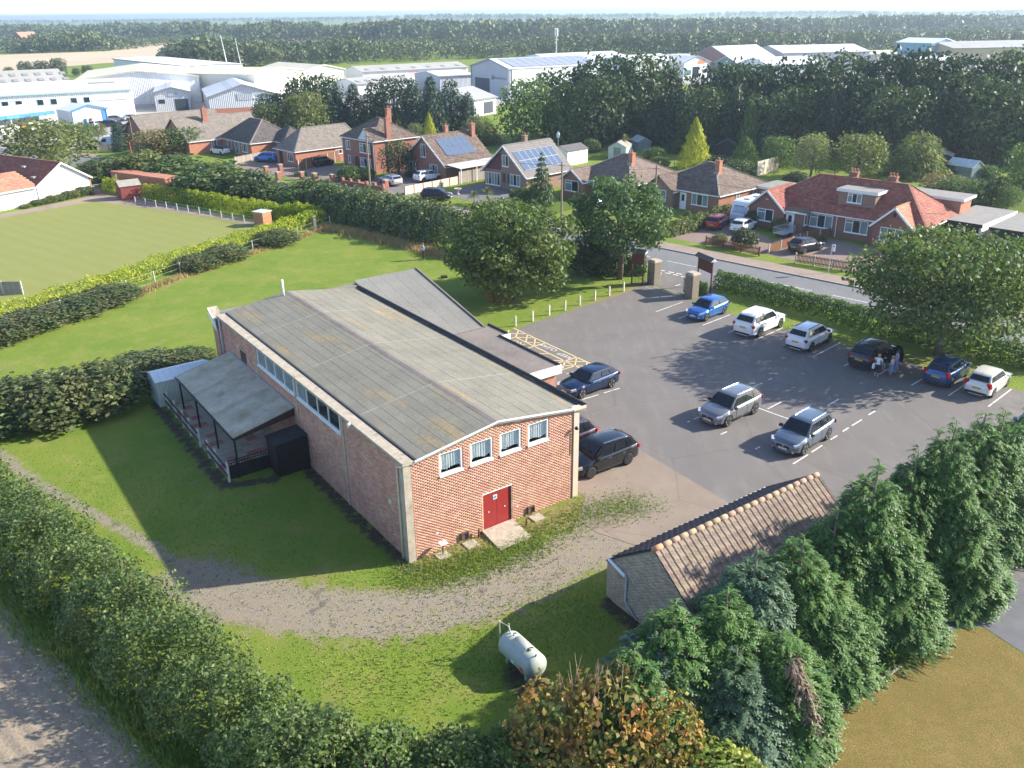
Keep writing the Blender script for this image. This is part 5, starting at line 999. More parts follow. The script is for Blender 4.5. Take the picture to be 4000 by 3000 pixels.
# --- chalet with dark solar array
t = thing('chalet_house', 'brown-tiled chalet with a dark solar array and glazed side canopy', 'house', (-16.0, 134.2, 0), R(-45), HG)
gable_y(t, 0, 9.4, 0, 9.4, 2.4, 6.1, M_B1, T_BRN, ov=.4); sx_ = math.atan2(3.7, 4.7)
window(t, 3.9, -.02, 3.0, 1.1, 1.9, cols=2); w = window(t, .9, -.45, .7, 2.2, 1.45, cols=3); MB().box(.85, -.42, 0, 3.15, -.01, .68).build('bay_base', M_B1, t); MB().plate([(.75, -.55, 2.2), (3.25, -.55, 2.2), (3.25, .0, 2.55), (.75, .0, 2.55)], .06).build('bay_roof', T_GRY, t); window(t, 5.8, -.02, .7, 1.8, 1.45, cols=3, transom=.75)
solar(t, (8.3, 1.4, 2.4 + 1.1 * 3.7 / 4.7), (0, 1, 0), (-math.cos(sx_), 0, math.sin(sx_)), 5, 2, 1.15, 1.75, M_SOL, M_PVB); chimney(t, 4.4, 4.6, 5.5, 7.0, .6, .6, M_B1, 1); chimney(t, 5.6, 8.9, 4.4, 7.0, .7, .7, M_B1, 1)
MB().plate([(9.75, -.2, 2.45), (12.9, -.2, 2.2), (12.9, 9.0, 2.2), (9.75, 9.0, 2.45)], .05).build('canopy_roof', mat('clear_corrugated', (.66, .60, .58), .4, .06, 2), t)
for y in (-.1, 3, 6, 8.8): MB().box(12.8, y, 0, 12.88, y + .08, 2.15).build('canopy_post', M_UPVC, t)
# --- two-storey house
t = thing('two_storey_house', 'two-storey brick house with hipped brown roof and tall chimneys', 'house', (-26.7, 141.2, 0), R(-48), HG)
hip(t, 0, 9.0, 0, 8.2, 4.9, 7.7, (3.9, 4.1), (5.1, 4.1), M_B1, T_BRN); MB().prism([(5.1, 4.95), (8.9, 4.95), (7.0, 6.6)], -.42, -.36).build('front_gablet', mat('pale_boards', (.62, .66, .68), .6), t)
slope(t, [(5.0, 2.6, 4.9), (5.0, -.5, 4.9), (7.0, -.5, 6.7), (7.0, 2.6, 6.7)], T_BRN); slope(t, [(9.1, -.5, 4.9), (9.1, 2.6, 4.9), (7.0, 2.6, 6.7), (7.0, -.5, 6.7)], T_BRN)
window(t, 1.0, -.02, 3.0, 1.2, 1.35, cols=2); window(t, 5.4, -.3, 2.95, 2.9, 1.45, cols=3, transom=.7); window(t, 5.4, -.3, .8, 2.9, 1.4, cols=3, transom=.7); MB().box(5.4, -.28, 2.25, 8.3, -.01, 2.88).build('hung_tiles', mat('red_hung_tile', (.32, .07, .055), .8, .15, 3), t); MB().box(5.45, -.26, 0, 8.25, -.005, .75).build('bay_base', M_B1, t); window(t, 1.4, -.02, .9, .7, 1.2, cols=1)
arch = MB().prism([(3.3, 0), (4.5, 0), (4.5, 1.6)] + [(3.9 + .6 * math.cos(a), 1.6 + .6 * math.sin(a)) for a in np.linspace(.3, PI - .3, 6)] + [(3.3, 1.6)], -.02, .0).build('porch_arch', mat('dark_brown_paint', (0, 0, 0)), t)
MB().box(9.0, 2.4, 0, 9.25, 3.2, 5.0).build('stack_base', M_B1, t); chimney(t, 8.8, 2.8, 4.6, 8.0, .6, .8, M_B1, 1); chimney(t, 2.2, 7.6, 5.2, 8.6, .6, .8, M_B1, 1)
for x in (-.02, 8.9): MB().tube([(x, -.1, .05), (x, -.1, 4.8)], .05, 8).build('downpipe', M_UPVC, t)
# --- far bungalows to the left
t = thing('bungalow', 'grey-roofed brick bungalow with fenced side drive next to the two-storey house', 'house', (-39.0, 146.6, 0), R(-47), HG)
hip(t, 0, 6.4, 0, 13.0, 2.45, 5.6, (3.2, 3.4), (3.2, 11.8), M_B2, T_GRY); window(t, 3.9, -.02, .7, 1.7, 1.4, cols=3, curtains=False); door(t, 1.2, -.02, .05, 1.0, 2.05, M_INK, glass=False); window(t, 6.42, 7.5, 1.2, 1.3, .7, rot=R(90), cols=2); MB().box(-3.2, 2.8, 0, 0, 9, 2.5).build('side_wing', M_B2, t); slope(t, [(-3.5, 2.5, 2.4), (0.5, 2.5, 2.4), (.8, 5.8, 4.6), (-2.0, 5.8, 4.2)], T_DRK)
t = thing('bungalow', 'hipped dark-tiled bungalow with white french doors on the tan drive', 'house', (-52.6, 161.0, 0), R(-48), HG)
hip(t, 0, 11.9, 0, 9.0, 2.45, 5.7, (3.6, 4.5), (8.2, 4.5), M_B2, T_DRK, ridge_m=mat('pinkish_ridge', (.30, .23, .20), .9)); hip(t, 8.8, 15.2, 4.6, 10.5, 2.45, 4.6, (11.5, 7.5), (12.6, 7.5), M_B2, T_DRK)
window(t, 2.6, -.02, .7, 1.7, 1.4, cols=3); window(t, 5.6, -.02, .1, 1.7, 2.1, cols=3, sill=False); window(t, 8.4, -.05, .7, 2.1, 1.45, cols=3, transom=.7)
t = thing('gabled_bungalow', 'long grey-roofed brick bungalow with a chimney on its side slope', 'house', (-64.2, 163.9, 0), R(-46), HG)
gable_y(t, 0, 10.6, 0, 15, 2.4, 5.8, M_B2, T_GRY, board=False); chimney(t, 6.6, 5.5, 4.6, 7.2, .7, .9, M_B1, 1); window(t, 10.62, 4.2, .9, 1.0, 1.2, rot=R(90), cols=2)
t = thing('gabled_bungalow', 'brick bungalow with grey roof and small hipped porch at the far left of the row', 'house', (-73.6, 170.0, 0), R(-46), HG)
gable_y(t, 0, 9.6, 0, 16, 2.4, 5.8, M_B1, T_GRY, board=False); hip(t, -3.2, 1.0, -1.2, 4.0, 2.4, 3.9, (-1.4, 1.4), (-.8, 1.4), M_B1, T_DRK); window(t, -2.6, -1.22, .8, 1.4, 1.2, cols=2)
# --- bowls clubhouse
cb = thing('clubhouse', 'white rendered bowls clubhouse with red tiled roof at the left edge', 'clubhouse', (-58.7, 121.0, 0), R(59))
M_REND = mat('white_render', (.82, .82, .80), .8, .03, 1); gable_y(cb, -7.6, 0, 0, 15, 2.5, 4.9, M_REND, T_RED, ov=.35)
wallbox(cb, -24, .15, -7.6, 5, 2.3, M_REND, 'lean_to_wall'); slope(cb, [(-24.2, -.25, 2.3), (-7.5, -.25, 2.3), (-7.5, 4.6, 3.9), (-24.2, 4.6, 3.9)], mat('orange_tiles', (0, 0, 0))); MB().bar((-24.2, -.3, 2.22), (-7.5, -.3, 2.22), .09, .13).build('gutter', M_FASC, cb)
gable_r = MB().box(.02, -.02, 0, .25, .25, 2.4).build('corner_post', mat('oak_post', (.35, .18, .09), .8), cb)
w = window(cb, -15.2, .13, .95, 1.6, 1.0, cols=2); MB().tube([(-2.9, -.05, .05), (-2.9, -.05, 2.2)], .05, 8).build('downpipe', M_UPVC, cb)
for x, y in ((-6.6, 1.9), (-5.2, 6.0)):
    z = 4.9 - abs(x + 3.8) * 2.4 / 3.8; MB().box(x - .25, y - .35, z - .05, x + .25, y + .35, z + .14).build('roof_vent', mat('lead_grey', (0, 0, 0)), cb)

# ================================================================== OUTBUILDINGS AND GARDEN THINGS
def simple_shed(name, label, p, rot, w, d, h, rz, wm, rm, cat='shed', door_m=None, group=None):
    t = thing(name, label, cat, p, rot, group); MB().prism([(0, 0), (w, 0), (w, h), (w / 2, rz), (0, h)], 0, d).build('wall', wm, t); k = (rz - h) / (w / 2)
    MB().plate([(-.15, d + .15, h - .15 * k), (-.15, -.15, h - .15 * k), (w / 2, -.15, rz + .02), (w / 2, d + .15, rz + .02)], .05).build('roof', rm, t); MB().plate([(w + .15, -.15, h - .15 * k), (w + .15, d + .15, h - .15 * k), (w / 2, d + .15, rz + .02), (w / 2, -.15, rz + .02)], .05).build('roof', rm, t)
    if door_m: MB().box(w * .3, -.04, .05, w * .7, -.005, h * .95).build('door', door_m, t)
    return t
M_REDW = mat('red_stained_wood', (.20, .045, .035), .8, .15, 4); M_BRNW = mat('brown_wood', (.17, .075, .04), .8, .2, 4, objrand=.12); M_GRYW = mat('grey_wood', (.30, .26, .22), .9, .2, 4, objrand=.1); M_TANW = mat('tan_panel', (.42, .24, .13), .8, .15, 3, objrand=.1); M_CREAMP = mat('cream_panel', (.68, .58, .42), .8, .08, 2, objrand=.05)
simple_shed('red_shed', 'small red timber shed at the corner of the bowling green', (-53.6, 117.6, 0), R(-52), 2.2, 2.6, 1.9, 2.5, M_REDW, mat('grey_felt', (.30, .28, .24), .9), door_m=M_REDW)
t = thing('cedar_hut', 'little cedar hut with pale flat roof by the golden hedge', 'hut', (-30.2, 100.2, 0), R(-30))
for k in range(8): MB().box(0, 0, k * .2, 1.5, 1.4, k * .2 + .185).build('board', mat('cedar', (.42, .20, .10), .8, .12, 4, objrand=.12), t)
MB().box(-.12, -.12, 1.6, 1.62, 1.52, 1.68).build('roof', mat('pale_felt', (.48, .50, .46), .8), t)
t = thing('terracotta_container', 'long terracotta ribbed container behind the golden hedge', 'container', (-57.2, 124.6, 0), R(-33)); M_CONT = mat('terracotta_steel', (.46, .20, .125), .7, .1, 1.5)
MB().box(.04, .04, .05, 12.2, 2.4, 2.5).build('shell', M_CONT, t)
for k in range(38): MB().box(.1 + k * .32, 0, .12, .1 + k * .32 + .17, .04, 2.42).build('rib', M_CONT, t)
for k in range(7): MB().box(12.2, .15 + k * .32, .12, 12.24, .15 + k * .32 + .17, 2.42).build('rib', M_CONT, t)
MB().box(0, 0, 2.42, 12.25, .06, 2.52).box(12.18, 0, 2.42, 12.26, 2.4, 2.52).build('top_rail', M_CONT, t); MB().box(1.1, -.02, 1.7, 1.5, -.005, 2.2).build('notice', M_UPVC, t)
M_SHED = 'garden sheds'
simple_shed('summerhouse', 'pale blue grey shed with glazed white-framed end behind the ribbed bungalow', G(2375, 620), R(-20), 3.0, 4.2, 2.0, 2.8, mat('blue_grey_boards', (.42, .50, .50), .7, .08, 2), mat('grey_felt', (0, 0, 0)), door_m=M_GLASSP, group=M_SHED)
simple_shed('black_shed', 'black timber shed in the shade right of the golden cypress', G(2800, 612), R(-20), 3.0, 3, 2.0, 2.9, M_BLKW, mat('dark_felt', (.13, .12, .125), .9), door_m=M_BLKW, group=M_SHED)
simple_shed('lean_shed', 'dark shed with pale sloping roof below the round willow', G(3625, 660), R(-30), 3.0, 3.4, 2.1, 2.6, M_BLKW, mat('grey_felt', (0, 0, 0)), group=M_SHED)
simple_shed('greenhouse', 'glass greenhouse among the shrubs at the right of the back gardens', G(3790, 700), R(30), 2.6, 4, 1.7, 2.5, M_GLASSP, mat('greenhouse_glass', (.55, .60, .62), .2), 'greenhouse', group=M_SHED)
simple_shed('greenhouse', 'glasshouse in front of the shaded sheds beyond the ribbed bungalow', G(2490, 590), R(10), 2.4, 4, 1.6, 2.3, M_GLASSP, MATS['greenhouse_glass'], 'greenhouse', group=M_SHED)
simple_shed('low_shed', 'long low shed roof in the deep shade behind the glasshouse', G(2520, 566), R(5), 6.0, 4, 2.1, 2.5, M_BLKW, MATS['dark_felt'], group=M_SHED)
simple_shed('white_outbuilding', 'small white garage behind the chalet with solar panels', G(2155, 640), R(-45), 3.4, 5, 2.3, 3.0, M_REND, MATS['dark_felt'], 'garage')
t = thing('gazebo', 'garden gazebo with green pyramid roof behind the red-tiled semi', 'gazebo', (47.5, 106.5, 0), R(-40)); MB().box(-1.5, -1.5, 0, 1.5, 1.5, 2.1).build('wall', mat('cream_boards', (.58, .52, .42), .8), t)
for k in range(4):
    a = [(-1.9, -1.9), (1.9, -1.9), (1.9, 1.9), (-1.9, 1.9)]; MB().add([(*a[k], 2.05), (*a[(k + 1) % 4], 2.05), (0, 0, 3.4)], [(0, 1, 2)]).build('roof_panel', mat('green_felt', (.09, .15, .13), .85), t)
for s in (-.9, .1): MB().box(s, -1.53, 1.0, s + .8, -1.505, 1.8).build('window', M_GLASS, t)
MB().lathe([(.05, 0), (.12, .1), (.02, .25)], 8, c=(0, 0, 3.4)).build('finial', M_UPVC, t)
simple_shed('white_greenhouse', 'white-roofed garden building between the chimneys of the red-tiled semi', (39.5, 108.5, 0), R(-35), 3.2, 4.5, 2.0, 2.9, M_REND, mat('white_metal_roof', (0, 0, 0)), 'outbuilding')
def flat_garage(name, label, p, rot, w, d, h, wm, dark):
    t = thing(name, label, 'garage', p, rot, 'flat-roofed garages'); MB().box(.1, .3, 0, w - .1, d - .1, h - .12).build('wall', wm, t); MB().box(0, 0, h - .12, w, d, h).build('roof', M_FLAT, t); MB().box(-.03, -.04, h - .32, w + .03, 0, h + .01).build('front_fascia', M_BLKW, t); MB().box(w, 0, h - .26, w + .05, d, h + .02).build('fascia', M_FASC, t); MB().box(.3, .24, 0, w - .3, .295, h - .35).build('opening', dark, t); return t
flat_garage('flat_roofed_garage', 'flat-roofed garage with pale side wall beside the red-tiled semi', (45.0, 88.9, 0), R(-48), 4.3, 9.4, 2.5, M_REND, mat('brown_board', (0, 0, 0)))
flat_garage('flat_roofed_garage', 'flat-roofed dark garage at the right edge of the houses', (47.9, 84.4, 0), R(-46), 6.5, 9.0, 2.6, M_B3, M_BLACK)
t = thing('porch_gable', 'brick house end with white bargeboard cut by the right edge', 'house', (53.0, 78.6, 0), R(-45)); gable_y(t, 0, 8, 0, 9, 2.3, 4.6, M_B3, T_BRN)
# climbing frame, bird house, urn, bin
t = thing('climbing_frame', 'timber climbing frame with green roof in the back garden', 'climbing frame', G(2230, 578), R(20)); M_PINE = mat('pine', (.60, .45, .20), .7)
for a, b in (((0, 0, 0), (.5, .3, 1.9)), ((0, .8, 0), (.5, .5, 1.9)), ((.5, .4, 1.9), (3.9, .4, 1.95)), ((1.9, 0, 0), (1.9, 0, 2.2)), ((2.7, 0, 0), (2.7, 0, 2.2)), ((1.9, .9, 0), (1.9, .9, 2.2)), ((2.7, .9, 0), (2.7, .9, 2.2)), ((3.9, 0, 0), (3.9, .4, 1.95)), ((1.9, 0, 2.2), (2.3, 0, 2.8)), ((2.3, 0, 2.8), (2.7, 0, 2.2))): MB().bar(a, b, .1, .1).build('beam', M_PINE, t)
MB().plate([(1.8, -.1, 2.15), (1.8, 1.0, 2.15), (2.3, 1.0, 2.85), (2.3, -.1, 2.85)], .03).build('roof', MATS['green_felt'], t)
t = thing('bird_house', 'white bird house on a pole in the back garden', 'bird house', G(2180, 590), 0); MB().tube([(0, 0, 0), (0, 0, 2.3)], .06, 6).build('pole', M_UPVC, t); MB().lathe([(.28, 2.3), (.34, 2.9), (.02, 3.5)], 6).build('house', M_UPVC, t)
t = thing('stone_urn', 'stone urn planter on the gravel forecourt', 'planter', G(1788, 760), 0); MB().lathe([(.28, 0), (.28, .1), (.10, .2), (.12, .5), (.5, .75), (.55, .85), (.48, .85), (.3, .7)], 14).build('urn', M_CONC, t, True)
t = thing('green_bin', 'green wheeled bin by the bushes beside the road', 'bin', G(705, 640), R(-40)); MB().prism([(-.28, 0), (.28, 0), (.34, 1.0), (-.34, 1.0)], -.35, .35).build('body', mat('bin_green', (.06, .16, .10), .6), t); MB().box(-.37, -.4, 1.0, .37, .38, 1.08).build('lid', mat('bin_green', (0, 0, 0)), t)
# ================================================================== FENCES, WALLS, POSTS
def panel_fence(name, label, pts, h, m, pm, pitch=1.83, cat='fence', boards=8, post_h=.05, gravel=True):
    t = thing(name, label, cat, (pts[0][0], pts[0][1], 0)); o = np.array(pts[0])
    for a, b in zip(pts[:-1], pts[1:]):
        a = np.array(a) - o; b = np.array(b) - o; L_ = np.linalg.norm((b - a)[:2]); k = max(1, round(L_ / pitch)); rz_ = math.atan2(b[1] - a[1], b[0] - a[0])
        pl_ = L_ / k; bw = (pl_ - .12) / boards; bme = MB().box(.003, -.02, .04, bw - .003, .02, h).mesh('board', m)
        for i in range(k + 1): p = a + (b - a) * i / k; MB().box(-.06, -.06, 0, .06, .06, h + post_h).build('post', pm, t, loc=(p[0], p[1], 0), rot=rz_)
        for i in range(k):
            for j in range(boards): q = a + (b - a) * ((i * pl_ + .06 + j * bw) / L_); link('board', bme, t, (q[0], q[1], 0), rz_)
    return t
M_CPOST = mat('concrete_post', (.50, .45, .38), .9, .1, 4)
panel_fence('panel_fence', 'red-brown close-boarded fence curving round the tan drive', [G(600, 606), G(720, 600), G(800, 588), G(862, 570)], 1.7, mat('red_brown_fence', (.36, .12, .06), .8, .15, 3, objrand=.12), M_BRNW)
panel_fence('panel_fence', 'brown panel fence with concrete posts behind the small black hatchback', [G(1168, 668), G(1335, 627)], 1.7, M_BRNW, M_CPOST)
panel_fence('panel_fence', 'low grey board fence in front of the hipped bungalow', [G(920, 640), G(1070, 610)], 1.1, M_GRYW, M_CPOST)
panel_fence('panel_wall', 'cream panelled front wall with brick piers by the white crossover', [G(1582, 762), G(1790, 720)], 1.15, M_CREAMP, M_B1, 1.6, 'wall', 3)
panel_fence('panel_fence', 'grey panel fence under the glazed side canopy', [G(1795, 718), G(1890, 700)], 1.7, M_GRYW, M_CPOST)
panel_fence('panel_fence', 'tall brown fence closing the back garden behind the climbing frame', [G(2255, 556), G(2330, 552), G(2425, 540)], 2.0, M_TANW, M_CPOST)
panel_fence('panel_fence', 'low red panel fence between the two drives of the semi', [c3b(5, 862), c3b(205, 795), c3b(330, 750), c3b(555, 715)], .95, M_BRNW, M_CPOST)
panel_fence('panel_fence', 'tan garden fence beyond the dark round shrub', [G(3705, 800), G(3755, 765)], 1.8, M_TANW, M_CPOST)
panel_fence('panel_fence', 'weathered grey fence in the near left corner of the bowling green', [G(-60, 1150), G(90, 1150)], 1.2, M_GRYW, M_CPOST)
panel_fence('garden_wall', 'weathered pale garden wall in front of the wood', [G(2955, 690), G(3035, 668)], 2.2, mat('pale_wall', (.55, .47, .38), .9, .2, 2), M_CPOST, 2.5, 'wall', 2)
panel_fence('panel_fence', 'timber fence by the verge left of the columnar tree', [G(385, 590), G(480, 585)], 1.1, M_GRYW, M_CPOST)
def picket(name, label, a, b, h, m, pm, n):
    t = thing(name, label, 'fence', a, ang(a, b)); L_ = np.linalg.norm((b - a)[:2]); pme = MB().prism([(-.035, .08), (.035, .08), (.035, h - .05), (0, h), (-.035, h - .05)], -.012, .012).mesh('picket', m)
    for k in range(n): link('picket', pme, t, (.12 + k * (L_ - .24) / (n - 1), -.03, 0))
    for z in (.25, h - .25): MB().box(0, 0, z, L_, .03, z + .07).build('rail', m, t)
    for k in range(4): MB().box(k * L_ / 3 - .06, -.06, 0, k * L_ / 3 + .06, .06, h + .05).build('post', pm, t)
    return t
picket('picket_fence', 'red-brown picket fence in front of the big clipped shrub', c2a(1675, 790), c2a(2135, 888), .95, M_BRNW, M_BRNW, 46)
picket('picket_fence', 'red-brown picket fence with concrete posts behind the bus stop', c3b(235, 945), c3b(722, 1022), 1.0, M_BRNW, M_CPOST, 40)
# bollards
bome = MB().prism([(-.06, 0), (.06, 0), (.06, .82), (.03, .88), (-.03, .88), (-.06, .82)], -.06, .06).mesh('bollard', mat('bollard_timber', (.60, .55, .45), .8, .12, 5))
NTH = ('nearest the hall', 'second from the hall', 'third from the hall', 'fourth from the hall', 'fifth from the hall', 'sixth from the hall', 'seventh from the hall', 'nearest the gate')
for p, nth in zip(((2015, 1274), (2081, 1254), (2145, 1231), (2208, 1212), (2265, 1192), (2324, 1173), (2380, 1155), (2436, 1138)), NTH):
    tag(link('bollard', bome, None, G(*p), R(random.uniform(30, 50))), 'pale timber bollard %s along the grass edge' % nth, 'bollard', 'timber bollards')
# gate piers, iron gate, notice boards
M_PIER = brickmat('pier_brick', (.20, .165, .125), (.27, .225, .17), (.28, .25, .21)); GP_ROT = R(-52)
def pier(px, label):
    t = thing('gate_pier', label, 'gate pier', G(*px), GP_ROT, 'car park gate piers'); MB().box(-.42, -.42, 0, .42, .42, 2.05).build('shaft', M_PIER, t); MB().box(-.48, -.48, 2.05, .48, .48, 2.2).build('cap', M_CONC, t); MB().box(-.36, -.36, 2.2, .36, .36, 2.27).build('cap_top', M_CONC, t); return t
pier((2553, 1108), 'weathered brick gate pier on the left of the car park entrance'); pier((2700, 1162), 'weathered brick gate pier on the right of the car park entrance')
M_IRON = mat('dark_iron', (.03, .028, .027), .6)
def gate(a, b, label):
    t = thing('iron_gate', label, 'gate', a, ang(a, b), 'car park gates'); L_ = np.linalg.norm((b - a)[:2])
    for z in (.15, 1.25): MB().bar((0, 0, z), (L_, 0, z), .04, .05).build('rail', M_IRON, t)
    for k in range(13): MB().bar((L_ * k / 12, 0, .08), (L_ * k / 12, 0, 1.4), .025, .025).build('bar', M_IRON, t)
    MB().bar((0, 0, .15), (L_, 0, 1.25), .03, .03).build('brace', M_IRON, t)
gate(z8(490, 608), z8(240, 615), 'open iron gate folded back beside the left pier'); gate(z8(990, 712), z8(1085, 800), 'open iron gate folded back beside the right pier')
M_MAR = mat('maroon_board', (.12, .032, .028), .6, .1, 3)
def notice(a, b, label, h0, h1):
    t = thing('notice_board', label, 'notice board', a, ang(a, b), 'roofed notice boards'); L_ = np.linalg.norm((b - a)[:2])
    for x in (.0, L_): MB().box(x - .05, -.05, 0, x + .05, .05, h1).build('post', M_MAR, t)
    MB().box(.05, -.03, h0, L_ - .05, .03, h1).build('board', M_MAR, t)
    MB().plate([(-.2, -.38, h1 - .05), (L_ + .2, -.38, h1 - .05), (L_ + .2, 0, h1 + .25), (-.2, 0, h1 + .25)], .05).build('roof', mat('dark_felt', (0, 0, 0)), t); MB().plate([(L_ + .2, .38, h1 - .05), (-.2, .38, h1 - .05), (-.2, 0, h1 + .25), (L_ + .2, 0, h1 + .25)], .05).build('roof', MATS['dark_felt'], t)
    MB().prism([(-.34, h1 - .08), (.34, h1 - .08), (0, h1 + .2)], 0, .03).build('gable_end', M_FASC if h0 > 1.2 else M_MAR, t, rot=R(90), loc=(L_ + .23, 0, 0))
notice(z8(245, 590), z8(405, 610), 'maroon roofed notice board left of the entrance under the slim oak', 1.9, 3.1); notice(z8(1188, 622), z8(1380, 712), 'maroon roofed notice board right of the entrance at the end of the hedge', 1.7, 2.9)
# bus stop, poles and wires, masts
t = thing('bus_stop', 'white bus stop flag on a slim pole by the picket fence', 'bus stop', c3b(519, 1040), R(-45)); MB().tube([(0, 0, 0), (0, 0, 2.75)], .035, 8).build('pole', M_ALU, t); MB().box(.04, -.015, 2.2, .34, .015, 2.85).build('flag', M_UPVC, t); MB().box(.10, -.018, 2.62, .28, -.0155, 2.74).build('flag_symbol', MATS['grey_ink'], t)
M_POLE = mat('pole_wood', (.24, .19, .13), .9, .2, 3); POLES = []
for (px, h, lab, m_, rr_) in (((535, 706), 5.7, 'rust red leaning pole by the red shed', mat('rust_pole', (.30, .07, .04), .8), .13), ((528, 592), 6.2, 'slim grey pole behind the roadside bushes', M_POLE, .10), ((1447, 738), 7.6, 'tall timber telegraph pole in front of the two-storey house', M_POLE, .14), ((2193, 852), 6.6, 'telegraph pole on the verge beside the bungalow lawn', M_POLE, .13), ((2556, 818), 5.4, 'telegraph pole in front of the mossy brown bungalow', M_POLE, .13)):
    p = G(*px); t = thing('telegraph_pole', lab, 'pole', p, 0, 'roadside poles'); MB().tube([(0, 0, 0), (-.02 * h if rr_ == .13 and h < 6 and px[0] < 600 else 0, 0, h)], [rr_, rr_ * .75], 8).build('shaft', m_, t); MB().bar((-.35, 0, h - .4), (.35, 0, h - .4), .06, .06).build('crossarm', m_, t); POLES.append(p + np.array([0, 0, h - .35]))
def wire(a, b, lab, sag=.35):
    a = np.array(a); pts = [a * 0 + (b - a) * s - np.array([0, 0, sag * 4 * s * (1 - s)]) for s in np.linspace(0, 1, 9)]; tag(MB().tube(pts, .018, 4).build('overhead_wire', M_INK, None, loc=a), lab, 'wire', 'overhead wires')
wire(POLES[3], POLES[4], 'wire between the bungalow lawn pole and the next pole to its right'); wire(POLES[3], POLES[2], 'long wire from the bungalow lawn pole to the two-storey house pole', .9); wire(POLES[4], np.array([27.0, 96.0, 4.4]), 'wire from the right-hand pole to the red-tiled semi'); wire(np.array([29.9, 95.2, 4.3]), np.array([44.0, 86.0, 3.6]), 'wire running across the front of the red-tiled semi', .6)
for (px, yt, r_, lab) in (((905, 330), 137, .22, 'tall leaning white aerial mast above the units'), ((957, 325), 150, .16, 'thin aerial mast right of the tall leaning one')):
    p = G(*px); h = tall(p, yt); t = thing('aerial_mast', lab, 'mast', p, 0, 'aerial masts'); MB().tube([(0, 0, 0), (-.10 * h, 0, h)], [r_, r_ * .4], 6).build('shaft', M_UPVC, t); MB().box(-.5, -.5, 0, .5, .5, .3).build('base', M_CONC, t)
p = G(2172, 262); h = tall(p, 112); t = thing('telecom_mast', 'grey telecom mast with white antenna cluster above the tree belt', 'mast', p); MB().tube([(0, 0, 0), (0, 0, h)], [.4, .25], 10).build('shaft', mat('grey_pipe', (0, 0, 0)), t)
for a in (0, 2.1, 4.2): MB().box(-.25, .3, h - 3.0, .25, .7, h + .2).build('antenna', M_UPVC, t, rot=a)
MB().lathe([(.9, 0), (.9, .15)], 10, c=(0, 0, h - 4.5)).build('platform', M_ALU, t)
for a in (1, 3): MB().box(-.15, .35, h - 6.0, .15, .6, h - 4.9).build('antenna', M_ALU, t, rot=a)
# brick piers with low wall in front of the tan drive, garden gate of the green, drone case on the grass
M_GP = M_B1
for i, (px, lab) in enumerate((((1042, 690), 'brick gate pier with ball at the mouth of the tan drive'), ((1098, 682), 'brick gate pier right of the tan drive mouth'), ((1088, 702), 'short brick pier in front of the tan drive gate'), ((1180, 702), 'short brick pier left of the hatchback drive'), ((1230, 707), 'short brick pier beside the hatchback drive'), ((1300, 712), 'low brick pier at the end of the front wall'), ((1508, 735), 'brick pier by the silver estate car'))):
    t = thing('brick_pier', lab, 'pier', G(*px), R(-45), 'front garden piers'); MB().box(-.3, -.3, 0, .3, .3, 1.5 if i < 2 else 1.1).build('shaft', M_GP, t); MB().box(-.35, -.35, 1.5 if i < 2 else 1.1, .35, .35, 1.6 if i < 2 else 1.2).build('cap', M_CONC, t)
t = thing('low_brick_wall', 'low brick garden wall in front of the two-storey house', 'wall', G(1340, 718), ang(G(1340, 718), G(1480, 742))); MB().box(0, -.12, 0, 9.0, .12, .55).build('wall', M_GP, t)
for k in range(6): MB().box(k * 1.75 - .2, -.2, 0, k * 1.75 + .2, .2, .95).build('pier', M_GP, t)
p = G(1735, 1085); t = thing('equipment_case', 'small black equipment case lying on the grass', 'case', p, R(20)); MB().box(-.28, -.2, 0, .28, .2, .14).build('case', M_TRIM, t); MB().box(-.26, -.18, .145, .26, .18, .2).build('lid', M_TRIM, t); MB().box(-.08, -.23, .08, .08, -.2, .12).build('handle', M_TRIM, t)
t = thing('field_gate', 'white five-bar gate between the clubhouse and the red shed', 'gate', G(362, 758), ang(G(362, 758), G(420, 748)))
for z in (.2, .45, .7, .95, 1.15): MB().box(0, -.03, z, 3.0, .03, z + .08).build('bar', M_GRYW, t)
for x in (0, 1.5, 3.0): MB().box(x - .06, -.06, 0, x + .06, .06, 1.3).build('post', M_GRYW, t)
# wire fences round the bowling green
M_NETP = mat('pale_post', (.55, .53, .48), .9)
def wire_fence(label, pts, h, n):
    t = thing('wire_fence', label, 'fence', pts[0], 0, 'bowling green fences'); o = pts[0]; cum = [0]
    for a, b in zip(pts[:-1], pts[1:]): cum.append(cum[-1] + np.linalg.norm(b - a))
    P = []
    for k in range(n):
        s = cum[-1] * k / (n - 1); i = max(j for j in range(len(cum)) if cum[j] <= s + 1e-9); i = min(i, len(pts) - 2); P.append(pts[i] + (pts[i + 1] - pts[i]) * (s - cum[i]) / (cum[i + 1] - cum[i]) - o)
    for p in P: MB().box(-.05, -.05, 0, .05, .05, h).build('post', M_NETP, t, loc=p)
    for z in (.1, h * .5, h - .05):
        mb = MB()
        for a, b in zip(P[:-1], P[1:]): mb.bar((a[0], a[1], z), (b[0], b[1], z), .015, .015)
        mb.build('wire', M_ALU, t)
wire_fence('wire fence with pale posts along the far side of the bowling green', [G(530, 795), G(800, 840), G(1000, 878)], .9, 12); wire_fence('wire fence with pale posts along the hall side of the golden hedge', [G(-60, 1310), G(430, 1165), G(660, 1085), G(880, 1010), G(1175, 925), G(1290, 880)], 1.1, 14)
t = thing('concrete_gatepost', 'stout dark post at the corner of the wire fence', 'post', G(1233, 905), .3); MB().box(-.15, -.12, 0, .15, .12, 1.7).build('shaft', M_CONC, t); MB().box(-.17, -.14, 1.7, .17, .14, 1.78).build('cap', M_CONC, t)
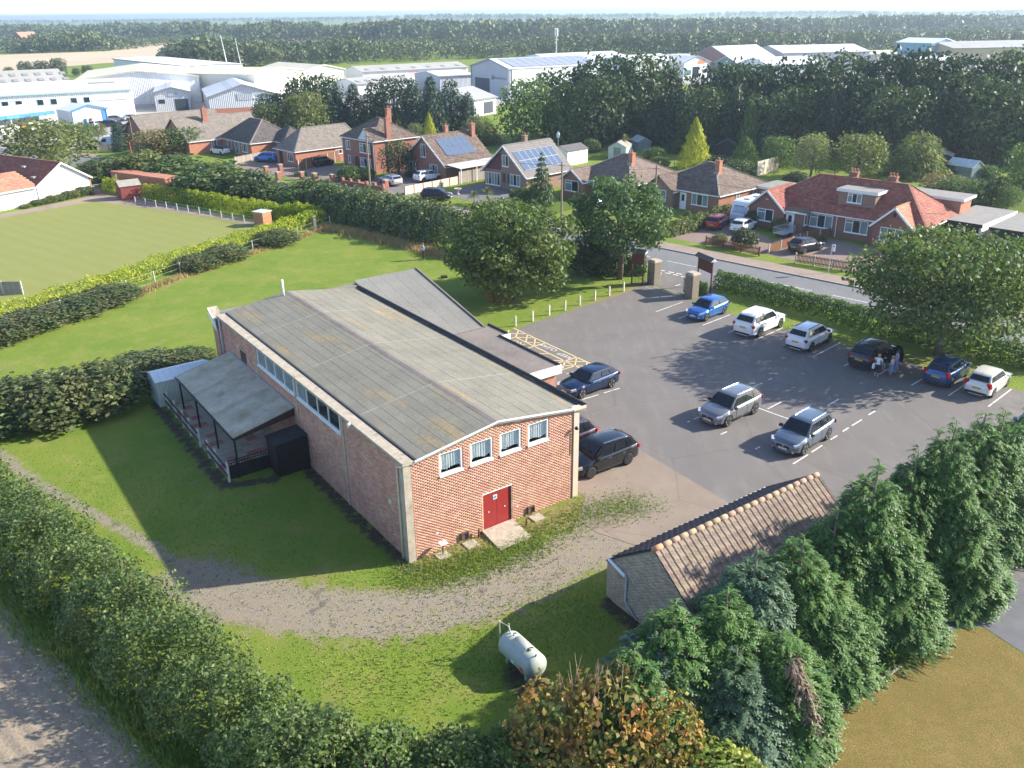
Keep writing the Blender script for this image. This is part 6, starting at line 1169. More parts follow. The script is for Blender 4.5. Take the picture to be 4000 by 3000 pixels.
# ================================================================== INDUSTRIAL ESTATE
def clad(name, c, sc=2.2):
    """profiled metal sheet, too far off to see rib from rib"""
    if name in MATS: return MATS[name]
    m, n, l = _nt(name); v = _vec(n); sp = n.new('ShaderNodeSeparateXYZ'); l.new(v, sp.inputs[0]); a = _math(n, l, 'ADD', sp.outputs[0], sp.outputs[1]); w = _math(n, l, 'SINE', _math(n, l, 'MULTIPLY', a, 2 * PI * sc))
    f = _noise(n, l, v, .15, 4); cc = _mix(n, l, _ramp(n, l, f, .3, .7), mul(c, .92), mul(c, 1.05)); _bsdf(n, l, cc, .5, spec=.3, normal=_bump(n, l, w, .04)); MATS[name] = m; return m
CW, CG, CCR, CDG, CBL, CTAN, CTEAL = clad('white_cladding', (.76, .77, .77)), clad('grey_cladding', (.50, .52, .55)), clad('cream_cladding', (.74, .71, .60)), clad('mid_grey_cladding', (.40, .43, .47)), clad('blue_cladding', (.20, .36, .48)), clad('tan_cladding', (.50, .36, .23)), clad('teal_cladding', (.10, .20, .22))
RW, RG, RC, RAS = clad('white_roof_sheet', (.74, .75, .76), 1.2), clad('grey_roof_sheet', (.40, .40, .40), 1.2), clad('cream_roof_sheet', (.70, .64, .48), 1.0), clad('fibre_cement_roof', (.45, .43, .38), 1.2)
M_LITE = mat('roof_light', (.30, .30, .30), .5); M_DKD = mat('dark_doorway', (.05, .06, .075), .7); M_BLF = mat('blue_frame', (.06, .22, .50), .5)
IG = 'units of the industrial estate'
def unitb(name, label, L, Rp, depth, ez, rz, front, wm, rm, trim=None, lights=None, cat='warehouse', shift=0.0):
    a, b = G(*L), G(*Rp); h = ang(a, b); W = np.linalg.norm((b - a)[:2]); t = thing(name, label, cat, a, h, IG); tr = trim or mat('grey_trim', (.22, .23, .25), .5)
    if front:     # ridge runs back, gable to the front
        MB().prism([(0, 0), (W, 0), (W, ez), (W / 2, rz), (0, ez)], 0, depth).build('wall', wm, t)
        MB().plate([(-.3, depth, ez), (-.3, -.3, ez), (W / 2, -.3, rz + .12), (W / 2, depth, rz + .12)], .1).build('roof', rm, t); MB().plate([(W + .3, -.3, ez), (W + .3, depth, ez), (W / 2, depth, rz + .12), (W / 2, -.3, rz + .12)], .1).build('roof', rm, t)
        for p, q in (((-.3, -.36, ez - .05), (W / 2, -.36, rz + .08)), ((W / 2, -.36, rz + .08), (W + .3, -.36, ez - .05))): MB().bar(p, q, .12, .35).build('verge_trim', tr, t)
        for x in (0, W): MB().bar((x, -.06, 0), (x, -.06, ez), .3, .12).build('corner_trim', tr, t)
        zz = lambda x: ez + (rz + .12 - ez) * (1 - abs(x - W / 2) / (W / 2))
        if lights:
            for i in range(lights[0]):
                for s in (.2, .32, .68, .8)[:lights[1]]:
                    y = depth * (i + .7) / (lights[0] + .6); x = W * s; dx = W * .045; MB().plate([(x - dx, y, zz(x - dx) + .05), (x + dx, y, zz(x + dx) + .05), (x + dx, y + 1.1, zz(x + dx) + .05), (x - dx, y + 1.1, zz(x - dx) + .05)], .04).build('roof_light', M_LITE, t)
    else:
        MB().box(0, 0, 0, W, depth, ez).build('wall', wm, t); MB().prism([(0, ez), (depth / 2, rz), (depth, ez)], .02, W - .02).v
        g = MB(); g.add([(0, 0, ez), (0, depth / 2, rz), (0, depth, ez), (W, 0, ez), (W, depth / 2, rz), (W, depth, ez)], [(0, 1, 2), (5, 4, 3)]).build('gable', wm, t)
        MB().plate([(-.3, -.4, ez - .05), (W + .3, -.4, ez - .05), (W + .3, depth / 2, rz + .1), (-.3, depth / 2, rz + .1)], .1).build('roof', rm, t); MB().plate([(W + .3, depth + .4, ez - .05), (-.3, depth + .4, ez - .05), (-.3, depth / 2, rz + .1), (W + .3, depth / 2, rz + .1)], .1).build('roof', rm, t)
        MB().bar((-.3, -.45, ez - .1), (W + .3, -.45, ez - .1), .15, .3).build('gutter', tr, t)
        if lights:
            k = (rz - ez) / (depth / 2)
            for i in range(lights[0]):
                for s in (.35, .62)[:lights[1]]:
                    x = W * (i + .5) / lights[0]; y = depth / 2 * s; MB().plate([(x - .6, y - 1, ez + k * (y - 1) + .18), (x + .6, y - 1, ez + k * (y - 1) + .18), (x + .6, y + 1, ez + k * (y + 1) + .18), (x - .6, y + 1, ez + k * (y + 1) + .18)], .04).build('roof_light', M_LITE, t)
    return t, W
def opening(t, x0, x1, z0, z1, m, name='loading_door', y=-.04): return MB().box(x0, y, z0, x1, y + .035, z1).build(name, m, t)
t, W = unitb('showroom', 'large white two-storey showroom with small windows at the left', (-160, 499), (533, 452), 16, 6.4, 8.4, False, CW, RW, mat('teal_trim', (.35, .55, .55), .5), None, 'showroom')
for px in (35, 88, 170, 222, 300, 350):
    x = W * (px + 160) / 693 * (.93 + .07 * (px + 160) / 693); w = opening(t, x - .75, x + .75, 3.7, 5.1, MATS['teal_trim'], 'window', -.06); MB().box(x - .62, -.075, 3.83, x + .62, -.061, 4.97).build('pane', M_GLASS, w)
opening(t, W * .76, W * .98, 4.3, 4.5, M_UPVC, 'pipe_run', -.3); k_ = (8.4 - 6.4) / 8; MB().plate([(W * .77, 4.5, 6.4 + k_ * 4.5 + .22), (W * .93, 4.5, 6.4 + k_ * 4.5 + .22), (W * .93, 5.5, 6.4 + k_ * 5.5 + .22), (W * .77, 5.5, 6.4 + k_ * 5.5 + .22)], .06).build('roof_light', M_LITE, t)
tb = thing('warehouse', 'pale warehouse roof with paired roof lights behind the white showroom', 'warehouse', t.location, t.rotation_euler[2], IG); MB().box(0, 17, 0, W * .70, 45, 7).build('wall', CW, tb); MB().plate([(-1, 16.6, 7), (W * .70, 16.6, 7), (W * .70, 31, 10.2), (-1, 31, 10.2)], .1).build('roof', RG if False else RAS, tb); MB().plate([(W * .7, 45, 7), (-1, 45, 7), (-1, 31, 10.2), (W * .7, 31, 10.2)], .1).build('roof', RAS, tb); MB().add([(W * .7, 17, 7), (W * .7, 31, 10.1), (W * .7, 45, 7)], [(0, 1, 2)]).build('gable', CW, tb)
for i in range(9):
    for y in (20.5, 25.5): MB().plate([(3 + i * 2.9, y, 7 + (y - 16.6) / 14.4 * 3.2 + .14), (4.3 + i * 2.9, y, 7 + (y - 16.6) / 14.4 * 3.2 + .14), (4.3 + i * 2.9, y + 2.2, 7 + (y - 14.4) / 14.4 * 3.2 + .14), (3 + i * 2.9, y + 2.2, 7 + (y - 14.4) / 14.4 * 3.2 + .14)], .04).build('roof_light', M_LITE, tb)
t, W = unitb('workshop', 'white workshop with blue portal frame and open front', (292, 503), (424, 490), 8, 3.7, 4.7, True, CW, RW, M_BLF, None, 'workshop'); opening(t, .5, W - .5, .1, 2.9, mat('workshop_interior', (.42, .43, .44), .8), 'opening')
for x in (W * .36, W * .52): MB().tube([(x, -.2, 0), (x, -.2, 1.9)], .22, 8).build('display', (M_BLF, MATS['label_red'])[x > W * .4], t)
opening(t, W - 1.0, W - .1, 0, 3.4, M_BLF, 'blue_panel', -.1)
t = thing('forecourt_canopy', 'white forecourt canopy with blue fascia at the left edge', 'canopy', G(-120, 545), ang(G(-120, 545), G(165, 507)), IG); MB().plate([(0, -2, 3.9), (19, -2, 3.9), (19, 8, 4.9), (0, 8, 4.9)], .12).build('roof', RW, t); MB().box(0, -2.1, 3.2, 19, -1.95, 3.95).build('fascia', M_BLF, t); MB().box(7.6, -2.16, 3.28, 10.4, -2.11, 3.85).build('sign', mat('sign_blue', (0, 0, 0)), t); MB().box(0, 1, 0, 19, 8, 3.4).build('shop_front', mat('shop_glass', (.30, .34, .38), .3), t)
for k in range(5): MB().box(7 + k * 1.6, -.5, 0, 8.0 + k * 1.6, .4, 1.9).build('goods_bag', M_UPVC if k != 3 else mat('label_red', (0, 0, 0)), t)
for x in (2, 8.8, 15.5): MB().tube([(x, -1.7, 0), (x, -1.7, 3.3)], .12, 8).build('post', M_UPVC, t)
unitb('warehouse', 'wide cream-roofed warehouse behind the small grey units', (316, 418), (790, 398), 46, 7.0, 8.7, True, CW, RC, mat('cream_trim', (.6, .56, .45), .5))
t, W = unitb('warehouse', 'long white unit with dark vertical fins near the stubble field', (455, 299), (740, 342), 20, 6.9, 7.1, False, CW, RW)
for k in range(14): MB().box(-.12, 1 + k * 1.35, 1.2, -.03, 1.7 + k * 1.35, 5.6).build('fin', mat('grey_trim', (0, 0, 0)), t)
for k in range(6): opening(t, W * (.55 + k * .07), W * (.55 + k * .07) + 1.4, 2.6, 4.6, CG, 'panel')
t, W = unitb('unit', 'small grey gabled unit with dark loading door and square sign', (612, 436), (750, 430), 26, 4.6, 5.7, True, CG, RW, None, (5, 2), 'unit'); opening(t, W * .55, W * .93, 0, 2.9, M_DKD); opening(t, W * .10, W * .28, 1.9, 2.9, M_GLASS, 'window'); s = opening(t, W * .40, W * .62, 3.7, 4.7, CDG, 'sign', -.12); text('sign_lettering', 'VL', .7, M_UPVC, t, (W * .51, -.125, 4.2), (R(90), 0, 0), .004)
t, W = unitb('unit', 'grey unit with rows of roof lights and a white sign panel', (823, 445), (1095, 432), 30, 3.9, 6.6, True, CG, RW, None, (6, 4), 'unit'); opening(t, W * .62, W * .80, 3.3, 4.7, M_UPVC, 'sign', -.1); opening(t, W * .40, W * .615, 3.0, 4.5, CDG, 'faded_sign', -.1); text('sign_lettering', 'Hubway', .75, MATS['grey_ink'], t, (W * .71, -.11, 4.0), (R(90), 0, 0), .004); MB().box(.02, -.05, 0, W, -.01, 1.2).build('brick_plinth', M_B2, t)
unitb('warehouse', 'tall cream-sided warehouse behind the dark conifers', (1003, 402), (1190, 374), 30, 7.5, 8.6, True, CCR, RC, MATS['cream_trim']); unitb('warehouse', 'lower cream-roofed warehouse right of the tall cream one', (1192, 350), (1352, 338), 30, 5.6, 7.2, True, CCR, RC, MATS['cream_trim']); unitb('warehouse', 'dark-roofed link building between the cream warehouses', (800, 365), (960, 372), 14, 5.0, 6.0, False, CW, RG)
t, W = unitb('unit', 'long low unit with pale fibre cement roof above the conifers', (1420, 335), (1830, 311), 16, 4.4, 5.9, False, CW, RAS, None, (7, 1), 'unit')
for f, w_, m_, nm in ((.30, 3.5, M_DKD, 'loading_door'), (.58, 2.2, M_GLASS, 'window'), (.74, 3.5, M_DKD, 'loading_door')): opening(t, W * f, W * f + w_, 0 if 'door' in nm else 2.6, 2.9 if 'door' in nm else 3.8, m_, nm)
opening(t, W * .42, W * .52, 2.2, 3.8, mat('pink_sign', (.66, .45, .45), .6), 'banner')
unitb('unit', 'low mossy-roofed unit hidden behind the dark conifers', (1400, 372), (1620, 354), 14, 3.2, 4.5, False, CW, RAS, None, (6, 1), 'unit')
t, W = unitb('grey_factory', 'big grey gabled factory with solar panels on its roof', (1844, 366), (1988, 386), 34, 8.0, 10.2, True, CDG, RW, None, None, 'factory'); opening(t, W * .10, W * .50, 0, 4.9, M_DKD)
text('sign_lettering', 'Dimensions Ltd', 1.15, MATS['grey_ink'], t, (W * .77, -.06, 5.3), (R(90), 0, 0), .004); MB().lathe([(.5, -.02), (.7, -.02), (.7, .02), (.5, .02)], 12, axis='y', c=(W * .585, -.06, 5.3)).build('ring_logo', MATS['grey_ink'], t); MB().box(W + .02, 1, 2.7, W + .10, 33.5, 7.8).build('side_cladding', CW, t)
kf = (10.2 - 8.0) / (W / 2)
for i in range(10):
    for j in range(3): xa = W / 2 + .8 + j * (W / 2 - 1.4) / 3; xb = xa + (W / 2 - 1.4) / 3 - .15; MB().plate([(xb, 2.5 + i * 3, 10.45 - kf * (xb - W / 2)), (xb, 5.3 + i * 3, 10.45 - kf * (xb - W / 2)), (xa, 5.3 + i * 3, 10.45 - kf * (xa - W / 2)), (xa, 2.5 + i * 3, 10.45 - kf * (xa - W / 2))], .05).build('solar_array', mat('far_solar', (.33, .36, .42), .35), t)
t, W = unitb('unit', 'white unit with sloping grey roof and dark opening beside the ash tree', (1853, 457), (1938, 442), 14, 3.9, 6.0, False, M_REND, RG, None, None, 'unit'); opening(t, W * .42, W * .86, .3, 3.0, M_DKD); unitb('unit', 'white-fronted low unit left of the grey factory', (1720, 358), (1850, 350), 18, 4.6, 5.6, False, CDG, RW, None, None, 'unit')
for lab, L, Rr, d, e, r_, fr, wm, rm in (('broad white-roofed warehouse right of the telecom mast', (2200, 322), (2500, 303), 34, 6.0, 8.6, False, CW, RW), ('white-roofed unit between the dark pines', (2480, 318), (2650, 306), 20, 6.2, 8.0, False, CW, RW), ('white warehouse with dark teal wall behind the trees', (2882, 302), (3060, 296), 18, 4.3, 6.8, False, CTEAL, RW), ('small cream unit on the skyline of the estate', (2915, 236), (2995, 233), 10, 4.0, 5.0, False, CCR, RC), ('long bright white-roofed warehouse on the right of the estate', (3055, 272), (3390, 263), 26, 6.2, 8.6, False, CG, RW), ('white unit with green band in front of the long white roof', (3000, 314), (3210, 306), 20, 4.8, 7.0, False, CW, RW), ('pale green-grey unit right of the long white roof', (3392, 263), (3512, 259), 16, 5.0, 6.0, False, clad('sage_cladding', (.42, .45, .38)), RC), ('long tan warehouse with grey roof at the far right', (3718, 240), (4160, 230), 30, 5.5, 7.8, False, CTAN, RAS), ('low white roof in front of the tan warehouse', (3595, 268), (3735, 262), 12, 2.8, 4.2, False, CW, RW), ('white flat unit behind the pines left of the brick gable', (2560, 285), (2720, 278), 16, 5.0, 6.2, False, CW, RW)):
    unitb('warehouse', lab, L, Rr, d, e, r_, fr, wm, rm)
t, W = unitb('shop_unit', 'white gabled shop unit with orange sign among the pines', (2665, 313), (2768, 306), 20, 5.6, 7.7, True, CW, RW, None, None, 'shop'); opening(t, W * .55, W * .80, 5.1, 6.2, mat('orange_sign', (.75, .20, .06), .5), 'sign', -.1); opening(t, W * .36, W * .60, .5, 4.2, M_GLASS, 'glazing'); opening(t, W * .06, W * .30, 1.6, 3.2, CTEAL, 'sign', -.1)
unitb('brick_unit', 'purple-red brick gabled unit with white roof', (2712, 277), (2836, 286), 24, 6.0, 9.4, True, brickmat('purple_brick', (.26, .13, .12), (.30, .16, .14), (.30, .22, .2)), RW); t, W = unitb('blue_unit', 'blue gabled unit with white sign at the right of the estate', (3630, 236), (3726, 231), 20, 7.4, 9.2, True, CBL, RW, M_UPVC, None, 'unit'); opening(t, W * .32, W * .82, 3.2, 4.4, M_UPVC, 'sign', -.1)
t = thing('far_cottage', 'distant red-roofed cottage among trees at the far left', 'house', G(52, 192), R(-20)); MB().prism([(0, 0), (14, 0), (14, 6), (7, 12), (0, 6)], 0, 16).build('wall', M_B2, t); MB().plate([(14.5, -.5, 5.6), (14.5, 16, 5.6), (7, 16, 12.2), (7, -.5, 12.2)], .2).build('roof', mat('far_red_roof', (.42, .22, .15), .8), t); MB().plate([(-.5, 16, 5.6), (-.5, -.5, 5.6), (7, -.5, 12.2), (7, 16, 12.2)], .2).build('roof', MATS['far_red_roof'], t)
# ================================================================== VEGETATION
def leaf_mesh(name, P, N, S, m, asp=.55, rng=None, T=None, fold=.25):
    """one folded diamond per leaf or leaf spray: P place, N facing, S half length, T optional growth direction"""
    rng = rng or np.random.default_rng(1); n = len(P); N = unit(N)
    t = unit(np.cross(N, rng.normal(size=(n, 3)))) if T is None else unit(T - N * np.sum(T * N, 1, keepdims=True)); b = np.cross(N, t); s = S[:, None]
    V = np.stack([P - t * s, P + b * s * asp + N * s * fold * asp, P + t * s, P - b * s * asp + N * s * fold * asp], 1)
    return fast_mesh(name, V.reshape(-1, 3), 4, m)
def sphere_dirs(n, rng):
    d = rng.normal(size=(n, 3)); return unit(d)
def cloud(lobes, n, rng, shell=.4, low=-1.0, droop=0.0):
    """points through the outer part of a heap of ellipsoid lobes; lobes: (centre, radii)"""
    C_ = np.array([l_[0] for l_ in lobes], float); Rr = np.array([l_[1] for l_ in lobes], float); w = (Rr[:, 0] * Rr[:, 2]); w = w / w.sum(); k = rng.choice(len(lobes), int(n * 1.7), p=w)
    d = sphere_dirs(len(k), rng); lump = 1 + .16 * np.sin(d[:, 0] * 7 + k) * np.sin(d[:, 1] * 6 + k * 2) + .10 * np.sin(d[:, 2] * 13 + k)
    r = (1 - shell * rng.random(len(k)) ** 1.4) * lump; P = C_[k] + d * Rr[k] * r[:, None]; keep = d[:, 2] > low
    for j in range(len(lobes)):
        q = np.sum(((P - C_[j]) / Rr[j]) ** 2, 1); keep &= (q > .36) | (k == j)
    P, d = P[keep][:n], d[keep][:n]; Nn = d * .55 + rng.normal(size=d.shape) * .55 + np.array([0, 0, .30]); return P, Nn, d
def broad_lobes(rng, n, r=.5, z0=.18, z1=1.0, base_r=.40, ball=(.17, .26)):
    L = [((0, 0, (z0 + z1) / 2), (r * .62, r * .62, (z1 - z0) * .36))]
    for k in range(n):
        a = k * 2.4 + rng.uniform(-.4, .4); u = (k + .5) / n; z = z0 + (z1 - z0) * (.08 + .86 * u); rad = r * math.sin(PI * (.20 + .68 * u)) ** .8 * rng.uniform(.55, .85); br = rng.uniform(*ball); L.append(((rad * math.cos(a), rad * math.sin(a), min(z, z1 - br * .75)), (br, br, br * .85)))
    return L
def trunk_mesh(name, h, r, limbs, m, rng):
    mb = MB(); mb.tube([(0, 0, -.1), (.02 * h, 0, h * .35), (0, .02 * h, h * .7)], [r, r * .75, r * .4], 9)
    for c in limbs: mb.tube([(0, 0, h * rng.uniform(.22, .5)), tuple(np.array(c) * np.array([.5, .5, .78])), tuple(c)], [r * .42, r * .28, r * .08], 6)
    return mb.mesh(name, m, True)
M_BARK = mat('bark', (.13, .10, .075), .95, .3, 4, bump=.02, bscale=14)
PROTO = {}
def proto_broad(key, seed, m, n=2600, leaf=.030, lobes=22, z0=.14, ball=(.15, .24), shell=.5):
    if key not in PROTO:
        rng = np.random.default_rng(seed); L = broad_lobes(rng, lobes, .5, z0, 1.0, ball=ball); P, N, d = cloud(L, n, rng, shell); S = leaf * rng.uniform(.6, 1.35, len(P))
        PROTO[key] = (leaf_mesh('crown', P, N, S, m, .6, rng), trunk_mesh('trunk', 1, .035, [l_[0] for l_ in L[2::4]], M_BARK, rng))
    return PROTO[key]
def proto_bush(key, seed, m, n=2200, leaf=.045, lobes=14, flat=.9, twig=0):
    if key not in PROTO:
        rng = np.random.default_rng(seed); L = [((0, 0, .42), (.40, .40, .42))]
        for k in range(lobes): a = k * 2.4; u = (k + .5) / lobes; br = rng.uniform(.18, .28); z = br * .8 + (flat - br * 1.6) * u; rad = (.5 - br * .8) * math.sqrt(max(.05, 1 - (u * .95) ** 2)); L.append(((rad * math.cos(a), rad * math.sin(a), z), (br, br, br)))
        P, N, d = cloud(L, n, rng, .5); P[:, 2] = np.maximum(P[:, 2], .01); S = leaf * rng.uniform(.6, 1.35, len(P)); mb = MB()
        for k in range(7): a = k * .9; mb.tube([(0, 0, 0), (.18 * math.cos(a), .18 * math.sin(a), .4), (.3 * math.cos(a), .3 * math.sin(a), .72)], [.03, .02, .006], 5)
        PROTO[key] = (leaf_mesh('foliage', P, N, S, m, .6, rng), mb.mesh('stem', M_BARK, True))
    return PROTO[key]
def proto_cone(key, seed, m, n=2600, leaf=.034, power=.8, base=.5, droop=.5, tiers=0, z0=.04, asp=.35, upward=False):
    """conifers: drooping or upright sprays set round a leader"""
    if key not in PROTO:
        rng = np.random.default_rng(seed); z = z0 + (1 - z0) * (1 - np.sqrt(rng.random(n) * .995 + .005)) if not upward else z0 + (1 - z0) * rng.random(n) ** 1.25
        if tiers: z = np.clip(np.round(z * tiers) / tiers + rng.normal(0, .012, n), z0, .995)
        a = rng.random(n) * 2 * PI; lump = 1 + .20 * np.sin(a * 3 + z * 21) * np.sin(a * 5 - z * 13) + .12 * np.sin(a * 9 + z * 40); rm_ = base * np.clip(1 - z, 0, 1) ** power * lump; r = rm_ * (1 - .55 * rng.random(n) ** 2)
        P = np.stack([r * np.cos(a), r * np.sin(a), z - (0 if upward else droop * .10 * r / base)], 1); out = np.stack([np.cos(a), np.sin(a), 0 * a], 1)
        T = out * (.35 if upward else 1) + np.array([0, 0, 1.0 if upward else -droop]) + rng.normal(size=(n, 3)) * .30; N = out * (.8 if upward else .35) + np.array([0, 0, .15 if upward else .85]) + rng.normal(size=(n, 3)) * .35; S = leaf * rng.uniform(.6, 1.4, n)
        PROTO[key] = (leaf_mesh('crown', P, N, S, m, asp, rng, T), MB().tube([(0, 0, -.02), (0, 0, .5), (0, 0, .97)], [.03, .018, .003], 7).mesh('trunk', M_BARK, True))
    return PROTO[key]
def plant(name, label, cat, proto, P, w, h, group=None, rot=None, z=0):
    t = thing(name, label, cat, (P[0], P[1], z), random.uniform(0, 6.28) if rot is None else rot, group, (w, w, h))
    link(proto[0].name.split('.')[0], proto[0], t)
    if proto[1] is not None: link(proto[1].name.split('.')[0], proto[1], t)
    return t
L_DARK = leafmat('dark_conifer_leaf', (0.030, 0.060, 0.027), .40, .12, col2=(0.051, 0.088, 0.039)); L_DBRD = leafmat('dark_broad_leaf', (0.051, 0.085, 0.030), .40, .22, col2=(0.093, 0.125, 0.045)); L_OAK = leafmat('oak_leaf', (0.078, 0.125, 0.033), .45, .30, col2=(0.143, 0.177, 0.051), nscale=.25); L_OLIVE = leafmat('olive_leaf', (0.128, 0.156, 0.045), .40, .30, col2=(0.195, 0.213, 0.068)); L_MID = leafmat('mid_green_leaf', (0.083, 0.139, 0.039), .40, .30, col2=(0.128, 0.185, 0.054)); L_GOLD = leafmat('golden_leaf', (.30, .33, .03), .30, .35, col2=(.42, .42, .04), hue=.03); L_GOLDH = leafmat('golden_hedge_leaf', (.24, .31, .025), .35, .35, col2=(.44, .46, .035), hue=.03, nscale=.5); L_HEDGE = leafmat('hedge_leaf', (0.075, 0.121, 0.036), .45, .25, col2=(0.128, 0.170, 0.051), nscale=.4); L_PALE = leafmat('pale_leaf', (0.195, 0.227, 0.090), .35, .3, col2=(0.255, 0.270, 0.120)); L_LEY = leafmat('leyland_leaf', (0.072, 0.149, 0.039), .40, .25, col2=(0.120, 0.213, 0.057), nscale=.5); L_LEYB = leafmat('blue_cypress_leaf', (.075, .135, .060), .35, .25, col2=(0.128, 0.199, 0.128)); L_BRAM = leafmat('bramble_leaf', (0.068, 0.106, 0.033), .45, .2, col2=(0.128, 0.135, 0.053), nscale=.5); L_STRAW = leafmat('straw', (.34, .25, .12), .35, .2, col2=(.42, .30, .14), hue=.03); L_PURP = leafmat('purple_leaf', (.030, .016, .026), .35, .1); L_BROWN = leafmat('bronze_leaf', (0.225, 0.163, 0.068), .35, .25, col2=(0.150, 0.170, 0.060)); L_YEW = leafmat('bright_yew_leaf', (0.128, 0.199, 0.036), .45, .3, col2=(0.255, 0.284, 0.053), nscale=1.2); L_GRASS = leafmat('grass_blade', (0.150, 0.227, 0.045), .35, .3, col2=(0.240, 0.270, 0.075)); L_AUT = leafmat('autumn_leaf', (0.165, 0.185, 0.053), .4, .3, col2=(0.390, 0.185, 0.053), nscale=1.1, hue=.06); L_CLIP = leafmat('clipped_hedge_leaf', (0.075, 0.149, 0.030), .40, .25, col2=(0.128, 0.199, 0.042), nscale=.6); L_BLUE = leafmat('blue_spruce_leaf', (0.105, 0.142, 0.150), .3, .1)
# ---- three oaks, each its own tree
def oak(label, P, h, w, seed, n, leaf, lobes, z0=.16, m=None, trunk_r=.03, open_=False):
    rng = np.random.default_rng(seed); L = broad_lobes(rng, lobes, .5, z0, 1.0, ball=(.10, .19)); L = [(np.array(c) * [w, w, h], np.array(r_) * [w, w, h * .9]) for c, r_ in L]
    Pp, N, d = cloud(L[1:] if open_ else L, n, rng, .55); S = leaf * rng.uniform(.6, 1.4, len(Pp)); t = thing('oak_tree', label, 'tree', P, 0, 'oaks round the car park'); link('crown', leaf_mesh('crown', Pp, N, S, m or L_OAK, .6, rng), t)
    mb = MB(); tr = trunk_r * h; mb.tube([(0, 0, -.1), (.1, .05, h * .18), (.05, 0, h * .36), (0, .1, h * .62)], [tr * 1.25, tr, tr * .8, tr * .35], 12)
    link('trunk', mb.mesh('trunk', M_BARK, True), t)
    for c, r_ in L[1::2]:
        lb = MB(); z_ = h * rng.uniform(.18, .42); lb.tube([(0, 0, z_), tuple(np.array(c) * [.45, .45, 1] * .5 + np.array([0, 0, z_ * .55])), tuple(c)], [tr * .5, tr * .32, tr * .1], 7); link('limb', lb.mesh('limb', M_BARK, True), t)
    return t
p = G(1995, 1168); oak('broad oak on the grass between the hall and the gate', p, tall(p, 785), 11.6, 11, 19000, .165, 50, .15)
p = G(2420, 1090); oak('slim open oak beside the left notice board', p, tall(p, 690), 9.4, 23, 7000, .19, 26, .30, m=leafmat('oak_leaf_cool', (0.068, 0.121, 0.042), .42, .28, col2=(0.105, 0.163, 0.057)), trunk_r=.026, open_=True)
p = G(3660, 1385); oak('large spreading oak over the hedge at the right of the car park', p, tall(p, 915), 13.6, 37, 20000, .155, 50, .27)
# ---- leylandii row beside the garage
ROW0 = np.array([7.75, 24.1]); ROWD = np.array([math.cos(R(34.6)), math.sin(R(34.6))]); ROWN = np.array([-ROWD[1], ROWD[0]])
def spray_mesh(name, bases, dirs, sizes, m, rng, K=7, droop=.75):
    """feathery drooping sprays: a row of narrow leaflets either side of an arching stalk"""
    n = len(bases); dirs = unit(dirs); side = unit(np.cross(dirs, np.array([0, 0, 1.]) + rng.normal(size=(n, 3)) * .25)); V = []
    for k in range(K):
        s = (k + .6) / K; c = bases + dirs * (sizes * s)[:, None] + np.array([0, 0, -1.]) * (sizes * droop * s * s)[:, None] + np.array([0, 0, .15]) * (sizes * s)[:, None]
        tng = unit(dirs + np.array([0, 0, -1.]) * (2 * droop * s - .15)); sg = 1 if k % 2 else -1; ld = unit(tng * .75 + side * sg * .65 + np.array([0, 0, -.45])) ; ll = (sizes * (.40 - .18 * s))[:, None]; wd = np.cross(ld, unit(np.cross(ld, side) + rng.normal(size=(n, 3)) * .2)) * ll * .22
        V.append(np.stack([c, c + ld * ll * .5 + wd, c + ld * ll, c + ld * ll * .5 - wd], 1))
    V.append(np.stack([bases, bases + dirs * (sizes * .5)[:, None] + side * (sizes * .10)[:, None], bases + dirs * sizes[:, None] - np.array([0, 0, 1.]) * (sizes * droop * .85)[:, None], bases + dirs * (sizes * .5)[:, None] - side * (sizes * .10)[:, None]], 1))
    return fast_mesh(name, np.concatenate(V).reshape(-1, 3), 4, m)
def leyland(key, seed, m, n=3000):
    if key not in PROTO:
        rng = np.random.default_rng(seed); z = .02 + .96 * (1 - np.sqrt(rng.random(n))) ; z = np.where(rng.random(n) < .35, rng.random(n) * .9, z); a = rng.random(n) * 2 * PI
        lump = 1 + .18 * np.sin(3 * a + seed) * np.sin(11 * z + seed) + .14 * np.sin(5 * a - 17 * z); r = 1.55 * np.clip((1 - z), 0, 1) ** .62 * lump * (1 - .45 * rng.random(n) ** 2.2); zz = z * 6.0
        B_ = np.stack([r * .82 * np.cos(a), r * .82 * np.sin(a), zz], 1); D = np.stack([np.cos(a), np.sin(a), .25 + .9 * z + rng.normal(0, .2, n)], 1); S = rng.uniform(.28, .60, n) * (1 - .30 * z)
        # leaders poking out of the top
        nl = 60; zl = 5.4 + rng.random(nl) * 1.0; al = rng.random(nl) * 6.28; off = rng.integers(0, 3, nl); ox = np.array([0, .35, -.3])[off]; oy = np.array([0, -.2, .3])[off]; dz = np.array([0, -.5, -.8])[off]
        B_ = np.concatenate([B_, np.stack([ox, oy, zl + dz], 1)]); D = np.concatenate([D, np.stack([np.cos(al), np.sin(al), .8 + 0 * al], 1)]); S = np.concatenate([S, rng.uniform(.22, .42, nl)])
        tr = MB().tube([(0, 0, 0), (0, 0, 3), (0, 0, 6.45)], [.14, .08, .012], 7).tube([(0, 0, 3.5), (.35, -.2, 4.6), (.35, -.2, 5.9)], [.05, .03, .01], 5).tube([(0, 0, 3.2), (-.3, .3, 4.3), (-.3, .3, 5.6)], [.05, .03, .01], 5)
        PROTO[key] = (spray_mesh('crown', B_, D, S, m, rng), tr.mesh('trunk', mat('pale_bark', (.26, .20, .14), .9), True))
    return PROTO[key]
tops = [(2480, 2530), (2560, 2440), (2640, 2350), (2846, 2290), (2960, 2150), (3143, 2095), (3276, 1985), (3438, 1800), (3592, 1750), (3741, 1634), (3854, 1606), (3931, 1596), (4040, 1580), (4140, 1560)]
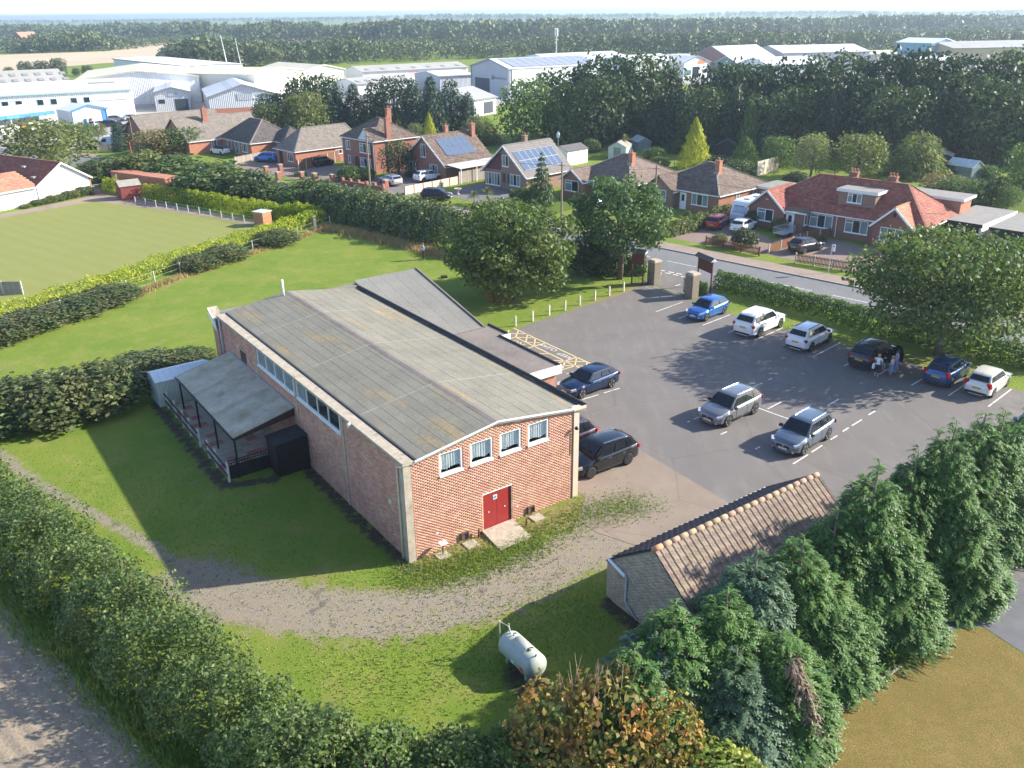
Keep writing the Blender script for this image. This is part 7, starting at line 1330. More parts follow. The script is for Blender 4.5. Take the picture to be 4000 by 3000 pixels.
CN = ('nearest the gas tank', 'second from the gas tank', 'third from the gas tank, by the garage gable', 'beside the near end of the garage wall', 'blue-tinged, beside the middle of the garage', 'sixth from the gas tank, over the garage wall', 'seventh from the gas tank', 'beyond the far end of the garage', 'ninth from the gas tank, edging the car park', 'tall, tenth from the gas tank', 'tall, eleventh from the gas tank', 'twelfth from the gas tank, near the right edge', 'at the right edge of the row', 'last of the row, cut by the right edge')
for i, (tx, ty) in enumerate(tops):
    d_ = ray(tx, ty); o2 = np.array([0., 0.]); nn = ROWN; off = (-.15, .35, .1, -.4, .2, -.1, .3, .0, .3, -.2, .2, -.1, .1, 0)[i]; tt = ((ROW0 + nn * off - o2) @ nn) / (d_[:2] @ nn); X = d_[:2] * tt; z = CAM_H + d_[2] * tt
    kx = ('leyA', 'leyB', 'leyC', 'leyD')[i % 4] if i not in (1, 4) else 'leyBlue'; pr = leyland(kx, 40 + i % 4 if kx != 'leyBlue' else 77, L_LEY if kx != 'leyBlue' else L_LEYB); z = max(3.0, z)
    t = thing('cypress_tree', 'feathery green cypress ' + CN[i], 'tree', (X[0], X[1], 0), i * 1.7, 'cypress row beside the garage', (1.42 + .14 * (i % 3), 1.42 + .14 * ((i + 1) % 3), z / 6.5)); link('crown', pr[0], t); link('trunk', pr[1], t)
for i, (x, y, z, lb) in enumerate(((8.9, 22.6, 4.0, 'lower cypress filling the front of the row by the dead branch'), (7.2, 21.9, 3.9, 'bushy cypress behind the autumn shrub'), (11.4, 25.6, 4.2, 'lower cypress overhanging the soil bed'), (14.9, 27.8, 4.6, 'bushy cypress behind the spiky yucca'), (18.4, 29.9, 5.0, 'bushy cypress overhanging the slab drive'))):
    pr = leyland(('leyB', 'leyBlue', 'leyA', 'leyD', 'leyC', 'leyA')[i], 41, L_LEY); t = thing('cypress_tree', lb, 'tree', (x, y, 0), i * 2.1, 'cypress row beside the garage', (1.5, 1.5, z / 6.5)); link('crown', pr[0], t); link('trunk', pr[1], t)
# dead branch, yucca
rng = np.random.default_rng(5); n = 260; s = rng.random(n); base = np.stack([8.95 + .9 * s + rng.normal(0, .10, n), 21.7 - .55 * s + rng.normal(0, .10, n), 3.6 - 2.6 * s], 1); tag(link('dead_branch', spray_mesh('dead_branch', base, rng.normal(size=(n, 3)) * .5 + np.array([.3, -.4, -.3]), rng.uniform(.25, .5, n), leafmat('dead_twig', (.20, .145, .10), .3, .05, hue=.02), rng, 6, .6)), 'brown dead branch hanging down the front of the cypress row', 'branch')
def spiky(name, label, P, h, r, n, m, trunk=0, group=None, w=.045):
    rng = np.random.default_rng(int(abs(P[0] * 13 + P[1] * 7)) % 9999); t = thing(name, label, 'plant', P, 0, group); V = []
    a = rng.random(n) * 2 * PI; e = rng.uniform(-.1, 1.45, n); ln = r * rng.uniform(.7, 1.1, n)
    d = np.stack([np.cos(a) * np.cos(e), np.sin(a) * np.cos(e), np.sin(e)], 1); b = np.stack([-np.sin(a), np.cos(a), 0 * a], 1) * w; o = np.array([0, 0, trunk + .05]); mid = o + d * (ln * .55)[:, None]; tip = o + d * ln[:, None] - np.array([0, 0, 1]) * (.28 * ln)[:, None]
    V = np.stack([np.repeat(o[None], n, 0) - b * .5, mid - b, tip, mid + b], 1); link('leaf_rosette', fast_mesh('leaf_rosette', V.reshape(-1, 3), 4, m), t)
    if trunk: link('stem', MB().tube([(0, 0, 0), (.05, 0, trunk * .5), (0, 0, trunk + .1)], [.10, .08, .09], 7).mesh('stem', mat('pale_bark', (0, 0, 0)), True), t)
spiky('yucca', 'spiky yucca at the foot of the cypresses by the parched lawn', G(3480, 2600), 1, 1.25, 90, L_MID); spiky('yucca', 'second spiky yucca nearer the slab drive', G(3590, 2560), 1, 1.2, 80, L_MID)
for px, yt, lb, tr in (((1905, 800), 690, 'cabbage palm on the gravel forecourt by the solar chalet', 1.5), ((1852, 795), 720, 'smaller cabbage palm beside the gravel forecourt', .8), ((2238, 622), 570, 'bushy cabbage palm in the back garden', .7), ((2075, 770), 690, 'cabbage palm at the corner of the solar chalet', 1.6), ((2440, 610), 480, 'tall cabbage palm in the shade by the back fence', 2.8)):
    p = G(*px); spiky('cabbage_palm', lb, p, 1, 1.25, 110, L_OLIVE, tr, 'cabbage palms', .05)
# ---- hedges
def hedge(name, label, pts, width, h, n, leaf, m, seed, cat='hedge', wob=.12, asp=.6, group=None, up=False, bare=False, under=.0):
    rng = np.random.default_rng(seed); pts = [np.array(p[:2], float) for p in pts]; o = pts[0]; seg = [np.linalg.norm(b - a) for a, b in zip(pts[:-1], pts[1:])]; cum = np.concatenate([[0], np.cumsum(seg)]); s = rng.random(n) * cum[-1]; i = np.clip(np.searchsorted(cum, s) - 1, 0, len(seg) - 1)
    A = np.array(pts)[:-1][i]; B_ = np.array(pts)[1:][i]; t_ = unit(B_ - A); c = A + t_ * (s - cum[i])[:, None]; nn = np.stack([-t_[:, 1], t_[:, 0]], 1); a = rng.uniform(-.18, PI + .18, n); q = 2.6; ca, sa_ = np.cos(a), np.sin(a); e = (np.abs(ca) ** q + np.abs(sa_) ** q) ** (-1 / q)
    lump = 1 + wob * (np.sin(s * 1.7 + 2 * a) + .7 * np.sin(s * 4.1 - 3 * a) + .5 * np.sin(s * .6) + .6 * np.sin(s * 7.3 + 5 * a) * np.sin(s * 2.9)); rr_ = e * (1 - .42 * rng.random(n) ** 1.6) * lump; y = ca * rr_ * width / 2; z = np.maximum(under, h * .12 + sa_ * rr_ * h * .88)
    P = np.concatenate([c + nn * y[:, None] - o, z[:, None]], 1); N = np.concatenate([nn * ca[:, None], sa_[:, None]], 1) * .6 + rng.normal(size=(n, 3)) * .5 + np.array([0, 0, .25]); S = leaf * rng.uniform(.6, 1.4, n); T = (rng.normal(size=(n, 3)) * .5 + np.array([0, 0, 1.0])) if up else None
    tt = thing(name, label, cat, (o[0], o[1], 0), 0, group); link('foliage', leaf_mesh('foliage', P, N, S, m, asp, rng, T), tt); mb = MB()
    for k in range(max(3, int(cum[-1] / 1.2))):
        sk = (k + .5) / max(3, int(cum[-1] / 1.2)) * cum[-1]; j = min(int(np.searchsorted(cum, sk)) - 1, len(seg) - 1); pp = pts[j] + (pts[j + 1] - pts[j]) / seg[j] * (sk - cum[j]) - o; mb.tube([(pp[0], pp[1], 0), (pp[0] + rng.normal(0, .2), pp[1] + rng.normal(0, .2), h * .7)], [.05, .015], 5)
    kind(link('stems', mb.mesh('stems', M_BARK), tt), 'stuff'); return tt
FN = np.array([.656, .755]); fl_ = [np.array(p) for p in ((-33.0, 39.3), (-27.0, 34.2), (-21.9, 29.8), (-17.4, 26.0), (-11.8, 21.0), (-7.5, 17.2))]
hedge('field_hedge', 'thick leafy hedge between the ploughed field and the gravel track', [p + FN * 2.35 for p in fl_], 3.3, 2.7, 70000, .072, L_HEDGE, 8, wob=.19, under=.05)
rng = np.random.default_rng(9)
def weeds(name, pts, width, n, hmax, m, seed, w=.03):
    """rough grass standing along a line"""
    rng = np.random.default_rng(seed); pts = [np.array(p[:2], float) for p in pts]; k = rng.integers(0, len(pts) - 1, n); s = rng.random(n); P0 = np.array(pts)[k] + (np.array(pts)[k + 1] - np.array(pts)[k]) * s[:, None] + rng.normal(0, width / 2.2, (n, 2)); h = hmax * rng.uniform(.35, 1, n); a = rng.random(n) * 6.28; b = np.stack([np.cos(a), np.sin(a)], 1) * w; l2 = rng.normal(0, .35, (n, 2)) * h[:, None]
    V = np.zeros((n, 3, 3)); V[:, 0, :2] = P0 - b; V[:, 1, :2] = P0 + b; V[:, 2, :2] = P0 + l2; V[:, 2, 2] = h; return kind(link(name, fast_mesh(name, V.reshape(-1, 3), 3, m)), 'stuff')
weeds('verge_grass', [p + FN * .55 for p in fl_], 1.1, 14000, .45, L_GRASS, 3); weeds('dry_tall_grass', [G(1265, 890), G(1400, 915), G(1600, 965), G(1790, 1015)], 1.2, 5000, .7, L_STRAW, 4, .04); weeds('dry_grass_edge', [G(0, 1318), G(400, 1200), G(700, 1085), G(1000, 985), G(1270, 895)], .7, 6000, .4, L_STRAW, 5, .04)
weeds('reed_tuft', [G(1925, 1168), G(1965, 1172)], .7, 900, 1.6, L_STRAW, 6, .04); weeds('hall_edge_grass', [hp(.2, -1.4), hp(4, -2.2), hp(9, -1.6), hp(12, -2.6)], 1.6, 5000, .16, L_GRASS, 7, .03); weeds('pier_grass', [G(1560, 2240), G(1700, 2250), G(1900, 2180), G(2100, 2100)], 1.5, 4000, .15, L_GRASS, 12)
weeds('lawn_tufts', [G(200, 1900), G(700, 2000), G(1200, 2150), G(1500, 2280)], 7, 6000, .09, L_GRASS, 13, .03); weeds('meadow_tufts', [G(1200, 2700), G(1700, 2600), G(2100, 2450), G(2300, 2350)], 4, 6000, .10, L_GRASS, 14, .03)
hedge('road_hedge', 'tall dark hedge along the road behind the sports field', [G(1190, 812), G(1330, 850), G(1500, 885), G(1650, 920), G(1800, 955)], 5.0, 3.6, 17000, .20, leafmat('road_hedge_leaf', (0.075, 0.114, 0.042), .45, .22, col2=(0.128, 0.163, 0.063)), 21, wob=.12)
hedge('golden_hedge', 'golden conifer hedge along the far side of the bowling green', [G(570, 775), G(700, 793), G(900, 826), G(1080, 858)], 1.5, 2.0, 9000, .13, L_GOLDH, 22, up=True, asp=.4, wob=.07)
hedge('golden_hedge', 'golden conifer hedge on the hall side of the bowling green', [G(1265, 868), G(1130, 905), G(960, 962), G(700, 1040), G(420, 1140), G(100, 1240), G(-250, 1345)], 1.5, 1.7, 15000, .12, L_GOLDH, 23, up=True, asp=.4, wob=.08); hedge('golden_hedge', 'golden conifer hedge closing the corner of the green by the road hedge', [G(1080, 858), G(1180, 862), G(1262, 862)], 1.5, 1.9, 3500, .13, L_GOLDH, 24, up=True, asp=.4); hedge('golden_hedge', 'short golden hedge end left of the red shed', [G(415, 748), G(470, 760)], 1.5, 1.9, 2200, .13, L_GOLDH, 25, up=True, asp=.4)
hedge('clipped_hedge', 'clipped green hedge between the car park and the road', [G(2800, 1120), G(3000, 1172), G(3200, 1226), G(3420, 1290), G(3700, 1362), G(4100, 1450)], 1.5, 1.55, 24000, .085, L_CLIP, 26, wob=.05); hedge('clipped_hedge', 'short clipped hedge behind the left notice board', [G(2440, 1065), G(2520, 1072)], 1.4, 1.7, 3500, .09, L_CLIP, 27, wob=.06); hedge('clipped_hedge', 'leafy clump at the foot of the right gate pier', [G(2725, 1150), G(2760, 1150)], 1.0, 1.1, 900, .09, L_CLIP, 28)
hedge('mixed_hedge', 'loose flowering hedge beside the block paved drive', [G(2590, 925), G(2680, 905), G(2780, 870), G(2840, 845)], 1.6, 1.5, 6000, .12, L_OLIVE, 29); hedge('low_box_hedge', 'low box hedge in front of the two-storey house', [G(1150, 690), G(1200, 688)], .8, .6, 700, .1, L_CLIP, 30); hedge('garden_hedge', 'dark laurel hedge in front of the solar chalet', [G(1990, 790), G(2080, 790), G(2150, 775)], 1.8, 1.7, 3000, .16, L_MID, 31)
pbush = [proto_bush('bush%d' % k, 60 + k, m_, 2600, .040) for k, m_ in enumerate((L_HEDGE, L_MID, L_OLIVE, L_DBRD, L_BRAM))]
def bush(name, label, px, ytop, wpx, p, cat='bush', group=None, hmul=1.0):
    P = G(*px); return plant(name, label, cat, p, P, wpx * mpp(P), tall(P, ytop) * hmul, group)
RB = 'bushes beside the road'
for px, yt, w, k, lb in (((440, 715), 600, 230, 0, 'roadside bush left of the rust red pole'), ((560, 715), 575, 200, 2, 'bronze-tinged bush behind the rust red pole'), ((690, 722), 590, 230, 0, 'roadside bush above the terracotta container'), ((840, 770), 618, 290, 0, 'big rounded roadside bush right of the container'), ((980, 790), 650, 230, 3, 'dark bush joining the road hedge'), ((1090, 800), 700, 220, 0, 'bush at the left end of the road hedge'), ((1180, 830), 715, 200, 0, 'bush over the corner of the golden hedge'), ((2290, 1060), 905, 190, 3, 'dark evergreen shrub between the two left-hand oaks'), ((2360, 1070), 925, 170, 3, 'dark shrub behind the slim oak trunk'), ((1880, 985), 850, 200, 0, 'bush where the road hedge meets the broad oak')): bush('roadside_bush', lb, px, yt, w, pbush[k], group=RB)
# brambles
pbr = [proto_bush('bram%d' % k, 80 + k, L_BRAM, 3200, .034, 18, .85) for k in range(3)]
for i, (px, yt, w, lb) in enumerate((((60, 1650), 1470, 330, 'bramble mound at the left edge below the field'), ((230, 1640), 1435, 340, 'bramble mound left of the metal shed'), ((400, 1590), 1400, 330, 'high bramble mound behind the metal shed'), ((570, 1470), 1372, 300, 'bramble mound beyond the metal shed roof'), ((735, 1425), 1362, 220, 'bramble mound touching the far hall corner'))): bush('bramble', lb, px, yt, w, pbr[i % 3], 'bramble', 'bramble thicket by the metal shed')
for i, (px, yt, w, lb) in enumerate((((1075, 950), 870, 190, 'bramble clump over the wire fence near the corner post'), ((880, 1015), 925, 180, 'bramble clump on the wire fence, second from the corner post'), ((770, 1050), 960, 170, 'bramble clump in the middle of the wire fence'), ((430, 1175), 1090, 230, 'bramble clump on the fence below the golden hedge'), ((290, 1220), 1135, 260, 'bramble clump left of the fence middle'), ((130, 1275), 1180, 260, 'bramble clump near the left edge of the fence'), ((0, 1325), 1230, 230, 'bramble clump at the left end of the fence'))): bush('bramble', lb, px, yt, w, pbr[(i + 1) % 3], 'bramble', 'brambles on the bowling green fence', .72)
# foreground shrubs along the bottom
psh = [proto_bush('shrub%d' % k, 90 + k, m_, 5200, .030, 26) for k, m_ in enumerate((L_HEDGE, L_MID))]
pau = proto_bush('autumn', 95, L_AUT, 3800, .030, 30, .98); pyw = proto_bush('yew', 96, L_YEW, 9000, .026, 26)
for i, (x, y, w, h, p, lb) in enumerate(((-6.4, 20.6, 3.2, 2.6, psh[0], 'leafy shrub at the lower end of the field hedge'), (-4.2, 20.1, 3.0, 2.4, psh[1], 'leafy shrub at the bottom of the picture, left of centre'), (-2.0, 19.9, 2.8, 2.5, psh[0], 'leafy shrub at the bottom centre'), (-.1, 20.0, 2.6, 2.5, psh[1], 'leafy shrub right of the bottom centre, below the tank'), (1.3, 20.4, 3.4, 3.8, pau, 'sparse shrub with reddening leaves near the gas tank'), (3.0, 20.3, 3.6, 4.3, pau, 'twiggy shrub with brown and yellow leaves by the cypresses'), (4.6, 20.2, 3.0, 3.5, pau, 'small reddening shrub in front of the cypress row'), (6.0, 19.0, 4.0, 2.3, pyw, 'bright green yew bush at the bottom edge'))):
    if lb: plant('shrub', lb, 'shrub', p, (x, y), w, h, 'shrubs along the bottom edge')
# twigs standing clear of the autumn shrub
mb = MB(); rng = np.random.default_rng(4)
for k in range(26):
    a = rng.random() * 6.28; r_ = rng.uniform(.3, 1.2); x, y = 2.6 + r_ * math.cos(a), 20.5 + r_ * .7 * math.sin(a); mb.tube([(x * .6 + 1.0, 20.5, .8), (x, y, 2.9), (x + rng.normal(0, .25), y + rng.normal(0, .2), 4.0 + rng.random() * .8)], [.03, .018, .006], 4)
tag(mb.build('bare_twigs', mat('twig_bark', (.30, .22, .15), .9)), 'bare pale twigs rising out of the reddening shrubs', 'twigs')
# ---- garden trees, one by one
PB = [proto_broad('bd%d' % k, 100 + k, m_, 3000, .028, 24) for k, m_ in enumerate((L_OLIVE, L_MID, L_DBRD, L_DBRD, L_BROWN, L_PALE))]
PC = [proto_cone('cn%d' % k, 120 + k, L_DARK, 3400, .042, (.55, .65, .75)[k], .5, .45, 0) for k in range(3)]; PD = [proto_broad('dk%d' % k, 130 + k, (L_DBRD, L_DARK, L_DBRD)[k], 3600, .028, 28, .05) for k in range(3)]
PCY = proto_cone('cyp', 140, L_GOLD, 3600, .040, .75, .5, 0, 0, .0, .3, True); PCG = proto_cone('cypg', 141, L_MID, 3600, .040, .6, .5, 0, 0, .0, .3, True); PFIR = proto_cone('fir', 142, leafmat('fir_leaf', (0.068, 0.106, 0.038), .35, .15), 2200, .055, .9, .5, .15, 11, .03, .3); PSPB = proto_cone('bspr', 143, L_BLUE, 2400, .045, .8, .5, .3); PYEW = proto_cone('colyew', 144, L_DARK, 2000, .05, .25, .5, 0, 0, .0, .3, True); PWIL = proto_cone('wil', 145, leafmat('willow_leaf', (0.150, 0.192, 0.053), .35, .3, col2=(0.225, 0.241, 0.075)), 3600, .050, .42, .5, 1.6, 0, .02, .25)
def tree(name, label, px, ytop, wpx, p, group=None, cat='tree'):
    P = G(*px); return plant(name, label, cat, p, P, wpx * mpp(P), tall(P, ytop), group)
GT = 'garden trees and shrubs'
for nm, lb, px, yt, w, p in (('broad_tree', 'large rounded tree at the left above the clubhouse', (185, 668), 462, 290, PB[0]), ('small_tree', 'small tree right of the large rounded tree', (312, 570), 478, 110, PB[1]), ('columnar_yew', 'dark columnar yew by the white van', (470, 592), 486, 52, PYEW), ('garden_tree', 'bronze-tinged garden tree behind the red-brown fence', (605, 606), 508, 165, PB[4]), ('garden_tree', 'bright green garden tree behind the red-brown fence', (715, 598), 494, 150, PB[1]), ('young_tree', 'young tree in front of the blue-framed workshop', (385, 545), 482, 65, PB[0]), ('garden_tree', 'dark tree between the two-storey house and the brown chalet', (1560, 690), 548, 130, PB[2]), ('golden_cypress', 'small golden cypress behind the brown chalet', (1678, 545), 440, 62, PCY), ('pale_shrub', 'pale shrub left of the small golden cypress', (1622, 548), 480, 62, PB[5]), ('ash_tree', 'tall feathery ash in front of the grey factory', (2055, 575), 308, 215, PB[1]), ('round_tree', 'rounded tree beside the climbing frame', (2215, 575), 385, 175, PB[1]), ('willow', 'pale willow left of the ash', (1870, 560), 440, 190, PWIL), ('golden_cypress', 'big golden cypress behind the bungalows', (2708, 658), 463, 130, PCY), ('cypress', 'tall yellow-green cypress against the dark wood', (2915, 610), 398, 95, PCG), ('weeping_cypress', 'weeping green cypress below the tall one', (2905, 655), 535, 120, PCG), ('round_tree', 'round olive tree left of the pale willow', (3345, 700), 518, 200, PB[0]), ('willow', 'pale rounded willow in front of the dark wood', (3575, 690), 492, 215, PWIL), ('garden_tree', 'grey-green tree behind the corner lawn', (3165, 690), 522, 135, PB[5]), ('garden_tree', 'bushy tree right of the weeping cypress', (3035, 665), 530, 130, PB[1]), ('blue_spruce', 'blue spruce at the edge of the dark wood', (2990, 605), 420, 80, PSPB), ('young_fir', 'young open fir in front of the solar chalet', (2116, 800), 582, 105, PFIR), ('flat_topped_tree', 'small flat-topped tree on the right-hand lawn', (3745, 800), 690, 165, PB[1]), ('purple_shrub', 'dark purple round shrub on the right-hand lawn', (3652, 812), 728, 110, proto_bush('purp', 150, L_PURP, 1800, .05)), ('bronze_shrub', 'bronze shrub behind the purple one', (3670, 770), 680, 160, PB[4]), ('garden_tree', 'leafy tree right of the flat-topped tree', (3870, 800), 690, 120, PB[2]), ('garden_tree', 'tree at the right edge of the gardens', (3985, 790), 560, 150, PB[1]), ('garden_tree', 'bushy tree on the right lawn by the pole', (3930, 820), 725, 80, PB[1])): tree(nm, lb, px, yt, w, p, GT)
for nm, lb, px, yt, w, k in (('clipped_shrub', 'big clipped round shrub behind the picket fence', (2905, 965), 882, 105, 3), ('small_shrub', 'small bronze shrub left of the big clipped one', (2808, 948), 908, 65, 2), ('dome_shrub', 'clipped dome by the mossy bungalow window', (2685, 862), 818, 36, 1), ('corner_shrub', 'dark shrub beside the caravan', (2935, 882), 808, 62, 3), ('red_shrub', 'flowering shrub by the semi front door', (3040, 905), 845, 72, 2), ('front_shrub', 'shrub at the foot of the telegraph pole by the two-storey house', (1365, 705), 640, 100, 1), ('front_shrub', 'grey-green shrub right of the porch', (1430, 702), 645, 75, 0), ('front_shrub', 'low shrub under the chalet bay window', (1610, 690), 660, 60, 3), ('garden_shrub', 'shrub below the weeping cypress', (2880, 690), 615, 130, 0), ('garden_shrub', 'shrub behind the mossy bungalow', (2800, 660), 600, 110, 3), ('garden_shrub', 'rounded shrub by the glasshouse', (2555, 620), 570, 85, 1), ('garden_shrub', 'yellow-green shrub by the garden hedge', (2575, 655), 605, 85, 2), ('garden_shrub', 'shrub beside the blue-grey shed', (2310, 595), 535, 75, 1), ('garden_shrub', 'dark shrub at the edge of the corner lawn', (3110, 735), 660, 110, 3), ('garden_shrub', 'shrub in the shade left of the black shed', (2650, 600), 540, 90, 3), ('garden_shrub', 'shrub above the greenhouse at the right', (3840, 690), 640, 100, 1), ('garden_shrub', 'dark shrub right of the lean-to shed', (3710, 680), 620, 110, 3), ('garden_shrub', 'low shrubs at the foot of the two left oaks', (2170, 1120), 1070, 90, 4), ('maroon_shrub', 'red-leaved shrub by the white van', (362, 580), 540, 65, 2), ('semi_shrub', 'small russet shrub by the low red panel fence', (3210, 945), 915, 36, 2)): bush(nm, lb, px, yt, w, pbush[k], 'shrub', 'garden shrubs')
# ---- dark belts of trees behind the gardens
rng = np.random.default_rng(17)
def belt(xs_, ybase, ytopf, group, desc, ks, wmul=1.0, jit=8):
    for i, x in enumerate(xs_):
        yb = ybase(x) + rng.uniform(-jit, jit); yt = ytopf(x) + rng.uniform(-12, 12); P = G(x, yb); h = tall(P, yt); k = ks[i % len(ks)]; w = h * ((.55, .85)[k[0] == 'D'] + rng.uniform(-.08, .1)) * wmul
        plant('belt_tree', desc(i, k), 'tree', (PC if k[0] == 'C' else PD)[int(k[1])], P, w, h, group)
ORD = ('first', 'second', 'third', 'fourth', 'fifth', 'sixth', 'seventh', 'eighth', 'ninth', 'tenth', 'eleventh', 'twelfth', 'thirteenth', 'fourteenth', 'fifteenth', 'sixteenth', 'seventeenth', 'eighteenth', 'nineteenth', 'twentieth', 'twenty-first', 'twenty-second', 'twenty-third', 'twenty-fourth', 'twenty-fifth')
for k, x in enumerate((100, 145, 180, 205, 235, 265, 290, 320, 345)): bush('border_shrub', 'clipped border shrub under the clubhouse wall, %s from the left' % ORD[k], (x, 812 - (x - 100) * .21), 795 - (x - 100) * .30 - 6 * (k % 2), 42, pbush[(2, 0, 4)[k % 3]], 'shrub', 'clubhouse border shrubs')
kw = lambda k: 'dark conifer' if k[0] == 'C' else 'dark leafy tree'
def outline(keys): return lambda x: np.interp(x, [k[0] for k in keys], [k[1] for k in keys])
belt([1085, 1160, 1235, 1310, 1390, 1465, 1545, 1620, 1690, 1765, 1830], lambda x: 520, outline([(1060, 395), (1110, 340), (1180, 285), (1300, 292), (1450, 305), (1550, 308), (1620, 292), (1690, 272), (1780, 300), (1850, 350)]), 'tree belt behind the left houses', lambda i, k: '%s, %s from the left in the belt behind the left houses' % (kw(k), ORD[i]), ('D0', 'C0', 'D1', 'C1', 'C2', 'C0', 'D1', 'C1', 'C2', 'C0', 'C1'), 1.15)
tree('pale_tree', 'yellow-green tree in front of the left belt', (1205, 535), 352, 170, PB[0], GT); tree('bushy_tree', 'dark bushy tree at the left end of the left belt', (1060, 545), 400, 150, PD[0], GT)
rt_ = outline([(2150, 275), (2250, 240), (2350, 212), (2500, 218), (2590, 212), (2640, 290), (2690, 300), (2750, 262), (2850, 245), (2950, 248), (3000, 222), (3080, 236), (3200, 208), (3340, 192), (3500, 200), (3540, 236), (3640, 215), (3740, 216), (3830, 226), (3930, 186), (4000, 220), (4200, 200)])
belt(list(range(2175, 4200, 88)), lambda x: 535 + (x - 2150) * .035, rt_, 'back row of the dark wood', lambda i, k: '%s, %s from the left along the skyline of the dark wood' % (kw(k), ORD[min(i, 24)]), ('D0', 'C1', 'D1', 'C0', 'D2', 'C2', 'C0', 'D1'), 1.1)
belt(list(range(2230, 4180, 125)), lambda x: 558 + (x - 2150) * .045, lambda x: rt_(x) + 95 + 35 * math.sin(x * .013), 'front row of the dark wood', lambda i, k: '%s, %s from the left in the front row of the dark wood' % (kw(k), ORD[min(i, 24)]), ('D2', 'D0', 'C1', 'D1', 'D2', 'C2'), 1.15, 12)
# trees near the stubble field at the left
belt([40, 105, 170, 235, 300, 345], lambda x: 306 - x * .03, outline([(0, 262), (100, 236), (160, 252), (230, 222), (300, 256), (350, 250)]), 'trees beside the stubble field', lambda i, k: '%s, %s from the left beside the stubble field' % (kw(k), ORD[i]), ('D0', 'D2', 'D0', 'D2', 'D0', 'D2'), 1.25, 3)
# ---- woods in the distance: one mass each
L_FAR = leafmat('far_wood_leaf', (0.075, 0.106, 0.042), .40, .15, col2=(0.128, 0.149, 0.060), nscale=.02)
def wood(name, line, top, rows, n, per, leaf, m, seed, depth=40, round_=.6):
    rng = np.random.default_rng(seed); X = rng.uniform(line[0][0], line[-1][0], n); Yb = np.interp(X, [p[0] for p in line], [p[1] for p in line]); Yt = np.interp(X, [p[0] for p in top], [p[1] for p in top]); Vs = []
    for x, yb, yt in zip(X, Yb, Yt):
        P = G(x, yb); h0 = tall(P, yt) ; dd = rng.random() * depth; u_ = P[:2] / np.linalg.norm(P[:2]); P2 = P[:2] + u_ * dd; h = h0 * rng.uniform(.78, 1.04); w = h * rng.uniform(.32, .52) * round_ * 1.6
        d = sphere_dirs(per, rng); d[:, 2] = np.where(rng.random(per) < .75, np.abs(d[:, 2]), -np.abs(d[:, 2])); lump = 1 + .22 * np.sin(d[:, 0] * 8 + x) * np.sin(d[:, 1] * 7); p = np.stack([P2[0] + d[:, 0] * w * lump, P2[1] + d[:, 1] * w * lump, h * .50 + d[:, 2] * h * .48 * lump], 1); p[:, 2] = np.clip(p[:, 2], h * .02, h * 1.05)
        N = d * .7 + rng.normal(size=d.shape) * .5; N = unit(N); t_ = unit(np.cross(N, rng.normal(size=N.shape))); b = np.cross(N, t_); s = (leaf * h * rng.uniform(.6, 1.3, per))[:, None]; Vs.append(np.stack([p - t_ * s, p + b * s * .75, p + t_ * s, p - b * s * .75], 1).reshape(-1, 3))
    return kind(link(name, fast_mesh(name, np.concatenate(Vs), 4, m)), 'stuff')
wood('near_wood', [(640, 268), (1000, 262), (1500, 245), (2000, 225), (2600, 222), (3400, 200), (4200, 185)], [(640, 205), (720, 168), (800, 150), (900, 172), (1200, 175), (1380, 150), (1450, 172), (1700, 165), (2000, 168), (2240, 140), (2500, 138), (2850, 128), (3000, 132), (3400, 128), (3560, 140), (3800, 118), (4200, 125)], 1, 900, 90, .085, L_FAR, 51, 90)
wood('middle_wood', [(930, 168), (1050, 172), (1120, 160), (1360, 168), (1800, 168), (2400, 158), (3000, 140), (4300, 118)], [(930, 120), (960, 98), (1100, 88), (1250, 92), (1330, 108), (1350, 98), (1530, 82), (1800, 86), (2000, 84), (2200, 76), (2400, 80), (2700, 78), (3200, 74), (3400, 62), (3800, 62), (4300, 60)], 1, 1100, 55, .11, L_FAR, 52, 160)
wood('left_wood', [(-200, 212), (120, 208), (420, 200), (540, 190), (740, 166)], [(-200, 165), (0, 150), (100, 160), (160, 138), (280, 128), (360, 125), (440, 140), (540, 158), (740, 140)], 1, 280, 80, .10, L_FAR, 53, 90)
wood('far_left_wood', [(-200, 150), (300, 150), (740, 155), (960, 150)], [(-200, 105), (0, 100), (280, 98), (350, 102), (500, 92), (640, 96), (780, 85), (860, 95), (960, 110)], 1, 420, 50, .12, L_FAR, 54, 260)
wood('distant_wood', [(-300, 96), (400, 92), (1000, 88), (2000, 84), (3000, 70), (4300, 58)], [(-300, 78), (250, 80), (500, 76), (900, 72), (1400, 66), (1700, 54), (1950, 55), (2200, 58), (2450, 55), (2550, 52), (2620, 62), (2850, 46), (3000, 46), (3300, 42), (3500, 46), (3700, 48), (4300, 30)], 1, 1300, 34, .14, L_FAR, 55, 700)
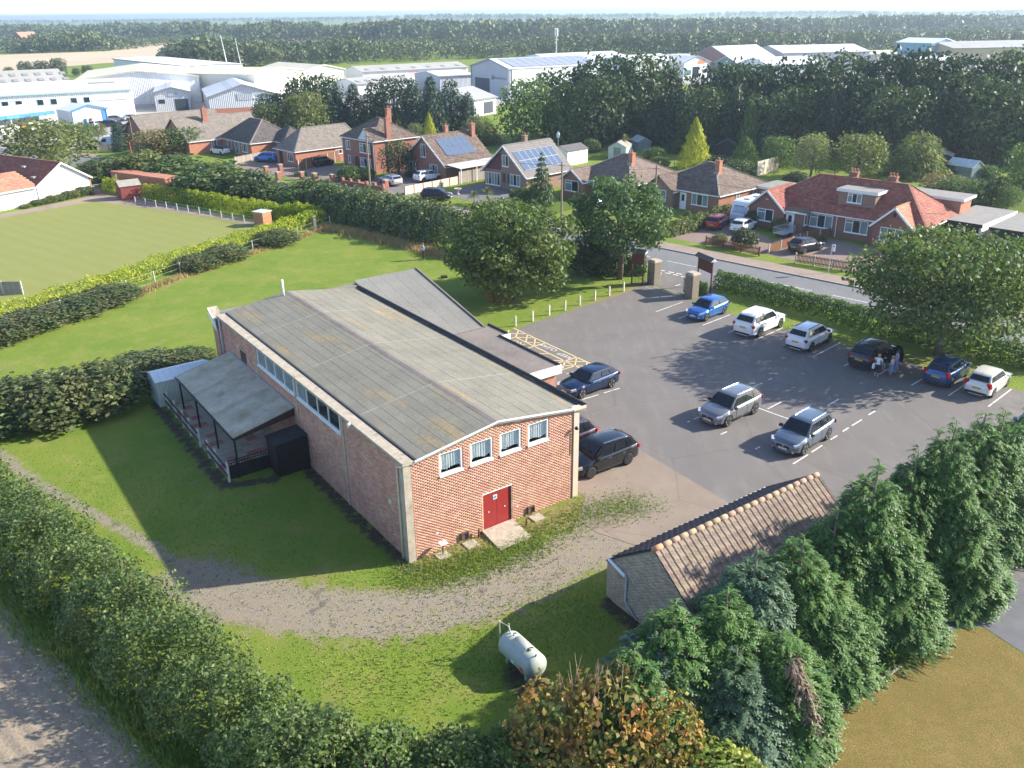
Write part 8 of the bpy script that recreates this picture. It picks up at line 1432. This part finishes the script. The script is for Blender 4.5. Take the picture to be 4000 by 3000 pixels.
# ================================================================== PEOPLE
M_SKIN = mat('skin', (.52, .32, .24), .6, .05, 8); M_HAIRB = mat('blond_hair', (.42, .27, .12), .7, .15, 20); M_HAIRD = mat('dark_hair', (.06, .04, .03), .7, .15, 20); M_SHOEW = mat('white_shoe', (.72, .70, .68), .6); M_SHOED = mat('dark_shoe', (.03, .03, .035), .6)
def cloth(name, c): return mat('cloth_' + name, c, .9, .10, 9)
def person(label, P, face, H, J, cols, hair, skirt=None, group='people'):
    """one continuous skinned body; cols maps a surface point to a material slot"""
    names = list(J['pts']); idx = {k: i for i, k in enumerate(names)}; me = bpy.data.meshes.new('person'); me.from_pydata([Vector(J['pts'][k][:3]) * H for k in names], [(idx[a], idx[b]) for a, b in J['edges']], [])
    o = bpy.data.objects.new('person_cage', me); COL.objects.link(o); md = o.modifiers.new('skin', 'SKIN'); sv = me.skin_vertices[0].data
    for k in names: r_ = J['pts'][k][3] * H; sv[idx[k]].radius = (r_ * (J['pts'][k][4] if len(J['pts'][k]) > 4 else 1), r_)
    sv[idx['pelvis']].use_root = True; s2 = o.modifiers.new('sub', 'SUBSURF'); s2.levels = s2.render_levels = 2
    dg = bpy.context.evaluated_depsgraph_get(); m2 = bpy.data.meshes.new_from_object(o.evaluated_get(dg)); bpy.data.objects.remove(o); m2.materials.clear()
    mats, fn = cols
    for m_ in mats: m2.materials.append(m_)
    for p in m2.polygons: p.material_index = fn(np.array(p.center) / H); p.use_smooth = True
    t = thing('person', label, 'person', P, face, group); b = link('body', m2, t)
    hx, hy, hz = [v * H for v in J['pts']['head'][:3]]; hr = .062 * H
    MB().lathe([(.001, .96 * hr), (hr * .62, .85 * hr), (hr * 1.02, .35 * hr), (hr * 1.10, -.1 * hr), (hr * 1.0, -.5 * hr), (hr * .5, -.75 * hr)], 12, c=(hx - .012 * H, hy, hz + .018 * H)).build('hair', hair, t, True)
    fx = hx + hr * .92; MB().lathe([(.001, .02 * H), (.010 * H, 0), (.001, -.006 * H)], 6, axis='x', c=(fx, hy, hz - .004 * H)).build('nose', M_SKIN, t)
    for s in (1, -1): MB().lathe([(.001, -.004 * H), (.008 * H, 0), (.001, .004 * H)], 6, axis='x', c=(fx - .006 * H, hy + s * .022 * H, hz + .008 * H)).build('eye', M_HAIRD, t)
    for hd, arm in (('handL', 1), ('handR', -1)):
        h0 = Vector(J['pts'][hd][:3]) * H; e0 = Vector(J['pts']['elbow' + hd[-1]][:3]) * H; d = (h0 - e0).normalized(); sd = d.cross(Vector((0, 0, 1))).normalized() if abs(d.z) < .95 else Vector((0, 1, 0)); g = MB()
        for q, ln in ((-1.5, .040), (-.5, .047), (.5, .045), (1.5, .036)): a = h0 + sd * q * .0085 * H; b_ = a + d * ln * .55 * H; g.tube([a, b_, b_ + (d * .7 + Vector((0, 0, -.5))) * ln * .5 * H], [.0062 * H, .0056 * H, .0045 * H], 5)
        g.tube([h0 - d * .02 * H + sd * .015 * H * arm, h0 + sd * .032 * H * arm + d * .012 * H], [.007 * H, .005 * H], 5); g.build('fingers', M_SKIN, t)
    if skirt:
        zt, zb, rt_, rb_, m_ = skirt; N = 20; V = []
        for k in range(N): a = 2 * PI * k / N; V += [(rt_ * H * math.cos(a) * .8, rt_ * H * math.sin(a), zt * H), (rb_ * H * math.cos(a) * .85 * (1 + .08 * math.sin(5 * a)), rb_ * H * math.sin(a) * (1 + .08 * math.sin(5 * a)), zb * H)]
        MB().add(V, [(2 * k, 2 * k + 1, (2 * k + 3) % (2 * N), (2 * k + 2) % (2 * N)) for k in range(N)]).build('skirt', m_, t, True)
    return t
def joints(armL, armR, step=.03, headf=.01, lean=0.0):
    p = {'pelvis': (0, 0, .53, .075, 1.15), 'waist': (lean * .4, 0, .61, .070, 1.1), 'chest': (lean, 0, .73, .080, 1.2), 'neck0': (lean * 1.2, 0, .815, .052), 'neck': (lean * 1.3, 0, .855, .030), 'head': (lean * 1.3 + headf, 0, .925, .060), 'crown': (lean * 1.3 + headf, 0, .972, .045)}
    e = [('pelvis', 'waist'), ('waist', 'chest'), ('chest', 'neck0'), ('neck0', 'neck'), ('neck', 'head'), ('head', 'crown')]
    for s, n, a in ((1, 'L', armL), (-1, 'R', armR)):
        p['sh' + n] = (lean, s * .105, .80, .038); p['elbow' + n] = (a[0][0], s * a[0][1], a[0][2], .027); p['hand' + n] = (a[1][0], s * a[1][1], a[1][2], .021)
        p['hip' + n] = (0, s * .052, .50, .058); p['knee' + n] = (.008 + s * step * .5, s * .055, .275, .040); p['ankle' + n] = (s * step, s * .058, .045, .027); p['toe' + n] = (s * step + .075, s * .062, .018, .020)
        e += [('neck0', 'sh' + n), ('sh' + n, 'elbow' + n), ('elbow' + n, 'hand' + n), ('pelvis', 'hip' + n), ('hip' + n, 'knee' + n), ('knee' + n, 'ankle' + n), ('ankle' + n, 'toe' + n)]
    return dict(pts=p, edges=e)
def dress(top, bottom, shoes, knee=.10, sleeve=.66, waist=.565, neck=.835):
    def f(c):
        x, y, z = c
        if z < .045: return 3
        if z < knee: return 0
        if z < waist and abs(y) < .125 and not (abs(y) > .10 and z > .45): return 2
        if z > neck: return 0
        if (abs(y) > .125 or x > .10) and z < sleeve: return 0
        return 1
    return ([M_SKIN, top, bottom, shoes], f)
dn, up_ = ((.01, .145, .635), (.03, .15, .49)), ((.05, .14, .64), (.16, .07, .63))
p = G(1655, 1015); t = person('man in a blue shirt and dark trousers standing alone on the grass', p, R(190), 1.76, joints(up_, up_, .02, .03), dress(cloth('blue', (.16, .25, .46)), cloth('charcoal', (.02, .02, .024)), M_SHOED, sleeve=.68), mat('red_brown_hair', (.20, .08, .05), .7)); c_ = tag(MB().box(.27, -.13, 1.06, .33, .13, 1.10).tube([(.30, .10, 1.10), (.34, .11, 1.2)], .008, 5).build('handheld_controller', M_TRIM, None, loc=p, rot=R(190)), 'small controller held in both hands by the man on the grass', 'controller')
pc = lambda x, y: G(3380 + x / 7.933, 1370 + y / 7.933)
person('woman in a white top and dark cropped trousers standing behind the dark SUV', pc(330, 815), R(60), 1.68, joints(((.10, .14, .66), (.22, .12, .60)), ((.03, .15, .63), (.10, .13, .52)), .05), dress(cloth('white', (.74, .78, .76)), cloth('navy', (.025, .03, .045)), M_SHOEW, knee=.20, sleeve=.70), M_HAIRB)
tag(MB().box(-.16, -.06, .62, .16, .06, .95).box(-.10, -.02, .95, .10, .02, 1.0).build('white_bag', M_UPVC, None, loc=pc(215, 800), rot=R(40)), 'white carrier bag held by the woman in the white top', 'bag')
person('child in a navy top and light blue shorts by the open car door', pc(545, 660), R(40), 1.22, joints(dn, ((.06, .14, .65), (.14, .10, .60)), .02), dress(cloth('navy_top', (.02, .02, .045)), cloth('light_blue', (.22, .42, .58)), M_SHOEW, knee=.33, sleeve=.70), M_HAIRD)
person('girl in a pale pink top and blue skirt beside the open car door', pc(770, 770), R(150), 1.45, joints(((.06, .17, .66), (.14, .20, .60)), dn, .03), dress(cloth('pink', (.66, .48, .46)), M_SKIN, mat('red_sandal', (.4, .06, .06), .6), sleeve=.72), M_HAIRB, (.60, .24, .085, .17, cloth('denim', (.16, .25, .42))))
person('woman in a lilac dress standing behind the girl in the blue skirt', pc(905, 690), R(170), 1.66, joints(((.07, .15, .66), (.16, .10, .58)), dn, .02), dress(cloth('lilac', (.30, .31, .46)), M_SKIN, M_SHOED, sleeve=.70), M_HAIRD, (.60, .22, .085, .15, cloth('blue_lilac', (.20, .22, .42))))
# ================================================================== HAZE
m, n, l = _nt('haze_air'); o_ = n.new('ShaderNodeOutputMaterial'); pv = n.new('ShaderNodeVolumePrincipled'); pv.inputs['Color'].default_value = (.68, .83, 1.0, 1); pv.inputs['Density'].default_value = .00026; pv.inputs['Anisotropy'].default_value = .35
l.new(pv.outputs[0], o_.inputs['Volume']); hz = MB().box(-21000, -21000, -1.2, 21000, 21000, 33).build('haze', m); kind(hz, 'stuff')
